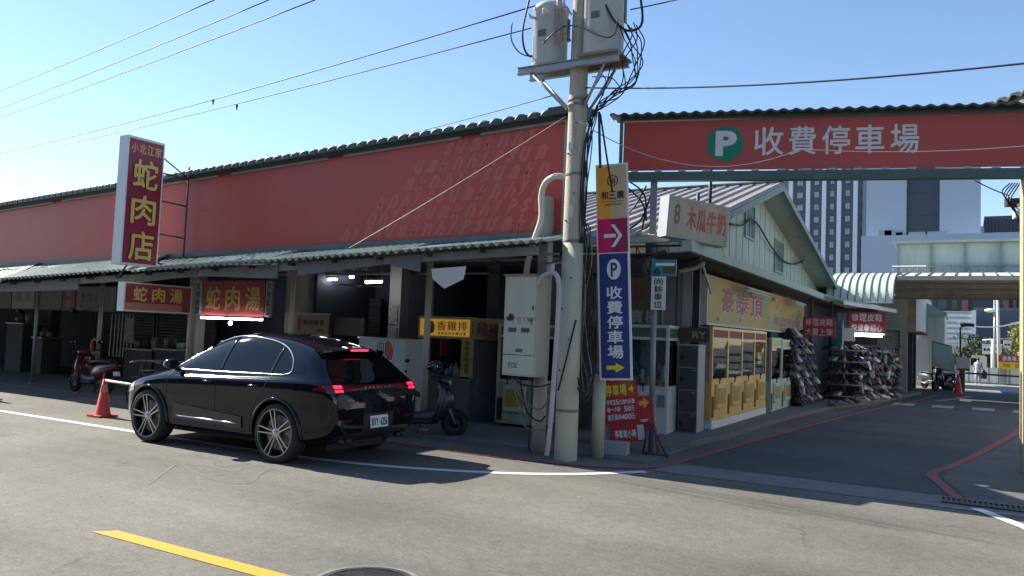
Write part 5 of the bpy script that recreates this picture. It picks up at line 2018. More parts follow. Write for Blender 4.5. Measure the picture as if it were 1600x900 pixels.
b = MB().tube([B_ + V((-.05, -.25, .16)), B_ + V((0, -.05, .2)), B_ + V((0, .05, .2)), B_ + V((-.05, .25, .16))], .014, 6)
b.build('handlebar', steel_grey, t)

# ------------------------------------------------------------------ scooters
def scooter(loc, ang, cm, label, accent, dark=True):
    c, s_ = math.cos(ang), math.sin(ang)
    o = V(loc)
    t = thing('scooter', o, label, 'scooter', 'parked scooters')
    T = lambda x, y, z_: o + V((x * c - y * s_, x * s_ + y * c, z_))
    ax = T(0, 1, 0) - o
    def wheel(x, z_, r):
        w = MB().lathe(T(x, -.055, z_), ax, [(r * .62, .0), (r * .88, .0), (r, .03), (r, .08), (r * .88, .11), (r * .62, .11)], 28)
        wo = w.build('wheel', rubber, t)
        w = MB().lathe(T(x, -.05, z_), ax, [(0, .02), (r * .25, .015), (r * .3, .04), (r * .55, .04), (r * .63, .0), (r * .63, .1), (r * .3, .07), (0, .08)], 18)
        w.build('rim', alloy_dk, wo)
    wheel(.62, .225, .225)
    wheel(-.60, .225, .225)

    def ringx(x, zc_, w, h, n=14, p=2.6):
        out = []
        for k in range(n):
            q = 2 * math.pi * k / n
            cc, ss = math.cos(q), math.sin(q)
            out.append(T(x, w * math.copysign(abs(cc) ** (2 / p), cc), zc_ + h * math.copysign(abs(ss) ** (2 / p), ss)))
        return out
    b = MB()
    b.loft([ringx(-.98, .70, .05, .05), ringx(-.9, .66, .10, .09), ringx(-.70, .60, .155, .14), ringx(-.45, .55, .16, .19), ringx(-.2, .50, .13, .2), ringx(-.1, .42, .10, .14)])
    b.build('rear_cowl', cm, t)
    b = MB()
    b.loft([ringx(-.82, .76, .10, .035), ringx(-.6, .79, .15, .05), ringx(-.35, .77, .155, .05), ringx(-.1, .74, .12, .05), ringx(0, .70, .07, .04)])
    b.build('seat', M('seat_vinyl', (.02, .02, .021), .45), t)
    b = MB()
    b.loft([ringx(-.2, .27, .15, .06), ringx(.1, .26, .16, .05), ringx(.28, .28, .15, .06)])
    b.build('footboard', matt_blk, t)
    b = MB()
    vs = []
    for i in range(7):
        f = i / 6
        x = .28 + .17 * f - .10 * max(0, f - .5)
        z_ = .24 + .66 * f
        w = .17 + .06 * math.sin(math.pi * f) - .06 * f
        for j in range(9):
            y = -w + 2 * w * j / 8
            vs.append(T(x + .07 * (1 - (y / w) ** 2), y, z_))
    k0 = len(vs)
    vs += [v - (T(1, 0, 0) - o) * .06 for v in vs]
    fs = [(i * 9 + j, i * 9 + j + 1, (i + 1) * 9 + j + 1, (i + 1) * 9 + j) for i in range(6) for j in range(8)]
    fs += [tuple(k0 + q for q in f[::-1]) for f in fs]
    edge = [i for i in range(9)] + [r * 9 + 8 for r in range(1, 7)] + [54 + j for j in range(7, -1, -1)] + [r * 9 for r in range(5, 0, -1)]
    fs += [(edge[i], edge[(i + 1) % len(edge)], edge[(i + 1) % len(edge)] + k0, edge[i] + k0) for i in range(len(edge))]
    b.add(vs, fs, True)
    b.build('leg_shield', cm, t)
    b = MB()
    b.loft([ringx(.30, .42, .13, .18), ringx(.40, .56, .15, .28), ringx(.50, .62, .12, .22), ringx(.58, .62, .06, .12)])
    b.build('front_apron', cm, t)
    b = MB()
    b.loft([ringx(-.32, .36, .13, .10), ringx(0, .33, .15, .09), ringx(.3, .38, .14, .13)])
    b.build('side_fairing', M('fairing_grey', (.045, .045, .05), .4), t)
    b = MB()
    b.loft([ringx(.28, .96, .05, .03), ringx(.32, .97, .11, .06), ringx(.42, .95, .12, .075), ringx(.49, .92, .07, .06)])
    b.build('headset', cm, t)
    MB().ball(T(.49, 0, .92), .06, .06, .05).build('headlight', M('lens', (.4, .42, .45), .08, coat=1), t)
    b = MB()
    b.tube([T(.22, -.34, .99), T(.27, -.22, 1.0), T(.34, -.05, .98), T(.34, .05, .98), T(.27, .22, 1.0), T(.22, .34, .99)], .014, 8)
    for y in (-1, 1):
        b.tube([T(.245, y * .25, 1.0), T(.215, y * .36, .99)], .02, 8)
    b.build('handlebar', matt_blk, t)
    for y in (-1, 1):
        mo = MB().tube([T(.28, y * .22, 1.01), T(.27, y * .30, 1.16)], .008, 6).build('mirror_stem', steel_dark, t)
        MB().ball(T(.27, y * .33, 1.19), .03, .075, .045).build('mirror', gloss_blk, mo)
    for y in (-1, 1):
        MB().tube([T(.44, y * .07, .62), T(.62, y * .075, .225)], .022, 8).build('fork', steel_grey, t)
    b = MB()
    vs = []
    for i in range(9):
        q = math.radians(20 + 140 * i / 8)
        for y in (-.08, -.05, 0, .05, .08):
            r = .255 - .02 * (abs(y) / .08) ** 2
            vs.append(T(.62 + r * math.cos(q), y, .225 + r * math.sin(q)))
    b.add(vs, [(i * 5 + j, i * 5 + j + 1, (i + 1) * 5 + j + 1, (i + 1) * 5 + j) for i in range(8) for j in range(4)], True)
    b.build('front_fender', cm, t)
    b = MB()
    b.loft([ringx(-.62, .25, .06, .07), ringx(-.3, .29, .08, .09), ringx(-.15, .32, .06, .06)])
    b.build('engine', M('engine_grey', (.10, .10, .105), .45, metal=.4), t)
    MB().tube([T(-.2, -.13, .24), T(-.4, -.15, .24), T(-.85, -.16, .32)], [.025, .05, .055], 10).build('exhaust', M('exh', (.18, .18, .18), .35, metal=.7), t)
    for y in (-1, 1):
        MB().tube([T(-.60, y * .11, .24), T(-.72, y * .12, .58)], .022, 8).build('shock', M('accent_' + accent[0], accent[1], .4), t)
    MB().ball(T(-.985, 0, .70), .025, .07, .03).build('tail_light', lamp_red, t)
    b = MB()
    b.hexa([T(-.99, -.08, .46), T(-.99, .08, .46), T(-.975, .08, .46), T(-.975, -.08, .46), T(-.95, -.08, .56), T(-.95, .08, .56), T(-.935, .08, .56), T(-.935, -.08, .56)])
    b.build('plate', white_p, t)
    MB().tube([T(.05, .12, .22), T(.0, .26, .02)], .014, 6).build('side_stand', steel_dark, t)
    return t


blk = M('scooter_black', (.02, .021, .024), .3, var=.05, coat=.4)
pf = at_z(714, 682)
pr = at_z(642, 689)
s1 = scooter((pf.x - .5, pf.y - .45, .0), math.radians(42), blk, 'black scooter parked behind the tail of the dark SUV', ('red', (.3, .02, .03)))
hp = at_y(681, 574, pf.y - .35)
t = thing('helmet', hp, 'dark helmet hanging on the handlebar of the black scooter', 'helmet')
MB().ball(hp, .125, .14, .12, 16, 10).build('shell', M('helmet_blue', (.03, .04, .07), .15, coat=1), t)
MB().ball(hp + V((-.03, -.05, 0)), .11, .105, .085, 14, 8).build('visor', gloss_blk, t)
pr = at_z(92, 613)
s2 = scooter((pr.x + .75, pr.y + .3, .018), math.radians(180), M('scooter_red', (.11, .008, .018), .3, var=.05, coat=.4), 'red scooter parked in the shade under the left end of the awning', ('grey', (.2, .2, .2)))
s3 = scooter((-9.55, 11.75, .018), math.radians(100), M('scooter_dark_grey', (.05, .055, .06), .35), 'dark grey scooter standing under the awning behind the SUV tail', ('black', (.02, .02, .02)))

# ================================================================== gable building beside the alley
GX = -4.85            # gable wall
RX = -4.12            # roof edge / fascia
gb = thing('gable_shop_building', (-8, 20, 0), 'pale green gabled shop building with a rusty ribbed roof at the alley corner', 'building')
pk = at_x(1224, 287, RX)
e0 = at_x(1066, 376, RX)
e1 = at_x(1322, 472, RX)
e0.z = 3.52
e1.z = 3.56
XW = -13.5
roof_m = M('roof_ribbed', (.33, .29, .26), .55, metal=.15, var=.2, scale=.9, stain=((.18, .12, .09), .55, .8, .7))


def ribbed(b, p00, p10, p01, pitch, amp, th=.02):
    """sheet with trapezoid ribs running p00->p01"""
    a, d = p10 - p00, p01 - p00
    nr = a.cross(d).normalized()
    if nr.z < 0:
        nr = -nr
    n = int(a.length / pitch)
    prof = []
    for i in range(n):
        for f, h in ((0, 0), (.55, 0), (.68, amp), (.87, amp)):
            prof.append(((i + f) / n, h))
    prof.append((1, 0))
    vs = []
    for f, h in prof:
        vs += [p00 + a * f + nr * h, p01 + a * f + nr * h, p01 + a * f - nr * th, p00 + a * f - nr * th]
    fs = []
    for i in range(len(prof) - 1):
        k = i * 4
        fs += [(k, k + 4, k + 5, k + 1), (k + 3, k + 2, k + 6, k + 7), (k + 1, k + 5, k + 6, k + 2), (k, k + 3, k + 7, k + 4)]
    fs += [(0, 1, 2, 3), (len(vs) - 4, len(vs) - 1, len(vs) - 2, len(vs) - 3)]
    b.add(vs, fs)


b = MB()
ribbed(b, V((XW, e0.y, e0.z + .06)), V((RX, e0.y, e0.z + .06)), V((XW, pk.y, pk.z)), .34, .045)
b.build('front_roof_slope', roof_m, gb)
b = MB()
ribbed(b, V((XW, e1.y, e1.z + .06)), V((RX, e1.y, e1.z + .06)), V((XW, pk.y + .02, pk.z)), .34, .045)
b.build('rear_roof_slope', roof_m, gb)
b = MB()
b.box(XW, RX + .02, pk.y - .14, pk.y + .16, pk.z + .045, pk.z + .075)
b.build('ridge_cap', roof_m, gb)
# gable wall with vertical sheet ribs
b = MB()
fr = Fr((GX, e0.y + .5, 0), (0, 1, 0))
w = e1.y - e0.y - .9
kx = pk.y - e0.y - .5
roofz = lambda a: (e0.z + (pk.z - e0.z) * min(1, (a + .5) / (kx + .5)) if a < kx else pk.z + (e1.z - pk.z) * (a - kx) / (w + .4 - kx)) - .04
b.prism(fr, [(0, 3.2), (w, 3.2), (w, roofz(w)), (kx, roofz(kx)), (0, roofz(0))], -.1, 0)
b.build('gable_wall', green_wall, gb)
b = MB()
a = .3
while a < w:
    b.fbox(fr, a, a + .03, 3.25, roofz(a) - .03, .0005, .012)
    a += .62
b.build('sheet_rib', green_wall, gb)
# barge boards / soffits
b = MB()
for (p, q) in ((V((RX, e0.y - .02, e0.z + .02)), V((RX, pk.y, pk.z - .03))), (V((RX, pk.y, pk.z - .03)), V((RX, e1.y + .02, e1.z + .02)))):
    b.hexa([p + V((-.03, 0, -.16)), p + V((.012, 0, -.16)), q + V((.012, 0, -.16)), q + V((-.03, 0, -.16)), p + V((-.03, 0, .0)), p + V((.012, 0, .0)), q + V((.012, 0, .0)), q + V((-.03, 0, .0))])
b.build('barge_board', M('barge', (.20, .25, .22), .6, var=.2, stain=((.1, .08, .06), .6, 2, .7)), gb)
b = MB()
for (p, q) in ((V((RX - .04, e0.y, e0.z - .05)), V((RX - .04, pk.y, pk.z - .1))), (V((RX - .04, pk.y, pk.z - .1)), V((RX - .04, e1.y, e1.z - .05)))):
    g2 = GX + .002 - (RX - .04)
    b.hexa([p, q, q + V((g2, 0, 0)), p + V((g2, 0, 0)), p + V((0, 0, .02)), q + V((0, 0, .02)), q + V((g2, 0, .02)), p + V((g2, 0, .02))])
b.build('soffit', M('soffit', (.36, .40, .35), .7, var=.15, scale=2), gb)
# fascia along the alley: green gutter board and the sloping awning below it
b = MB()
fz = 3.38
b.box(RX + .02, RX + .20, e0.y - .1, e1.y - 1.5, fz - .10, fz + .08)
b.build('gutter_fascia', green_pale, gb)
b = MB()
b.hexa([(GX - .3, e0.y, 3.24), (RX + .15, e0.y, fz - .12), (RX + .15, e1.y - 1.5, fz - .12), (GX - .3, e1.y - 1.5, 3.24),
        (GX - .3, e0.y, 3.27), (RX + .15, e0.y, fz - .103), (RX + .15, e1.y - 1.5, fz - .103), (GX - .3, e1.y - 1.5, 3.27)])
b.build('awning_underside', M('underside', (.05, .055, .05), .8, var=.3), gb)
# windows in the gable
for i, (xa, ya, xb, yb) in enumerate(((1163, 322, 1177, 367), (1209, 379, 1222, 421))):
    a_, c_ = at_x(xa, yb, GX), at_x(xb, ya, GX)
    f2 = Fr((GX, a_.y, min(a_.z, c_.z)), (0, 1, 0))
    ww, hh = c_.y - a_.y, abs(c_.z - a_.z) * .92
    wo = MB().fbox(f2, -.06, ww + .06, -.06, 0, .001, .05).fbox(f2, -.06, ww + .06, hh, hh + .06, .001, .05).fbox(f2, -.06, 0, 0, hh, .001, .05).fbox(f2, ww, ww + .06, 0, hh, .001, .05).build('window', M('win_green', (.25, .36, .30), .5, var=.15), gb)
    MB().fbox(f2, 0, ww, 0, hh, .002, .012).build('pane', M('pane_dim', (.26, .33, .33), .12, var=.2), wo)
    b = MB()
    for k in range(5):
        b.fbox(f2, ww * (k + .5) / 5 - .015, ww * (k + .5) / 5 + .015, 0, hh * .72, .02, .04)
    b.build('bars', green_pale, wo)
# tears in the sheet near the peak
b = MB()
for pts in (((1184, 316), (1190, 302), (1196, 300), (1191, 307)), ((1208, 307), (1212, 304), (1214, 313)), ((1216, 318), (1224, 325), (1225, 336), (1221, 330)), ((1232, 342), (1237, 347), (1235, 352))):
    P_ = [at_x(x, y, GX + .014) for x, y in pts]
    n = len(P_)
    b.add(P_ + [p - V((.008, 0, 0)) for p in P_], [list(range(n)), list(range(n, 2 * n))[::-1]] + [(i, (i + 1) % n, (i + 1) % n + n, i + n) for i in range(n)])
b.build('torn_gap', black_m, gb)
# sheet hanging tube
MB().tube(spline([at_x(1140, 350, GX + .1), at_x(1160, 352, GX + .1), at_x(1172, 343, GX + .1), at_x(1185, 352, GX + .1), at_x(1205, 385, GX + .1), at_x(1225, 408, GX + .1), at_x(1245, 412, GX + .1), at_x(1265, 400, GX + .1)], 6), .025, 6).build('loose_wire', cable_m, gb)
# south wall, columns, lower alley wall
b = MB()
b.box(-7.95, -4.9, 14.75, 14.9, .02, 3.5)
b.build('front_wall', M('front_wall', (.24, .24, .235), .75, var=.15, scale=1.2, streak=.3), gb)
b = MB()
b.box(GX - .15, GX, 14.76, e1.y - .6, .02, 3.25)
b.build('alley_wall', M('alley_wall', (.10, .10, .10), .8, var=.2), gb)
b = MB()
for px, yy in ((1070, 15.06), (1012, 14.5)):
    p = at_y(px, 450, yy)
    b.box(p.x - .11, p.x + .11, yy, yy + .2, .02, 3.4)
b.build('column', M('col_pale', (.40, .40, .38), .65, var=.1, streak=.3), gb)
p = at_y(1088, 440, 15.08)
MB().box(p.x - .07, p.x + .07, 15.08, 15.2, .02, 3.3).build('dark_column', steel_dark, gb)
# lattice truss under the front eave
b = MB()
yy = e0.y + .1
zA, zB = 3.40, 2.95
x = -7.2
b.tube([(x, yy, zA), (RX, yy, zA)], .02, 6).tube([(x, yy + .3, zB), (-4.6, yy + .3, zB)], .018, 6)
i = 0
while x < -4.7:
    b.tube([(x, yy, zA), (x + .14, yy + .3, zB)], .010, 5).tube([(x + .14, yy + .3, zB), (x + .28, yy, zA)], .010, 5)
    x += .28
b.tube([at_y(905, 440, yy), at_y(1040, 392, yy)], .03, 6)
b.tube([at_y(1040, 420, 14.2), at_y(1095, 404, 13.4)], .04, 8)
b.build('truss', steel_dark, gb)
b = MB()
b.tube([at_x(1098, 396, -4.2), at_x(1098, 412, -4.2), at_x(1088, 418, -4.35), at_x(1062, 424, -4.6)], .045, 8)
b.tube([at_x(1097, 410, -4.25), at_x(1111, 458, -4.4)], .022, 6)
b.build('downpipe', white_dirty, gb)
tag(MB().box(XW, RX + .02, e0.y - .04, e0.y + .05, e0.z - .07, e0.z + .035).build('eave_beam', M('eave_pale', (.40, .43, .40), .5, var=.15)), 'pale eave board along the front edge of the gabled roof', 'eave board')

# box sign on the roof corner
A_, B_ = V((-4.27, 12.30, 0)), V((-3.53, 13.30, 0))
zA0, zA1 = at_y(1042, 368, A_.y).z, at_y(1042, 305, A_.y).z
zB0, zB1 = at_y(1137, 386, B_.y).z, at_y(1137, 322, B_.y).z
fr = Fr((A_.x, A_.y, zA0), B_ - A_ + V((0, 0, zB0 - zA0)), (0, 0, 1))
bs = thing('roof_box_sign', fr.o, 'weathered pale box sign with faded red drink characters at the roof corner', 'sign')
w = (B_ - A_).length
h = (zA1 - zA0 + zB1 - zB0) / 2
MB().fbox(fr, 0, w, 0, h, -.26, 0).build('cabinet', M('cabinet_pale', (.40, .43, .50), .5, var=.1), bs)
MB().fbox(fr, .02, w - .02, .02, h - .02, .0005, .006).build('face', M('face_weather', (.40, .38, .27), .6, var=.25, scale=1.6, stain=((.46, .22, .14), .50, 1.4, .65)), bs)
b = MB()
row(b, '木瓜牛奶', fr, w * .30, w * .95, h * .25, h * .80, .007, .03, .10)
b.build('lettering', M('faded_red2', (.50, .10, .07), .6, var=.3, scale=4), bs)
b = MB()
letters(b, '8', fr, w * .10, w * .19, h * .32, h * .82, .007, .01)
b.build('faded_mark', M('faded_olive', (.15, .15, .07), .6, var=.3), bs)
b = MB()
b.tube([fr.p(.06, .15, -.25), V((-4.62, 13.3, 3.62))], .025, 6).tube([fr.p(w * .8, .1, -.25), V((-4.2, 13.9, 3.72))], .025, 6)
b.build('support', steel_dark, bs)
for i, px in enumerate((1110, 1067)):
    p = at_y(px, 290, 14.5)
    b = MB().tube([(p.x, 14.5 + i, 3.9), (p.x, 14.5 + i, 5.2 - i * .4)], .035, 8)
    tag(b.build('roof_mast', steel_dark), ['thin dark mast standing behind the weathered box sign', 'short dark mast at the left end of the weathered box sign'][i], 'mast', 'masts by the box sign')
# loose wires over the roof corner
random.seed(9)
for i, (a, m_, e) in enumerate((((976, 288), (1006, 322), (1003, 362)), ((1010, 290), (985, 330), (930, 372)), ((1022, 290), (1000, 345), (960, 368)), ((1018, 320), (1016, 350), (990, 366)), ((958, 270), (1004, 300), (1010, 345)))):
    cable([at_y(*a, 13.1), at_y(*m_, 13.1), at_y(*e, 13.1)], .016, 'black cable looping over the roof corner left of the weathered box sign', grp='cables over the roof corner')

# dark vending sign on the south face
a, c_ = at_y(910, 506, 13.95), at_y(1036, 432, 13.95)
vs_ = thing('vending_board', ((a.x + c_.x) / 2, 13.95, a.z), 'dark olive vending board with grey characters under the front eave behind the banner', 'sign')
fr = Fr((a.x, 13.95, a.z), (1, 0, 0))
w, h = c_.x - a.x, c_.z - a.z
MB().fbox(fr, 0, w, 0, h, -.06, 0).build('panel', M('olive_board', (.10, .105, .06), .6, var=.3, scale=1.5, stain=((.2, .06, .05), .62, 1.2, .6)), vs_)
b = MB()
row(b, '食物販賣機', fr, .1, w - .06, .04, .30, .001, .02, .1)
b.build('lettering', M('letter_grey', (.32, .32, .3), .5), vs_)
b = MB()
letters(b, '市', fr, w * .55, w * .8, h * .5, h * .85, .001, .02)
b.build('red_character', M('dull_red', (.28, .04, .04), .6), vs_)
MB().fbox(fr, -.02, w + .02, -.22, -.03, -.3, .02).build('dark_hood', steel_dark, vs_)

# ------------------------------------------------------------------ claw machines
gl_m = glass_mat('machine_glass', refl=.0)
yel_m = M('machine_yellow', (.80, .48, .12), .38, var=.08, scale=3)
yel_d = M('machine_gold', (.42, .27, .035), .35, var=.12, scale=4)
inner = M('machine_inner', (.32, .29, .33), .6, var=.3, scale=5)
toy_m = [M('toy_white', (.8, .8, .8), .7), M('toy_pink', (.65, .22, .28), .7), M('toy_blue', (.1, .16, .35), .7), M('toy_brown', (.25, .16, .1), .7)]


def claw(fr, w, h, d, frame_m, panel_m, mq_m, label, group, plinth=None, wide=False):
    """origin of fr: front lower left corner on the floor"""
    t = thing('claw_machine', fr.p(w / 2, 0, -d / 2), label, 'claw machine', group)
    z0 = plinth or .06
    if plinth:
        MB().fbox(fr, .0, w - .01, 0, z0 - .005, -d, .02).build('plinth', white_p, t)
    e = .055
    zc = z0 + (h - z0) * .41
    zq = z0 + (h - z0) * .86
    b = MB()
    b.fbox(fr, 0, w, z0, zc, -d, 0)
    b.build('lower_cabinet', panel_m, t)
    b = MB()
    for a0 in (0, w - e):
        for c0 in (-d, -e):
            b.fbox(fr, a0, a0 + e, zc, h, c0, c0 + e)
    b.fbox(fr, e, w - e, zc, zc + e, -e, 0).fbox(fr, e, w - e, zq, zq + .05, -e, 0).fbox(fr, e, w - e, h - e, h, -e, 0)
    b.fbox(fr, w - e, w, zc, zc + e, -d + e, -e).fbox(fr, w - e, w, h - e, h, -d + e, -e).fbox(fr, w - e, w, zq, zq + .05, -d + e, -e)
    b.build('frame', frame_m, t)
    MB().fbox(fr, e, w - e, zq + .05, h - e, -.03, -.012).build('marquee', mq_m, t)
    MB().fbox(fr, w - .03, w - .012, zq + .05, h - e, -d + e, -e).build('side_marquee', mq_m, t)
    jt = [random.uniform(-.013, .013) for _ in range(4)]
    MB().hexa([fr.p(e, zc + e, -.02 + jt[0]), fr.p(w - e, zc + e, -.02 + jt[1]), fr.p(w - e, zc + e, -.028 + jt[1]), fr.p(e, zc + e, -.028 + jt[0]), fr.p(e, zq, -.02 + jt[2]), fr.p(w - e, zq, -.02 + jt[3]), fr.p(w - e, zq, -.028 + jt[3]), fr.p(e, zq, -.028 + jt[2])]).build('front_pane', gl_m, t)
    MB().fbox(fr, w - .028, w - .020, zc + e, zq, -d + e, -e).build('side_pane', gl_m, t)
    MB().fbox(fr, .01, w - .01, zc + .001, h - .01, -d + .002, -d + .02).fbox(fr, .005, .02, zc, h - .01, -d + .02, -.06).fbox(fr, .01, w - .01, h - .012, h - .002, -d, -.06).build('inner_wall', inner, t)
    b = MB()
    random.seed(int(w * 997 + fr.o.y * 13))
    for k in range(9):
        p = fr.p(random.uniform(.16, w - .16), zc + .12 + random.uniform(0, .18), random.uniform(-d + .15, -.15))
        b.cur = k % 4
        r = random.uniform(.07, .12)
        b.ball(p, r, r, r * 1.1, 10, 7)
        b.ball(p + V((0, 0, r * 1.4)), r * .65, r * .65, r * .6, 8, 6)
    b.cur = 0
    b.build('toy_heap', toy_m, t)
    b = MB()
    cx = fr.p(w * .5, zq - .05, -d * .5)
    b.tube([cx, cx - V((0, 0, .18))], .015, 6)
    for k in range(3):
        q = k * 2.1
        dv = V((math.cos(q), math.sin(q), 0))
        b.tube([cx - V((0, 0, .18)), cx - V((0, 0, .22)) + dv * .09, cx - V((0, 0, .33)) + dv * .05], .008, 5)
    b.build('claw', steel_grey, t)
    # prize door, coin unit and control ledge
    dw = w * .52 if not wide else w * .3
    a0 = w * .2 if not wide else w * .5
    b = MB()
    b.bbox_(fr, a0, a0 + dw, z0 + .28 * (zc - z0), zc - .05, .001, .055, .02)
    b.build('control_unit', frame_m if not wide else panel_m, t)
    MB().fbox(fr, a0 + .05, a0 + dw - .05, z0 + .42 * (zc - z0), zc - .13, .056, .061).build('prize_door', yel_d if not wide else gloss_blk, t)
    MB().fbox(fr, .035, .15, z0 + .06, z0 + .62 * (zc - z0), .001, .012).build('coin_slot', black_m, t)
    b = MB()
    b.fbox(fr, a0 + dw + .03, min(w - .03, a0 + dw + .17), z0 + .62 * (zc - z0), z0 + .88 * (zc - z0), .001, .02)
    b.build('coin_panel', steel_grey, t)
    b = MB()
    b.tube([fr.p(a0 + .1, zc - .04, .06), fr.p(a0 + .1, zc + .06, .07)], .012, 6)
    b.ball(fr.p(a0 + .1, zc + .07, .07), .028)
    b.build('joystick', black_m, t)
    return t


Y0, Y1 = 15.3, 20.05
names = ['yellow claw machine nearest the dark lockers', 'yellow claw machine second from the dark lockers', 'yellow claw machine third from the dark lockers', 'yellow claw machine farthest from the dark lockers, beside pale green ones']
wq = (Y1 - Y0) / 4
mqm = M('marquee_maroon', (.26, .035, .045), .5, var=.2, spec=.15)
for i in range(4):
    fr = Fr((-4.30, Y0 + i * wq, .02), unit((.012, 1, 0)))
    claw(fr, wq - .03, 2.08, .5, yel_m, yel_m, mqm, names[i], 'yellow claw machines', plinth=.24)
pg = M('machine_pale_green', (.46, .55, .46), .45, var=.08)
ya, yb_ = at_x(1206, 600, -4.25).y, at_x(1238, 600, -4.25).y
ya = max(ya, Y1 + .05)
for i in range(2):
    wg = (yb_ - ya) / 2
    fr = Fr((-4.27, ya + i * wg, .02), (0, 1, 0))
    claw(fr, wg - .06, 1.95 - .03 * i, .5, pg, pg, M('marq_green', (.28, .38, .12), .4, var=.2), ['narrow pale green claw machine next to the yellow ones', 'pale green claw machine next to the shoe racks'][i], 'pale green claw machines')
# big silver machine at the corner
a, c_ = at_z(972, 668, .02), at_z(1046, 683, .02)
fr = Fr((a.x + .20, 13.70, .02), unit((1, .10, 0)))
silver = M('machine_silver', (.58, .63, .58), .35, var=.08, metal=.2)
claw(fr, 1.08, 2.05, .9, silver, silver, M('marq_dark', (.10, .13, .11), .3, var=.2), 'big silver green claw machine at the alley corner behind the space sign', 'silver claw machines', wide=True)
# machine half hidden by the meter cabinet
a = at_y(773, 656, 13.2)
fr = Fr((a.x, 13.2, .018), (1, 0, 0))
claw(fr, .95, 1.98, .7, M('machine_cream', (.45, .45, .33), .45, var=.1), M('machine_olive', (.30, .34, .20), .45, var=.3, scale=3), M('marq_brown', (.2, .1, .07), .4, var=.3), 'cream claw machine half hidden behind the rusty meter cabinet', 'silver claw machines')
# lockers
a = at_z(1071, 683, .02)
lk_ = thing('locker_stack', (-4.6, 14.8, .02), 'stack of four dark grey lockers at the corner beside the yellow claw machines', 'lockers')
fr = Fr((-4.70, 14.50, .02), (1, .06, 0))
MB().fbox(fr, 0, .36, 0, 1.72, -.55, 0).build('case', M('locker_grey', (.34, .33, .32), .5, var=.08), lk_)
for i in range(4):
    dr_ = MB().bbox_(fr, .015, .345, .03 + i * .42, .03 + i * .42 + .40, .001, .02, .006).build('door', M('locker_dark', (.055, .055, .065), .4, var=.1), lk_)
    MB().fbox(fr, .03, .09, .18 + i * .42, .26 + i * .42, .0205, .035).build('handle', black_m, dr_)
    MB().fbox(fr, .25, .32, .38 + i * .42, .405 + i * .42, .0205, .023).build('number_tag', steel_grey, dr_)
# short sign above the lockers
rs = thing('shop_name_board', (-4.5, 14.7, 1.8), 'small dark brown board reading RY above the lockers', 'sign')
fr = Fr((-4.78, 14.60, 1.79), (1, .12, 0))
MB().fbox(fr, 0, .60, 0, .27, -.08, 0).build('panel', M('brown_board', (.07, .045, .035), .6, var=.2), rs)
b = MB()
letters(b, 'RY', fr, .28, .54, .07, .20, .001, .02)
b.build('lettering', M('letter_grey2', (.30, .28, .27), .5), rs)
# faded green orange drink board above the machines
t = thing('drink_board', (-4.6, 21, 2.2), 'long faded green and orange board with pink white edged characters above the yellow machines', 'sign')
a0, a1 = at_x(1104, 500, -4.55), at_x(1256, 522, -4.55)
y0, y1 = a0.y, a1.y
fr = Fr((-4.55, y0, 2.19), unit((0, 1, .0)))
w, h = y1 - y0, .98
db = M('drink_face', (.33, .34, .13), .55, var=.3, scale=.8, stain=((.58, .30, .09), .47, .45, .85))
MB().fbox(fr, 0, w, 0, h, -.12, 0).build('panel', db, t)
MB().fbox(fr, -.02, w + .02, -.05, -.002, -.13, .02).fbox(fr, -.05, -.002, -.05, h, -.13, .02).build('frame', white_dirty, t)
b = MB()
xs_ = [at_x(px, 480, -4.55).y - y0 for px in (1128, 1147, 1150, 1171, 1172, 1192)]
for i, ch in enumerate('豪泰頂'):
    letters(b, ch, fr, xs_[2 * i], xs_[2 * i + 1] - .05, .24, .82, .001, .10)
letters(b, '三明治專賣店', fr, xs_[5] + .6, w - .5, .10, .42, .001, .06)
b.build('letter_outline', M('outline_white', (.55, .53, .5), .5), t)
b = MB()
for i, ch in enumerate('豪泰頂'):
    letters(b, ch, fr, xs_[2 * i] + .03, xs_[2 * i + 1] - .08, .265, .795, .0055, .035)
letters(b, '三明治專賣店', fr, xs_[5] + .61, w - .51, .125, .395, .0055, .005)
b.build('lettering', M('letter_maroon', (.32, .05, .10), .5, var=.2, scale=5), t)
b = MB()
random.seed(4)
for k in range(16):
    a_, bb_, r = random.uniform(.2, w - .2), random.uniform(.05, h - .1), random.uniform(.05, .17)
    q = [(a_ + r * 1.5 * random.uniform(.7, 1.2) * math.cos(j * .7), bb_ + r * .55 * random.uniform(.7, 1.2) * math.sin(j * .7)) for j in range(9)]
    b.cur = k % 3
    b.prism(fr, q, .0005 + k * .00002, .0009 + k * .00002)
b.cur = 0
b.build('fruit_print', [M('pr_green', (.16, .24, .06), .6), M('pr_orange', (.48, .22, .06), .6), M('pr_brown', (.15, .09, .05), .6)], t)
for i, (xa, ya_, xb, yb2) in enumerate(((1166, 442, 1202, 453), (1241, 465, 1256, 472))):
    p, q = at_x(xa, ya_, -4.25), at_x(xb, yb2, -4.25)
    f2 = Fr((-4.25, p.y, 3.0), (0, 1, 0))
    t = thing('tube_lamp', f2.o, ['unlit white tube lamp in front of the faded drink board', 'unlit white tube lamp at the far end of the faded drink board'][i], 'lamp', 'unlit tube lamps under the alley awning')
    L_ = max(1.2, q.y - p.y)
    MB().prism(Fr(f2.o + V((0, 0, 0)), (1, 0, 0), (0, 0, 1)), [(-.09, 0), (-.03, .06), (.03, .06), (.09, 0)], -L_, 0).build('reflector', white_p, t)
    MB().cyl(f2.p(.05, -.015, 0), f2.p(L_ - .05, -.015, 0), .018).build('tube', white_p, t)
    b = MB()
    b.tube([f2.p(.2, .06, 0), f2.p(.2, .4, 0)], .008, 5).tube([f2.p(L_ - .2, .06, 0), f2.p(L_ - .2, .4, 0)], .008, 5)
    b.build('hanger', steel_dark, t)

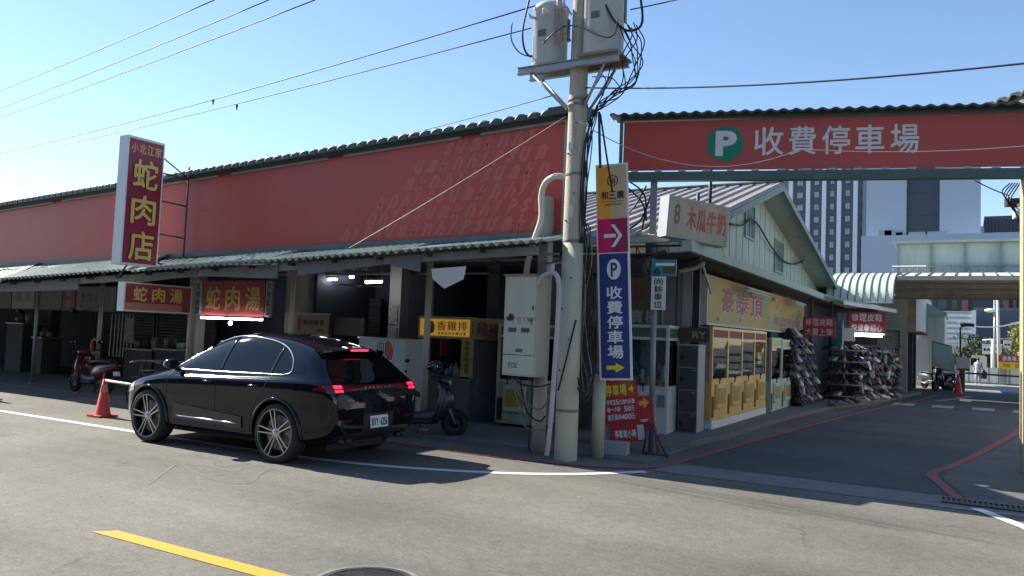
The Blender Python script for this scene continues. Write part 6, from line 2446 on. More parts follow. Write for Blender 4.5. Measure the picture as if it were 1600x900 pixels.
# ------------------------------------------------------------------ shoe stall
shoe_cols = [('black', (.02, .02, .022)), ('white', (.62, .62, .62)), ('grey', (.12, .12, .13)), ('navy', (.03, .04, .10)), ('brown', (.14, .08, .05)), ('beige', (.33, .28, .22))]


def shoe_mesh(mname, col):
    rings = []
    for x, w, z0, z1 in ((-.13, .028, .0, .07), (-.125, .036, 0, .085), (-.07, .036, 0, .09), (-.02, .036, 0, .075), (.04, .046, 0, .055), (.10, .042, 0, .045), (.135, .022, .004, .03)):
        rings.append([V((x, w * c, z0 + (z1 - z0) * s_)) for c, s_ in ((-1, 0), (-1, .4), (-.75, .85), (0, 1), (.75, .85), (1, .4), (1, 0))])
    return MB().loft(rings)


protos = []
for nme, col in shoe_cols:
    o = shoe_mesh(nme, col).build('shoe', M('shoe_' + nme, col, .55, var=.3, scale=20), origin=(0, 0, 0))
    o['category'] = 'shoe'
    protos.append((nme, o))
used = set()


def put_shoe(where, p, rot, k):
    nme, o = protos[k]
    if k not in used:
        used.add(k)
        c = o
    else:
        c = o.copy()
        C.objects.link(c)
    c.location = p
    c.scale = (1.15, random.uniform(1.4, 1.8), random.uniform(1.4, 2.0))
    c.rotation_euler = rot
    c['label'] = nme + ' shoe ' + where
    c['group'] = nme + ' shoes ' + where


random.seed(21)
wts = [0, 0, 0, 0, 1, 2, 2, 3, 3, 4, 5]
# rack 1: slanted shelves
a, c_ = at_z(1244, 652, .1), at_z(1302, 645, .1)
ra = thing('shoe_rack', (-3.9, 23.5, .1), 'tall dark slanted shoe rack next to the pale green claw machine', 'shoe rack', 'shoe racks of the shoe stall')
X1, Y1_, Y2_ = -3.95, 23.0, 26.6
for i in range(9):
    z_ = .14 + i * .235
    xx = X1 - i * .03
    b = MB()
    b.hexa([(xx, Y1_, z_), (xx, Y2_, z_), (xx - .3, Y2_, z_ + .12), (xx - .3, Y1_, z_ + .12), (xx, Y1_, z_ + .015), (xx, Y2_, z_ + .015), (xx - .3, Y2_, z_ + .135), (xx - .3, Y1_, z_ + .135)])
    b.build('shelf', steel_dark, ra)
    n = 12
    for j in range(n):
        y = Y1_ + .15 + (Y2_ - Y1_ - .3) * j / (n - 1) + random.uniform(-.08, .08)
        put_shoe('on the tall slanted rack', V((xx - .13, y, z_ + .075)), (random.uniform(-.15, .15), math.radians(22) + random.uniform(-.1, .25), random.uniform(-1.6, .8)), random.choice(wts))
b = MB()
for y in (Y1_ - .03, Y2_ + .03):
    b.tube([(X1 + .03, y, .1), (X1 - .33, y, 1.95)], .02, 6).tube([(X1 - .32, y, .1), (X1 - .62, y, 1.98)], .02, 6)
b.build('upright', steel_dark, ra)
MB().box(X1 - .85, X1 - .80, Y1_ - .2, Y2_, .1, 2.5).build('back_panel', black_m, ra)
tag(MB().box(X1 - .42, X1 - .40, Y1_ + 1.2, Y1_ + 2.6, 1.25, 1.37).build('price_strip', M('strip_red', (.35, .04, .05), .5)), 'red price strip hung on the tall slanted shoe rack', 'strip')
# rack 2: round tiers
rc = at_z(1316, 641, .1)
rc = V((at_y(1318, 600, 27.9).x, 27.9, .1))
rb = thing('shoe_carousel', rc, 'round four tier wooden shoe stand in the middle of the shoe stall', 'shoe stand')
MB().cyl(rc, rc + V((0, 0, 1.75)), .04, .04, 10).build('pole', steel_grey, rb)
for i in range(5):
    z_ = rc.z + .10 + i * .37
    MB().lathe((rc.x, rc.y, z_), (0, 0, 1), [(.05, 0), (.68, 0), (.70, .02), (.68, .04), (.05, .04)], 28).build('tier', M('tier_wood', (.24, .20, .16), .6, var=.15), rb)
    for j in range(12):
        q = -2.9 + 3.4 * j / 11 + random.uniform(-.1, .1)
        put_shoe('on the round tier stand', V((rc.x + .52 * math.cos(q), rc.y + .52 * math.sin(q), z_ + .041)), (0, 0, q + random.uniform(-.3, .3)), random.choice(wts))
# rack 3: hanging net wall
rn = thing('shoe_wall', (-2.75, 29.6, .1), 'wide net wall hung full of shoes at the far end of the shoe stall', 'shoe rack', 'shoe racks of the shoe stall')
b = MB()
n0, n1 = V((at_y(1337, 600, 28.6).x, 28.6, 0)), V((at_y(1403, 600, 31.3).x, 31.3, 0))
dn = (n1 - n0)
for i in range(15):
    p = n0 + dn * (i / 14)
    b.tube([p + V((0, 0, .12)), p + V((0, 0, 1.85))], .008, 5)
for i in range(8):
    b.tube([n0 + V((0, 0, .12 + i * .247)), n1 + V((0, 0, .12 + i * .247))], .008, 5)
b.build('net', steel_dark, rn)
b = MB()
pp = [n0 + V((-.12, .04, .1)), n1 + V((-.12, .04, .1)), n1 + V((-.12, .04, 1.9)), n0 + V((-.12, .04, 1.9))]
b.hexa(pp + [p + V((-.04, .02, 0)) for p in pp])
b.build('backing', black_m, rn)
ang = math.atan2(dn.y, dn.x)
for i in range(7):
    for j in range(14):
        f = (j + .5 + (i % 2) * .3) / 14.5
        p = n0 + dn * f + V((.06, -.02, .18 + i * .245 + random.uniform(-.03, .03)))
        put_shoe('hanging on the net wall', p, (random.uniform(-.9, .9), math.radians(35) + random.uniform(-.8, .8), ang - math.pi / 2 + random.uniform(-.8, .8)), random.choice(wts + [1, 5, 5, 2]))
# boxes / pairs on the ground in front
for j in range(14):
    f = j / 13
    p = V((-3.35 + .95 * f ** 1.0, 24.2 + 6.8 * f, .1))
    put_shoe('on the ground before the stall', p + V((random.uniform(-.15, .15), 0, 0)), (0, 0, random.uniform(-.6, .6)), random.choice([0, 1, 5, 4, 2]))
# stall structure and signs
st_ = thing('shoe_stall_roof', (-3.6, 27.5, 3.2), 'low pale edged stall roof over the round shoe stand', 'stall roof')
p0, p1 = at_x(1325, 476, -3.35), at_x(1392, 497, -2.35)
b = MB()
b.hexa([(-4.6, 26.5, 3.5), (-3.35, 26.5, 3.22), (-2.25, 32.2, 3.22), (-4.6, 32.2, 3.5), (-4.6, 26.5, 3.56), (-3.35, 26.5, 3.28), (-2.25, 32.2, 3.28), (-4.6, 32.2, 3.56)])
b.build('roof_sheet', green_pale, st_)
b = MB()
b.hexa([(-3.36, 26.5, 3.14), (-3.33, 26.5, 3.14), (-2.23, 32.2, 3.14), (-2.26, 32.2, 3.14), (-3.36, 26.5, 3.24), (-3.33, 26.5, 3.24), (-2.23, 32.2, 3.24), (-2.26, 32.2, 3.24)])
b.build('edge_board', white_dirty, st_)
b = MB()
for (x, y) in ((-4.2, 25.8), (-3.9, 27.9), (-2.9, 32)):
    b.box(x - .05, x + .05, y - .05, y + .05, .1, 3.3)
b.build('post', steel_dark, st_)
MB().box(-4.8, -4.6, 22, 34.9, .1, 3.3).build('back_wall', wall_blue, st_)
MB().box(-4.6, -2.95, 32.35, 32.45, .1, 3.3).build('end_wall', shut, st_)


def plane_sign(xa, ya, xb, yb, X0, X1_, label, cat='sign'):
    pass


def alley_sign(pa, pb, X, lines, m, lm, label, skew=0.1):
    """sign standing across the stall: pa lower left px, pb upper right px on a plane facing the street mouth"""
    a_ = at_x(*pa, X)
    Yp = a_.y
    c_ = at_y(pb[0], pb[1], Yp)
    t_ = thing('shop_sign', V(((a_.x + c_.x) / 2, Yp, a_.z)), label, 'sign')
    f_ = Fr(V((a_.x, Yp, a_.z)), (1, skew, 0))
    w_, h_ = (c_.x - a_.x), c_.z - a_.z
    MB().fbox(f_, 0, w_, 0, h_, -.08, 0).build('panel', m, t_)
    q_ = MB()
    n_ = len(lines)
    for i_, l_ in enumerate(lines):
        row(q_, l_, f_, w_ * .08, w_ * .92, h_ * (1 - (i_ + .88) / n_), h_ * (1 - (i_ + .16) / n_), .001, .025, .1)
    if lines:
        q_.build('lettering', lm, t_)
    return t_, f_, w_, h_


sgn_red = M('shoe_sign_red', (.36, .03, .04), .5, var=.12)
lw = M('letter_pinkish', (.55, .48, .47), .5)
alley_sign((1254, 525), (1305, 496), -4.3, ['修理皮鞋', '大量上架'], sgn_red, lw, 'red shoe repair sign with two lines of pale characters beside the faded drink board')
t, f_, w_, h_ = alley_sign((1326, 519), (1383, 488), -3.4, ['修理皮鞋', '快速•細心'], M('shoe_sign_dark', (.26, .03, .03), .5, var=.15), lw, 'darker red shoe repair sign above a lit tube')
tag(MB().cyl(f_.p(0, -.1, .05), f_.p(w_ * .92, -.1, .05), .025).build('fluorescent_tube', tube_lamp), 'lit fluorescent tube under the darker shoe repair sign', 'lamp')
tag(MB().fbox(f_, -.05, w_, -.06, -.002, -.1, .02).build('lamp_batten', white_dirty), 'white batten between the darker shoe repair sign and its tube', 'lamp holder')
alley_sign((1306, 522), (1325, 486), -3.75, ['鞋', '店'], M('navy_sign', (.05, .06, .11), .5, var=.3, scale=6), M('letter_blue', (.2, .22, .3), .5), 'small dark blue upright sign between the two shoe repair signs')
p = at_y(1310, 545, 27.6)
tag(MB().box(p.x - .22, p.x + .12, 27.6, 27.9, 1.55, 2.65).build('teal_cloth', M('teal_cloth', (.05, .16, .16), .8, var=.3)), 'teal cloth bundle above the round shoe stand', 'cloth')
p = at_y(1322, 540, 27.4)
tag(MB().box(p.x - .12, p.x + .25, 27.4, 27.45, 2.0, 2.42).build('paper_sheet', white_p), 'white paper sheet pinned above the round shoe stand', 'paper')
EXPLODE = ['rafter', 'side_strip', 'guide_rail', 'steel_band', 'sheet_rib', 'lug', 'upright', 'mullion', 'fin', 'beam', 'brace', 'clip', 'curved_seam', 'flat_seam', 'sign_post', 'post', 'column', 'roof_unit', 'leg', 'support', 'hanger', 'low_bushing', 'high_bushing', 'tag_plate', 'meter_window', 'channel', 'rear_pier', 'pillar', 'brick_pier']

# ================================================================== back of the alley
cb = thing('shutter_building', (-3.2, 35.5, 0), 'grey concrete shop building with roller shutter behind the shoe wall', 'building')
cw_ = M('conc_wall', (.24, .24, .23), .8, var=.12, scale=1, streak=.3, stain=((.14, .14, .13), .6, .9, .5))
p0 = at_y(1384, 500, 34.9)
xr = at_y(1417, 560, 34.9).x
MB().box(-7, xr, 34.9, 42, 2.55, 3.95).build('upper_wall', cw_, cb)
xs0 = at_y(1384, 560, 34.9).x
MB().box(-7, xs0, 34.9, 42, .02, 2.55).build('side_wall', cw_, cb)
xs1 = at_y(1405, 560, 34.9).x
MB().box(xs1 + .02, xr, 34.9, 35.3, .02, 2.55).build('pier', cw_, cb)
b = MB()
n = 26
for i in range(n):
    z_ = .05 + i * .095
    b.hexa([(xs0, 35.02, z_), (xs1 + .02, 35.02, z_), (xs1 + .02, 35.06, z_ + .01), (xs0, 35.06, z_ + .01), (xs0, 34.99, z_ + .05), (xs1 + .02, 34.99, z_ + .05), (xs1 + .02, 35.06, z_ + .094), (xs0, 35.06, z_ + .094)])
b.build('roller_shutter', M('shutter_pale', (.36, .36, .34), .5, var=.1, metal=.2), cb)
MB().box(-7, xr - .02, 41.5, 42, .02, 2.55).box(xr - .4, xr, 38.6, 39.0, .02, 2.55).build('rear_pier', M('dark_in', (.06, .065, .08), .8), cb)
MB().box(xs0 - .1, xr + .55, 35.2, 41.5, 2.5, 2.545).build('canopy_slab', cw_, cb)
# stained sign box along the alley
t = thing('stained_sign', (xr + .25, 35, 2.7), 'pale stained blank sign box with rust marks above the dark shop opening', 'sign')
a0 = at_x(1417, 540, xr + .3)
a1 = at_x(1455, 538, xr + .3)
fr = Fr((xr + .3, 34.85, 2.35), (0, 1, 0))
w = max(2., a1.y - 34.85)
MB().fbox(fr, 0, w, .2, 2.15, -.25, 0).build('cabinet', M('stained_face', (.46, .48, .47), .55, var=.12, scale=1.2, streak=.4, stain=((.36, .22, .18), .58, .8, .6)), t)
MB().fbox(fr, -.05, .0, .15, 2.25, -.3, .02).fbox(fr, 0, w, 2.151, 2.23, -.3, .02).build('frame', M('rust_frame', (.25, .2, .17), .6, var=.3), t)
# next pale panels and green gable beyond
t = thing('pale_shed', (-.9, 47, 0), 'pale green metal shed beyond the stained sign box', 'shed')
a0, a1 = at_y(1450, 500, 44.6), at_y(1476, 500, 44.6)
MB().box(a0.x - 1.5, a1.x, 44.6, 50, .0, 3.55).build('wall', M('shed_wall', (.50, .53, .50), .6, var=.08, streak=.3), t)
b = MB()
x = a0.x
while x < a1.x - .05:
    b.box(x, x + .03, 44.57, 44.599, .5, 3.5)
    x += .35
b.build('rib', M('shed_wall', (.5, .53, .5)), t)
b = MB()
b.prism(Fr((0, 44.5, 0), (1, 0, 0)), [(a0.x - 1.6, 3.55), (a1.x + .1, 3.55), (a1.x + .1, 3.7), (a0.x - 1.6, 5.0)], -5.5, 0)
b.build('roof', M('shed_roof', (.30, .42, .36), .5, var=.1), t)
# hanging tarp awning
t = thing('tarp_awning', (-.6, 42, 1.4), 'grey hanging tarp awning in front of the pale shed', 'awning')
P4 = [at_y(1457, 534, 40), at_y(1487, 541, 40.6), at_y(1492, 581, 40.4), at_y(1457, 574, 39.6)]
b = MB()
b.grid(lambda u, v: (P4[0].lerp(P4[1], u)).lerp(P4[3].lerp(P4[2], u), v) + V((0, -.25 * math.sin(v * 3.1), .05 * math.sin(u * 9) * v)), 14, 8)
b.grid(lambda u, v: (P4[0].lerp(P4[1], u)).lerp(P4[3].lerp(P4[2], u), v) + V((0, -.25 * math.sin(v * 3.1) + .02, .05 * math.sin(u * 9) * v)), 14, 8)
b.build('tarp', M('tarp', (.24, .27, .25), .6, var=.12, scale=1.5), t)
b = MB()
b.tube([P4[0], P4[1]], .03, 6).tube([P4[3], P4[2]], .03, 6).tube([P4[2], V((P4[2].x, P4[2].y, 0))], .025, 6).tube([P4[0], V((P4[0].x, P4[0].y, 0.02))], .03, 6)
b.build('steel_frame', steel_dark, t)
# dark motorbike and rack
p = at_z(1474, 611)
s5 = copy_tree(s1, None, (p.x, p.y, .0), math.radians(200), 'dark scooter parked under the tarp at the far end of the alley')
p = at_z(1463, 609)
s6 = copy_tree(s3, None, (p.x - .1, p.y + .6, .0), math.radians(215), 'second dark scooter at the far end, nearest the dark shop opening')
t = thing('cloth_bundle', at_z(1470, 608), 'pale cloth hanging beside the far scooters', 'cloth')
q = at_z(1466, 608)
MB().loft([[q + V((math.cos(k * .785) * r, math.sin(k * .785) * r * .5, h)) for k in range(8)] for h, r in ((.75, .10), (1.0, .16), (1.3, .14), (1.55, .06))]).build('cloth', M('cloth_pale', (.45, .43, .42), .9, var=.2), t)
MB().tube([q, q + V((0, 0, 1.6))], .02, 6).build('stand', steel_dark, t)

# barrel roofed canopy over the alley
can = thing('arched_canopy', (2, 32, 4.5), 'pale ribbed canopy bridging the alley with a curved drooping left end', 'canopy')
rib_m = M('canopy_sheet', (.60, .64, .55), .45, var=.06, scale=1)
rib_d = M('canopy_seam', (.12, .17, .15), .5)
xa, xb = at_y(1303, 440, 32.5).x, at_y(1397, 440, 31).x
def arc(f):
    q = math.pi / 2 * f
    return 34.2 - 3.6 * math.sin(q), 3.45 + 1.30 * math.cos(q) ** .85 if q < math.pi / 2 - 1e-4 else 3.45
b = MB()
for s_ in (0, .04):
    b.grid(lambda u, v: V((xa + (xb - xa) * u, arc(v)[0], arc(v)[1] - s_)), 8, 14)
for u in (0, 1):
    b.grid(lambda w_, v: V((xa + (xb - xa) * u, arc(v)[0], arc(v)[1] - .04 * w_)), 1, 14)
b.build('curved_roof', rib_m, can)
b = MB()
n = 9
for i in range(n + 1):
    x = xa + (xb - xa) * i / n
    b.tube([V((x, arc(v / 14)[0] - .01, arc(v / 14)[1] + .012)) for v in range(15)], .022, 5)
b.build('curved_seam', rib_d, can)
b = MB()
pts = [V((xa - .01, arc(v / 14)[0], arc(v / 14)[1] - .045)) for v in range(15)]
b.add(pts + [V((xa - .01, 34.2, 3.5))] + [p + V((.03, 0, 0)) for p in pts] + [V((xa + .02, 34.2, 3.5))], [list(range(16)), list(range(16, 32))[::-1]])
b.build('end_panel', M('cream_panel', (.6, .58, .5), .6), can)
# straight part to the right
XE = 16
b = MB()
b.hexa([(xb + .05, 31.6, 4.42), (XE, 31.6, 4.42), (XE, 35.2, 4.84), (xb + .05, 35.2, 4.84), (xb + .05, 31.6, 4.46), (XE, 31.6, 4.46), (XE, 35.2, 4.88), (xb + .05, 35.2, 4.88)])
b.build('flat_roof', rib_m, can)
b = MB()
x = xb + .2
while x < XE:
    b.hexa([(x, 31.58, 4.461), (x + .04, 31.58, 4.461), (x + .04, 35.2, 4.881), (x, 35.2, 4.881), (x, 31.58, 4.50), (x + .04, 31.58, 4.50), (x + .04, 35.2, 4.92), (x, 35.2, 4.92)])
    x += .42
b.build('flat_seam', rib_d, can)
MB().box(xb + .05, XE, 31.55, 31.60, 4.30, 4.455).build('front_board', M('front_board', (.40, .36, .27), .6, var=.15), can)
b = MB()
for i, (yy, zz) in enumerate(((32.2, 4.25), (33.0, 4.1), (33.8, 3.95), (34.6, 3.85))):
    b.box(xb - .2, XE, yy, yy + .14, zz, zz + .18)
b.build('beam', M('canopy_beam', (.26, .23, .2), .7, var=.25), can)
MB().box(xb - .2, XE, 34.75, 34.8, 3.80, 4.75).build('rear_board', M('canopy_rear', (.2, .175, .155), .7, var=.2), can)
b = MB()
for x in (6.0, 11.0, 15.8):
    b.box(x - .1, x + .1, 34, 34.2, 0, 4.1)
b.box(-4.4, -4.2, 34, 34.2, 4.6, 4.7)
b.build('post', M('post_yellow', (.55, .5, .25)), can)
# glazed upper walkway behind it
wk = thing('glazed_walkway', (5, 36.5, 4.8), 'pale translucent panelled walkway with a railing above the canopy', 'walkway')
x0, x1 = at_y(1401, 400, 36.2).x, 16
zlo = 4.8
ztop0 = at_y(1401, 380, 36.2).z
MB().box(x0, x1, 36.3, 36.34, zlo, ztop0 - .05).build('panel', M('translucent', (.52, .60, .55), .5, var=.2, scale=2, streak=.15), wk)
b = MB()
b.box(x0 - .15, x1, 35.9, 39, ztop0 - .04, ztop0 + .05)
b.build('roof_edge', M('walk_roof', (.42, .48, .44), .5, var=.1), wk)
b = MB()
for i in range(7):
    x = x0 + .05 + i * 1.22
    b.box(x - .03, x + .03, 36.2, 36.28, zlo, ztop0 - .05)
b.build('mullion', M('mullion', (.30, .34, .32), .5), wk)
b = MB()
b.tube([(x0 - .15, 35.95, zlo + .42), (x1, 35.95, zlo + .42)], .03, 6)
x = x0 - .1
while x < x1:
    b.tube([(x, 35.95, zlo - .05), (x, 35.95, zlo + .42)], .015, 5)
    x += .3
b.build('railing', steel_grey, wk)
MB().box(x0, x1, 36.0, 39, 4.6, 4.79).build('floor', cw_, wk)
b = MB()
for x in (x0 + .2, 8, 15.5):
    b.box(x - .12, x + .12, 38, 38.3, 0 if x > x0 + 1 else 3.9, 4.6)
b.build('pillar', cw_, wk)

# ------------------------------------------------------------------ far buildings
def fb(px0, px1, py0, Y, depth=12, z0=0):
    x0, x1 = at_y(px0, py0, Y).x, at_y(px1, py0, Y).x
    return x0, x1, at_y((px0 + px1) / 2, py0, Y).z


Yt = 170
x0, x1, zt1 = fb(1225, 1349, 236, Yt)
tw = thing('hotel_tower', ((x0 + x1) / 2, Yt, 0), 'dark grey tower with white vertical fins and rows of pale windows', 'tower')
MB().box(x0, x1, Yt, Yt + 25, 0, zt1).build('wall', M('tower_dark', (.085, .10, .13), .6, var=.06), tw)
fins = [1236, 1263, 1288, 1311.5, 1337]
b = MB()
for px in fins:
    x = at_y(px, 350, Yt).x
    b.box(x - .42, x + .36, Yt - .9, Yt - .02, 0, zt1 + .3)
b.build('fin', M('fin_white', (.62, .66, .72), .5, var=.03), tw)
pane_t = M('tower_pane', (.30, .37, .42), .12, var=.15, scale=.4)
frm = M('tower_frame', (.03, .035, .045), .5)
z_ = at_y(1290, 428, Yt).z
dz = (at_y(1290, 309, Yt).z - z_) / 6
for r in range(-1, 10):
    zz = z_ + dz * r
    for i in range(5):
        xa_ = at_y(fins[i], 350, Yt).x + .9 if True else 0
        xb_ = at_y(fins[i + 1], 350, Yt).x - .9 if i < 4 else x1 - .3
        if i == 4:
            xa_ += .3
        ww = xb_ - xa_
        top_row = (r >= 7)
        wo = MB().box(xa_ + ww * .12, xb_ - ww * .10, Yt - .06, Yt - .002, zz, zz + dz * .56).build('window', frm, tw)
        b = MB()
        k = 2
        for j in range(2):
            xa2 = xa_ + ww * .16 + j * ww * .36
            b.box(xa2, xa2 + ww * .32, Yt - .10, Yt - .061, zz + dz * .05, zz + dz * .51)
        b.build('pane', pane_t if i < 4 else frm, wo)

Yb = 120
bb = thing('blank_office_block', (40, Yb, 0), 'pale blue grey windowless block with a dark vertical glass strip', 'building')
bmat = M('block_blue', (.36, .42, .52), .6, var=.03, scale=.05)
xa_, xb_, z1 = fb(1355, 1417, 232, Yb)
MB().box(xa_, xb_, Yb, Yb + 30, 0, z1).build('left_wall', bmat, bb)
xc_, xd_, z2 = fb(1469, 1533, 225, Yb)
MB().box(xc_, xd_, Yb, Yb + 30, 0, z2).build('right_wall', bmat, bb)
MB().box(xb_ + .02, xc_ - .02, Yb + 1.5, Yb + 28, 0, z1 - 1).build('glass_strip', M('dark_glass', (.035, .045, .07), .2, var=.2, scale=.2), bb)
b = MB()
for i in range(9):
    zz = z1 - 3 - i * 3.2
    b.box(xb_ + .05, xc_ - .05, Yb + 1.4, Yb + 1.49, zz, zz + .12)
b.build('floor_line', M('dark_line', (.07, .08, .10), .5), bb)
xp0, xp1, zp = fb(1346, 1640, 365, Yb - 4)
pd_ = thing('office_podium', ((xp0 + xp1) / 2, Yb - 4, 0), 'long pale blue grey podium below the windowless block', 'building')
MB().box(xp0, xp1, Yb - 4, Yb - .05, 0, zp).build('wall', M('podium_blue', (.36, .43, .53), .6, var=.03, scale=.05), pd_)
b = MB()
for px, w_, h_ in ((1383, 1.6, .9), (1396, 2.2, .8), (1406, 1.0, .5), (1434, 2.2, .5), (1462, 2.4, .5)):
    x = at_y(px, 365, Yb - 3).x
    b.box(x - w_ / 2, x + w_ / 2, Yb - 3, Yb - 1, zp, zp + h_)
b.build('roof_unit', M('unit_grey', (.25, .27, .3), .6), pd_)
xq0, xq1, zq_ = fb(1538, 1605, 337, Yb + 20)
t = thing('dark_low_block', ((xq0 + xq1) / 2, Yb + 20, 0), 'small dark grey block right of the pale windowless block', 'building')
MB().box(xq0, xq1, Yb + 20, Yb + 35, 0, zq_).build('wall', M('dark_block', (.10, .11, .14), .6, var=.1, scale=.2), t)
b = MB()
for i in range(12):
    x = xq0 + (xq1 - xq0) * i / 12
    b.box(x, x + .12, Yb + 19.9, Yb + 19.99, 0, zq_ - .5)
b.build('joint', M('joint_dark', (.07, .075, .09), .6), t)
MB().box(xq0 - 1, xq0 - .01, Yb + 20, Yb + 30, 0, zq_ - 1.5).build('side_fin', M('fin_white', (.6, .6, .6)), t)

# brick and glass building seen under the canopy
Ya = 100
x0, x1, z1 = fb(1440, 1640, 440, Ya)
t = thing('brick_office', ((x0 + x1) / 2, Ya, 0), 'brown brick and dark glass facade seen under the canopy', 'building')
MB().box(x0, x1, Ya, Ya + 10, 0, z1).build('wall', M('navy_wall', (.06, .065, .085), .6, var=.1), t)
zl = at_y(1520, 486, Ya).z
for i, (pa, pb, m) in enumerate(((1463, 1482, 'g'), (1485, 1498, 'g'), (1503, 1513, 'b'), (1526, 1538, 'w'), (1547, 1560, 'w'), (1568, 1576, 'b'), (1580, 1590, 'g'), (1593, 1600, 'g'))):
    xa_, xb_ = at_y(pa, 470, Ya).x, at_y(pb, 470, Ya).x
    if m == 'b':
        MB().box(xa_, xb_, Ya - .4, Ya - .01, 0, z1).build('brick_pier', M('brick_far', (.26, .13, .10), .8, var=.15), t)
    else:
        w_ = MB().box(xa_, xb_, Ya - .06, Ya - .01, zl - (.0 if m == 'g' else -1.2), z1 - .2).build('window', frm, t)
        MB().box(xa_ + .15, xb_ - .15, Ya - .1, Ya - .061, zl + (.2 if m == 'g' else 1.4), z1 - .4).build('pane', M('pane_far_' + m, (.05, .06, .08) if m == 'g' else (.30, .38, .38), .15), w_)
Yc = 88
x0, x1, z1 = fb(1522, 1640, 486, Yc)
t = thing('navy_wall_building', ((x0 + x1) / 2, Yc, 0), 'plain navy grey walled building behind the street lamps', 'building')
MB().box(x0, x1, Yc, Yc + 8, 0, z1).build('wall', M('navy_plain', (.085, .095, .135), .6, var=.05), t)
MB().box(x0, x1, Yc - .02, Yc + .1, z1, z1 + .3).build('coping', M('navy_cop', (.12, .13, .17), .6), t)
Yw = 80
x0, x1, z1 = fb(1440, 1521, 486, Yw)
t = thing('ribbed_white_building', ((x0 + x1) / 2, Yw, 0), 'white horizontally ribbed metal building beyond the alley', 'building')
MB().box(x0, x1, Yw, Yw + 8, 0, z1).build('wall', M('rib_white', (.58, .61, .62), .5, var=.04), t)
b = MB()
nrib = 7
zlow = at_y(1480, 543, Yw).z
for i in range(nrib):
    zz = zlow + (z1 - zlow) * (i + .5) / nrib
    b.box(x0, x1 - .1, Yw - .03, Yw - .002, zz, zz + (z1 - zlow) / nrib * .42)
b.build('dark_rib', M('rib_grey', (.27, .30, .32), .5), t)
MB().box(x1 - .15, x1 + .2, Yw - .15, Yw - .04, 0, z1 + .1).build('corner_post', M('rib_white', (.58, .6, .6)), t)
t = thing('small_annex', (0, 72, 0), 'low pale annex with small windows behind the barrier', 'building')
x0, x1, z1 = fb(1468, 1528, 541, 74)
MB().box(x0, x1, 74, 78, 0, z1).build('wall', M('annex', (.40, .40, .37), .7, var=.08), t)
MB().box(x0 - .2, x1 + .3, 73.7, 78.2, z1, z1 + .2).build('roof', M('annex_roof', (.5, .52, .5), .5), t)
for px in (1488, 1503, 1515):
    x = at_y(px, 560, 74).x
    w_ = MB().box(x - .4, x + .4, 73.94, 73.99, .2, 1.6).build('window', frm, t)
    MB().box(x - .32, x + .32, 73.9, 73.939, .28, 1.52).build('pane', MATS['pane_far_g'], w_)

# fence of pale panels with dark rails
Yf_ = at_z(1540, 600, 0).y
fe = thing('panel_fence', (8, Yf_, 0), 'long white panelled fence with a dark rail at the end of the alley', 'fence')
x0, x1 = at_y(1500, 590, Yf_).x, 30
zf = at_y(1540, 574, Yf_).z
b = MB()
x = x0
i = 0
while x < x1:
    wdt = .5
    b.box(x, x + wdt - .10, Yf_, Yf_ + .05, 0, zf)
    x += wdt
b.build('panel', M('fence_white', (.66, .68, .68), .5, var=.06, scale=2), fe)
b = MB()
b.box(x0, x1, Yf_ + .05, Yf_ + .08, 0, zf - .05)
b.build('backing', M('fence_back', (.42, .45, .45), .6), fe)
b = MB()
zr = (zf - 1.04) / 2
b.box(x0, x1, Yf_ - .12, Yf_ - .04, zr - .02, zr + .12)
b.build('rail', M('rail_green_grey', (.14, .17, .16), .5), fe)
for px in (1566, 1620):
    x = at_y(px, 590, Yf_).x
    MB().box(x - .15, x + .15, Yf_ - .25, Yf_ - .121, 0, zf + .1).build('post', M('post_grey_far', (.3, .31, .3), .6), fe)
# red and yellow banner above the fence
p0, p1 = at_y(1560, 576, Yf_ - .4), at_y(1625, 557, Yf_ - .4)
t = thing('red_yellow_banner', p0, 'small red over yellow banner above the white fence at the right edge', 'sign')
fr = Fr(p0, (1, 0, 0))
w, h = p1.x - p0.x, p1.z - p0.z
MB().fbox(fr, 0, w, h * .5, h, -.04, 0).build('red_half', M('far_red', (.5, .05, .07), .5), t)
MB().fbox(fr, 0, w, 0, h * .498, -.04, 0).build('yellow_half', M('far_yellow', (.75, .55, .03), .5), t)
b = MB()
row(b, '停車場入口請進', fr, .2, w - .2, h * .58, h * .92, .001, .03, .2)
b.build('white_lettering', white_p, t)
b = MB()
row(b, '月租 日租 歡迎', fr, .2, w - .2, h * .12, h * .38, .001, .03, .2)
b.build('red_lettering', M('far_red'), t)
b = MB()
b.fbox(fr, .3, .4, -1.0, 0, -.1, -.045).fbox(fr, w - .4, w - .3, -1.0, 0, -.1, -.045)
b.build('leg', steel_grey, t)

# barrier kiosk sign, posts, cone
p = at_z(1504, 612)
t = thing('barrier_post', p, 'dark barrier post with a white and red notice board beside the far cone', 'barrier')
MB().box(p.x - .09, p.x + .09, p.y - .09, p.y + .09, 0, .95).build('post', M('barrier_dark', (.10, .09, .1), .5), t)
MB().tube([p + V((-.1, .1, 0)), p + V((-.1, .1, 2.9)), p + V((.25, .1, 3.05))], .035, 8).build('mast', steel_dark, t)
MB().box(p.x - .1, p.x + .45, p.y + .0, p.y + .12, 2.95, 3.1).build('camera_head', steel_dark, t)
MB().box(p.x - .25, p.x + .28, p.y - .13, p.y - .095, .95, 1.55).build('notice_board', M('notice', (.75, .72, .72), .5, emit=None), t)
b = MB()
b.box(p.x - .25, p.x + .28, p.y - .135, p.y - .131, .95, 1.05)
b.build('red_band', M('far_red'), t)
tag(MB().tube([p + V((.1, 0, .85)), p + V((6, 0, .75))], .04, 8).build('boom_gate', M('arm_dark', (.12, .13, .13), .5)), 'long thin dark boom across the end of the alley', 'boom gate')
pc2 = at_z(1497, 616)
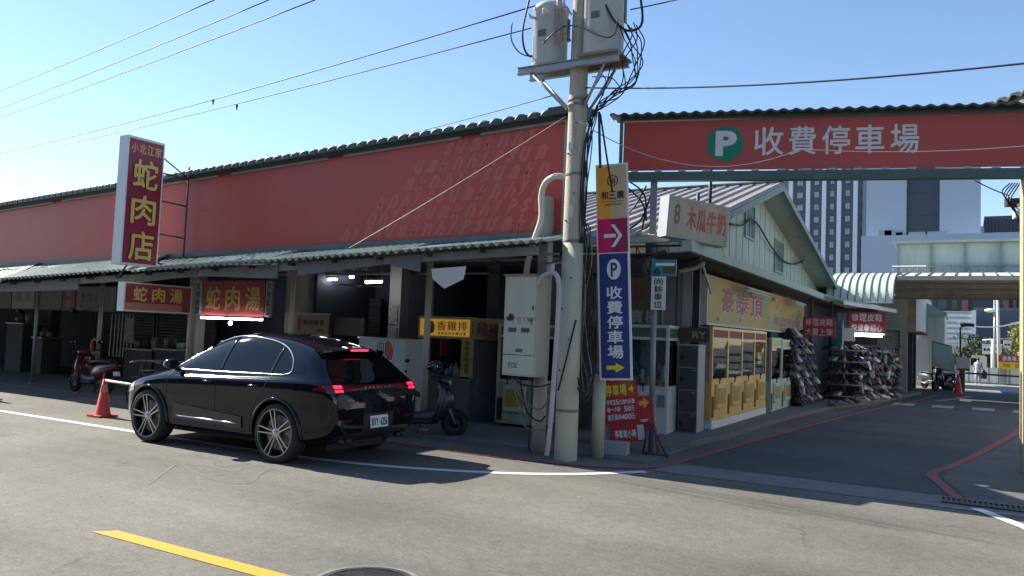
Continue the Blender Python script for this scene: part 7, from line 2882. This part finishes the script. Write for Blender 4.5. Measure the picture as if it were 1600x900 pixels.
cone((pc2.x, pc2.y, 0), .85, 'orange traffic cone at the far end of the alley beside the barrier post')
p = at_z(1480, 606)
tag(MB().box(p.x - .5, p.x + .55, p.y + 1, p.y + 1.04, .35, 1.1).build('white_sheet', M('sheet_white', (.6, .6, .6), .7, var=.15, scale=3)), 'white sheet hung behind the far scooters', 'sheet')

# person walking in the far car park
pz = at_z(1528, 601, 0)
PS = .86
pr_ = thing('person', pz, 'person in a pale blue top carrying a dark bag walking by the white fence', 'person')
def body_skin(name, verts, edges, radii, m, parent):
    me_ = bpy.data.meshes.new(name)
    me_.from_pydata([V(v) for v in verts], edges, [])
    ob = bpy.data.objects.new(name, me_)
    C.objects.link(ob)
    md_ = ob.modifiers.new('k', 'SKIN')
    for i_, r_ in enumerate(radii):
        me_.skin_vertices[0].data[i_].radius = (r_, r_)
    me_.skin_vertices[0].data[0].use_root = True
    md2 = ob.modifiers.new('s', 'SUBSURF')
    md2.levels = 1
    bpy.context.view_layer.update()
    res = bpy.data.meshes.new_from_object(ob.evaluated_get(bpy.context.evaluated_depsgraph_get()))
    bpy.data.objects.remove(ob)
    res.materials.clear()
    res.materials.append(m)
    for p_ in res.polygons:
        p_.use_smooth = True
    o_ = bpy.data.objects.new(name, res)
    C.objects.link(o_)
    o_.parent = parent
    ORG[o_.name] = ORG[parent.name]
    return o_
bv = [(0, 0, .95), (0, 0, 1.15), (0, .0, 1.38), (0, -.01, 1.48), (0, -.02, 1.62), (-.09, 0, .90), (-.10, -.10, .50), (-.10, -.02, .08), (-.1, -.14, .03), (.09, 0, .90), (.10, .08, .50), (.10, .22, .10), (.1, .12, .04),
      (-.19, 0, 1.38), (-.24, .06, 1.12), (-.23, -.02, .88), (.19, 0, 1.38), (.24, -.05, 1.12), (.24, -.12, .88)]
be = [(0, 1), (1, 2), (2, 3), (3, 4), (0, 5), (5, 6), (6, 7), (7, 8), (0, 9), (9, 10), (10, 11), (11, 12), (2, 13), (13, 14), (14, 15), (2, 16), (16, 17), (17, 18)]
br_ = [.14, .13, .14, .06, .10, .09, .065, .045, .045, .09, .065, .045, .045, .06, .045, .035, .06, .045, .035]
body_skin('body', bv, be, br_, M('skin', (.42, .26, .19), .6), pr_)
b = MB()
b.loft([[pz + V((r * math.cos(k * .6283), r * .72 * math.sin(k * .6283), h)) for k in range(10)] for h, r in ((.88, .17), (1.1, .165), (1.3, .20), (1.42, .20), (1.47, .08))])
b.build('shirt', M('shirt_blue', (.42, .48, .62), .8, var=.1), pr_)
b = MB()
b.tube([pz + V((-.09, 0, .92)), pz + V((-.10, -.10, .50)), pz + V((-.10, -.02, .10))], [.115, .088, .07], 10).tube([pz + V((.09, 0, .92)), pz + V((.10, .08, .50)), pz + V((.10, .22, .12))], [.115, .088, .07], 10)
b.build('trousers', M('trouser_grey', (.35, .36, .42), .8), pr_)
MB().ball(pz + V((0, .01, 1.66)), .10, .115, .10).build('hair', black_m, pr_)
q = pz + V((.27, -.12, .62))
MB
tag(MB().loft([[q + V((r * math.cos(k * .785), r * .5 * math.sin(k * .785), h)) for k in range(8)] for h, r in ((-.28, .12), (-.2, .17), (.1, .16), (.2, .05), (.27, .02))]).build('carry_bag', black_m), 'dark bag in the hand of the walking person', 'bag')

# traffic signal heads, lamp post, far poles
p = at_z(1546, 600, 0)
t = thing('traffic_signal', (p.x, 66, 0), 'white traffic signal heads on a white post above the far fence', 'traffic signal')
x = at_y(1551, 560, 66).x
zt2 = at_y(1551, 530, 66).z
MB().tube([(x, 66, 0), (x, 66, zt2)], .11, 8).build('post', white_p, t)
for i, (pa, pb, ya_, yb2) in enumerate(((1535, 1548, 538, 553), (1554, 1565, 538, 551), (1568, 1579, 532, 544))):
    a_, c_ = at_y(pa, yb2, 65.8), at_y(pb, ya_, 65.8)
    h_ = MB().box(a_.x, c_.x, 65.6, 65.85, a_.z, c_.z).build('signal_head', M('head_pale', (.55, .57, .57), .5), t)
    f_ = Fr((a_.x, 65.59, a_.z), (1, 0, 0))
    w_, hh = c_.x - a_.x, c_.z - a_.z
    b = MB()
    for k in range(2):
        disc(b, f_, w_ * (.28 + .44 * k), hh * .45, w_ * .17, w_ * .17, 0, .03, 14)
    b.build('lens', gloss_blk, h_)
MB().tube([(at_y(1535, 536, 66).x, 66, zt2 - .1), (at_y(1579, 533, 66).x, 66, zt2 + .1)], .06, 6).build('arm', galv, t)
x = at_y(1562, 500, 64).x
zt3 = at_y(1558, 458, 64).z
tag(MB().tube([(x, 64, 0), (at_y(1558, 460, 64).x, 64, zt3 + .5)], [.13, .09], 10).build('far_pole', M('far_pole', (.5, .49, .45), .7)), 'tall pale concrete pole beyond the white fence', 'pole')
x = at_y(1554, 480, 63).x
t = thing('street_lamp', (x, 63, 0), 'slim grey street lamp with a white head beside the tall pale pole', 'street lamp')
zt4 = at_y(1552, 468, 63).z
MB().tube([(x, 63, 0), (x, 63, zt4)], .06, 8).build('pole', galv, t)
a_ = at_y(1547, 485, 63)
MB().tube([(x, 63, a_.z + .1), (a_.x + .2, 63, a_.z + .12)], .04, 6).build('arm', galv, t)
MB().ball((a_.x, 63, a_.z), .35, .25, .14).build('lamp_head', white_p, t)
tag(MB().tube(sag(at_y(1405, 489, 50), at_y(1480, 498, 52), .2, 10) + sag(at_y(1480, 498, 52), at_y(1620, 492, 55), .6, 14)[1:], .035, 5).build('far_wire', M('wire_white', (.7, .7, .7), .5)), 'pale thick wire sagging across the end of the alley', 'wire')

# far greenery
leafm = [M('leaf_dark', (.03, .055, .025), .6, var=.4, scale=1.5), M('leaf_yellow', (.22, .22, .05), .6, var=.3, scale=1.5), M('leaf_mid', (.07, .10, .035), .6, var=.4, scale=1.5)]
bark = M('bark', (.12, .09, .07), .9, var=.3)


def tree(p, r, h, m, label, seed, n=700, name='tree'):
    random.seed(seed)
    t_ = thing(name, p, label, name)
    b_ = MB()
    b_.tube([p, p + V((.05, 0, h * .45)), p + V((.1, .05, h * .7))], [.12, .09, .05], 8)
    cl = []
    for k in range(9):
        q_ = random.uniform(0, 6.28)
        d_ = V((math.cos(q_) * r * random.uniform(.2, .75), math.sin(q_) * r * random.uniform(.2, .75), h * random.uniform(.42, .92)))
        cl.append((p + d_, r * random.uniform(.28, .5)))
        b_.tube([p + V((.05, 0, h * random.uniform(.3, .5))), p + d_], [.05, .015], 5)
    b_.build('trunk', bark, t_)
    b_ = MB()
    for k in range(n):
        c0, rr_ = random.choice(cl)
        v_ = V((random.gauss(0, 1), random.gauss(0, 1), random.gauss(0, .8))).normalized() * rr_ * random.uniform(.5, 1.05)
        o_ = c0 + v_
        s_ = random.uniform(.07, .14) * (r / 1.5) ** .3
        d1 = V((random.gauss(0, 1), random.gauss(0, 1), random.gauss(0, 1))).normalized()
        d2 = d1.cross(V((random.gauss(0, 1), random.gauss(0, 1), random.gauss(0, 1)))).normalized()
        b_.add([o_ - d1 * s_, o_ + d2 * s_ * .6, o_ + d1 * s_, o_ - d2 * s_ * .6], [(0, 1, 2, 3)])
    b_.build('crown', m, t_)
    return t_


def ground_at(px, Y):
    return V((at_y(px, 580, Y).x, Y, 0))


tree(ground_at(1592, 68), 2.0, 4.0, leafm[1], 'yellow green tree behind the red and yellow banner at the right edge', 1, 1400)
tree(ground_at(1617, 67), 2.0, 3.9, leafm[1], 'yellow green tree cut by the right edge of the photo', 2, 900)
tree(ground_at(1524, 70), 1.4, 3.3, leafm[0], 'dark green bush left of the traffic signals', 3, 900, 'bush')
tree(ground_at(1541, 68), 1.3, 2.7, leafm[0], 'dark green bush behind the traffic signal post', 4, 900, 'bush')
tree(ground_at(1512, 71), 1.0, 2.2, leafm[2], 'mid green shrub behind the notice board', 5, 600, 'bush')

# parked van behind the fence
p = ground_at(1512, 70)
vn = thing('parked_van', ground_at(1518, 67), 'pale yellow sided van parked behind the white fence', 'van')
xa_, xb_ = at_y(1508, 565, 67).x, at_y(1542, 565, 67).x
zv = at_y(1520, 555, 67).z
fr = Fr((xa_, 67, 0), (1, 0, 0))
MB().prism(fr, [(0, .25), (xb_ - xa_, .25), (xb_ - xa_, zv - .1), (xb_ - xa_ - .15, zv), (.5, zv), (.05, zv - .7)], -1.7, 0).build('body', M('van_body', (.48, .48, .36), .4, var=.05, coat=.4), vn)
MB().fbox(fr, .35, xb_ - xa_ - .5, zv - .75, zv - .2, .002, .01).build('side_window', car_glass, vn)
for dx in (.5, xb_ - xa_ - .5):
    MB().lathe((xa_ + dx, 66.98, .3), (0, -1, 0), [(0, 0), (.3, 0), (.3, -.2), (0, -.2)], 18, False).build('wheel', rubber, vn)

# roof corner of the building on the right side
p = at_y(1537, 165, 16.5)
rb_ = thing('corner_roof_building', (p.x + 4, 18, 0), 'building at the right with only its tiled roof corner showing above the gantry', 'building')
ed_ = unit((.63, -.78, 0))
nd_ = unit((.78, .63, 0))
p = V((p.x, 16.5, p.z))
Z_ = V((0, 0, 1))
b = MB()
corr(b, p, p + ed_ * 7, p + nd_ * 4 + Z_ * 1.2, 3, .30, .035, 8, .04)
b.build('tile_roof', tile_grey, rb_)
q0 = p + nd_ * .10 - Z_ * .20
MB().hexa([q0, q0 + ed_ * 7, q0 + ed_ * 7 + nd_ * 2.6, q0 + nd_ * 2.6] + [v + Z_ * .08 for v in (q0, q0 + ed_ * 7, q0 + ed_ * 7 + nd_ * 2.6, q0 + nd_ * 2.6)]).build('soffit', M('soffit_grey', (.40, .38, .34), .7, var=.2), rb_)
MB().hexa([q0, q0 + ed_ * 7, q0 + ed_ * 7 + nd_ * .05, q0 + nd_ * .05] + [v + Z_ * .26 for v in (q0, q0 + ed_ * 7, q0 + ed_ * 7 + nd_ * .05, q0 + nd_ * .05)]).build('eave_board', M('eave_wood', (.22, .19, .16), .7, var=.25), rb_)
MB().hexa([q0, q0 + nd_ * 2.6, q0 + nd_ * 2.6 + ed_ * .05, q0 + ed_ * .05] + [q0 + Z_ * .22, q0 + nd_ * 2.6 + Z_ * .9, q0 + nd_ * 2.6 + ed_ * .05 + Z_ * .9, q0 + ed_ * .05 + Z_ * .22]).build('gable_board', M('soffit_grey'), rb_)
q1 = p + nd_ * 2.0
MB().hexa([V((v.x, v.y, 0)) for v in (q1 + ed_ * .3, q1 + ed_ * 7, q1 + ed_ * 7 + nd_ * 5, q1 + ed_ * .3 + nd_ * 5)] + [V((v.x, v.y, p.z - .21)) for v in (q1 + ed_ * .3, q1 + ed_ * 7, q1 + ed_ * 7 + nd_ * 5, q1 + ed_ * .3 + nd_ * 5)]).build('wall', cw_, rb_)
t = thing('lane_side_building', (7, 24, 0), 'plain building along the right side of the alley behind the pale post', 'building')
MB().box(3.6, 10, 17.2, 31, 0, 3.3).build('wall', M('lane_wall', (.52, .50, .45), .8, var=.15), t)
for y in (18.5, 22, 25.5):
    MB().box(3.54, 3.59, y, y + 1.0, .05, 2.2).build('door', M('lane_door', (.3, .32, .3), .5), t)

for o in [q for q in C.objects if q.name.startswith('person')]:
    o.scale = (.86, .86, .86)

# unseen rows across the street, added to darken car reflections and cut sky fill
for x0, x1, h, col, lb in ((-58, -24, 8.5, (.12, .115, .11), 'unseen plain concrete row added across the street for reflections, opposite the far stalls'), (-23, 6, 10.5, (.09, .08, .075), 'unseen tall brown row added across the street for reflections, opposite the parked car'), (7, 40, 7.5, (.16, .16, .155), 'unseen pale row added across the street for reflections, opposite the alley')):
    t = thing('reflection_row', ((x0 + x1) / 2, -15, 0), lb, 'building', 'unseen rows added across the street for reflections')
    MB().box(x0, x1, -22, -13, 0, h).build('wall', M('row_wall_%d' % h, col, .8, var=.15), t)
    n = int((x1 - x0) / 4)
    for i in range(n):
        for z0, z1, m in ((.1, 2.9, shut), (4.2, 5.8, frm)):
            MB().box(x0 + 4 * i + .5, x0 + 4 * i + 3.4, -13.02, -12.95, z0, z1).build('window' if z0 > 1 else 'shop_front', m, t)

# pieces that are separate parts of their thing
for nm in EXPLODE:
    for o in [q for q in C.objects if q.type == 'MESH' and q.name.split('.')[0] == nm]:
        explode(o)
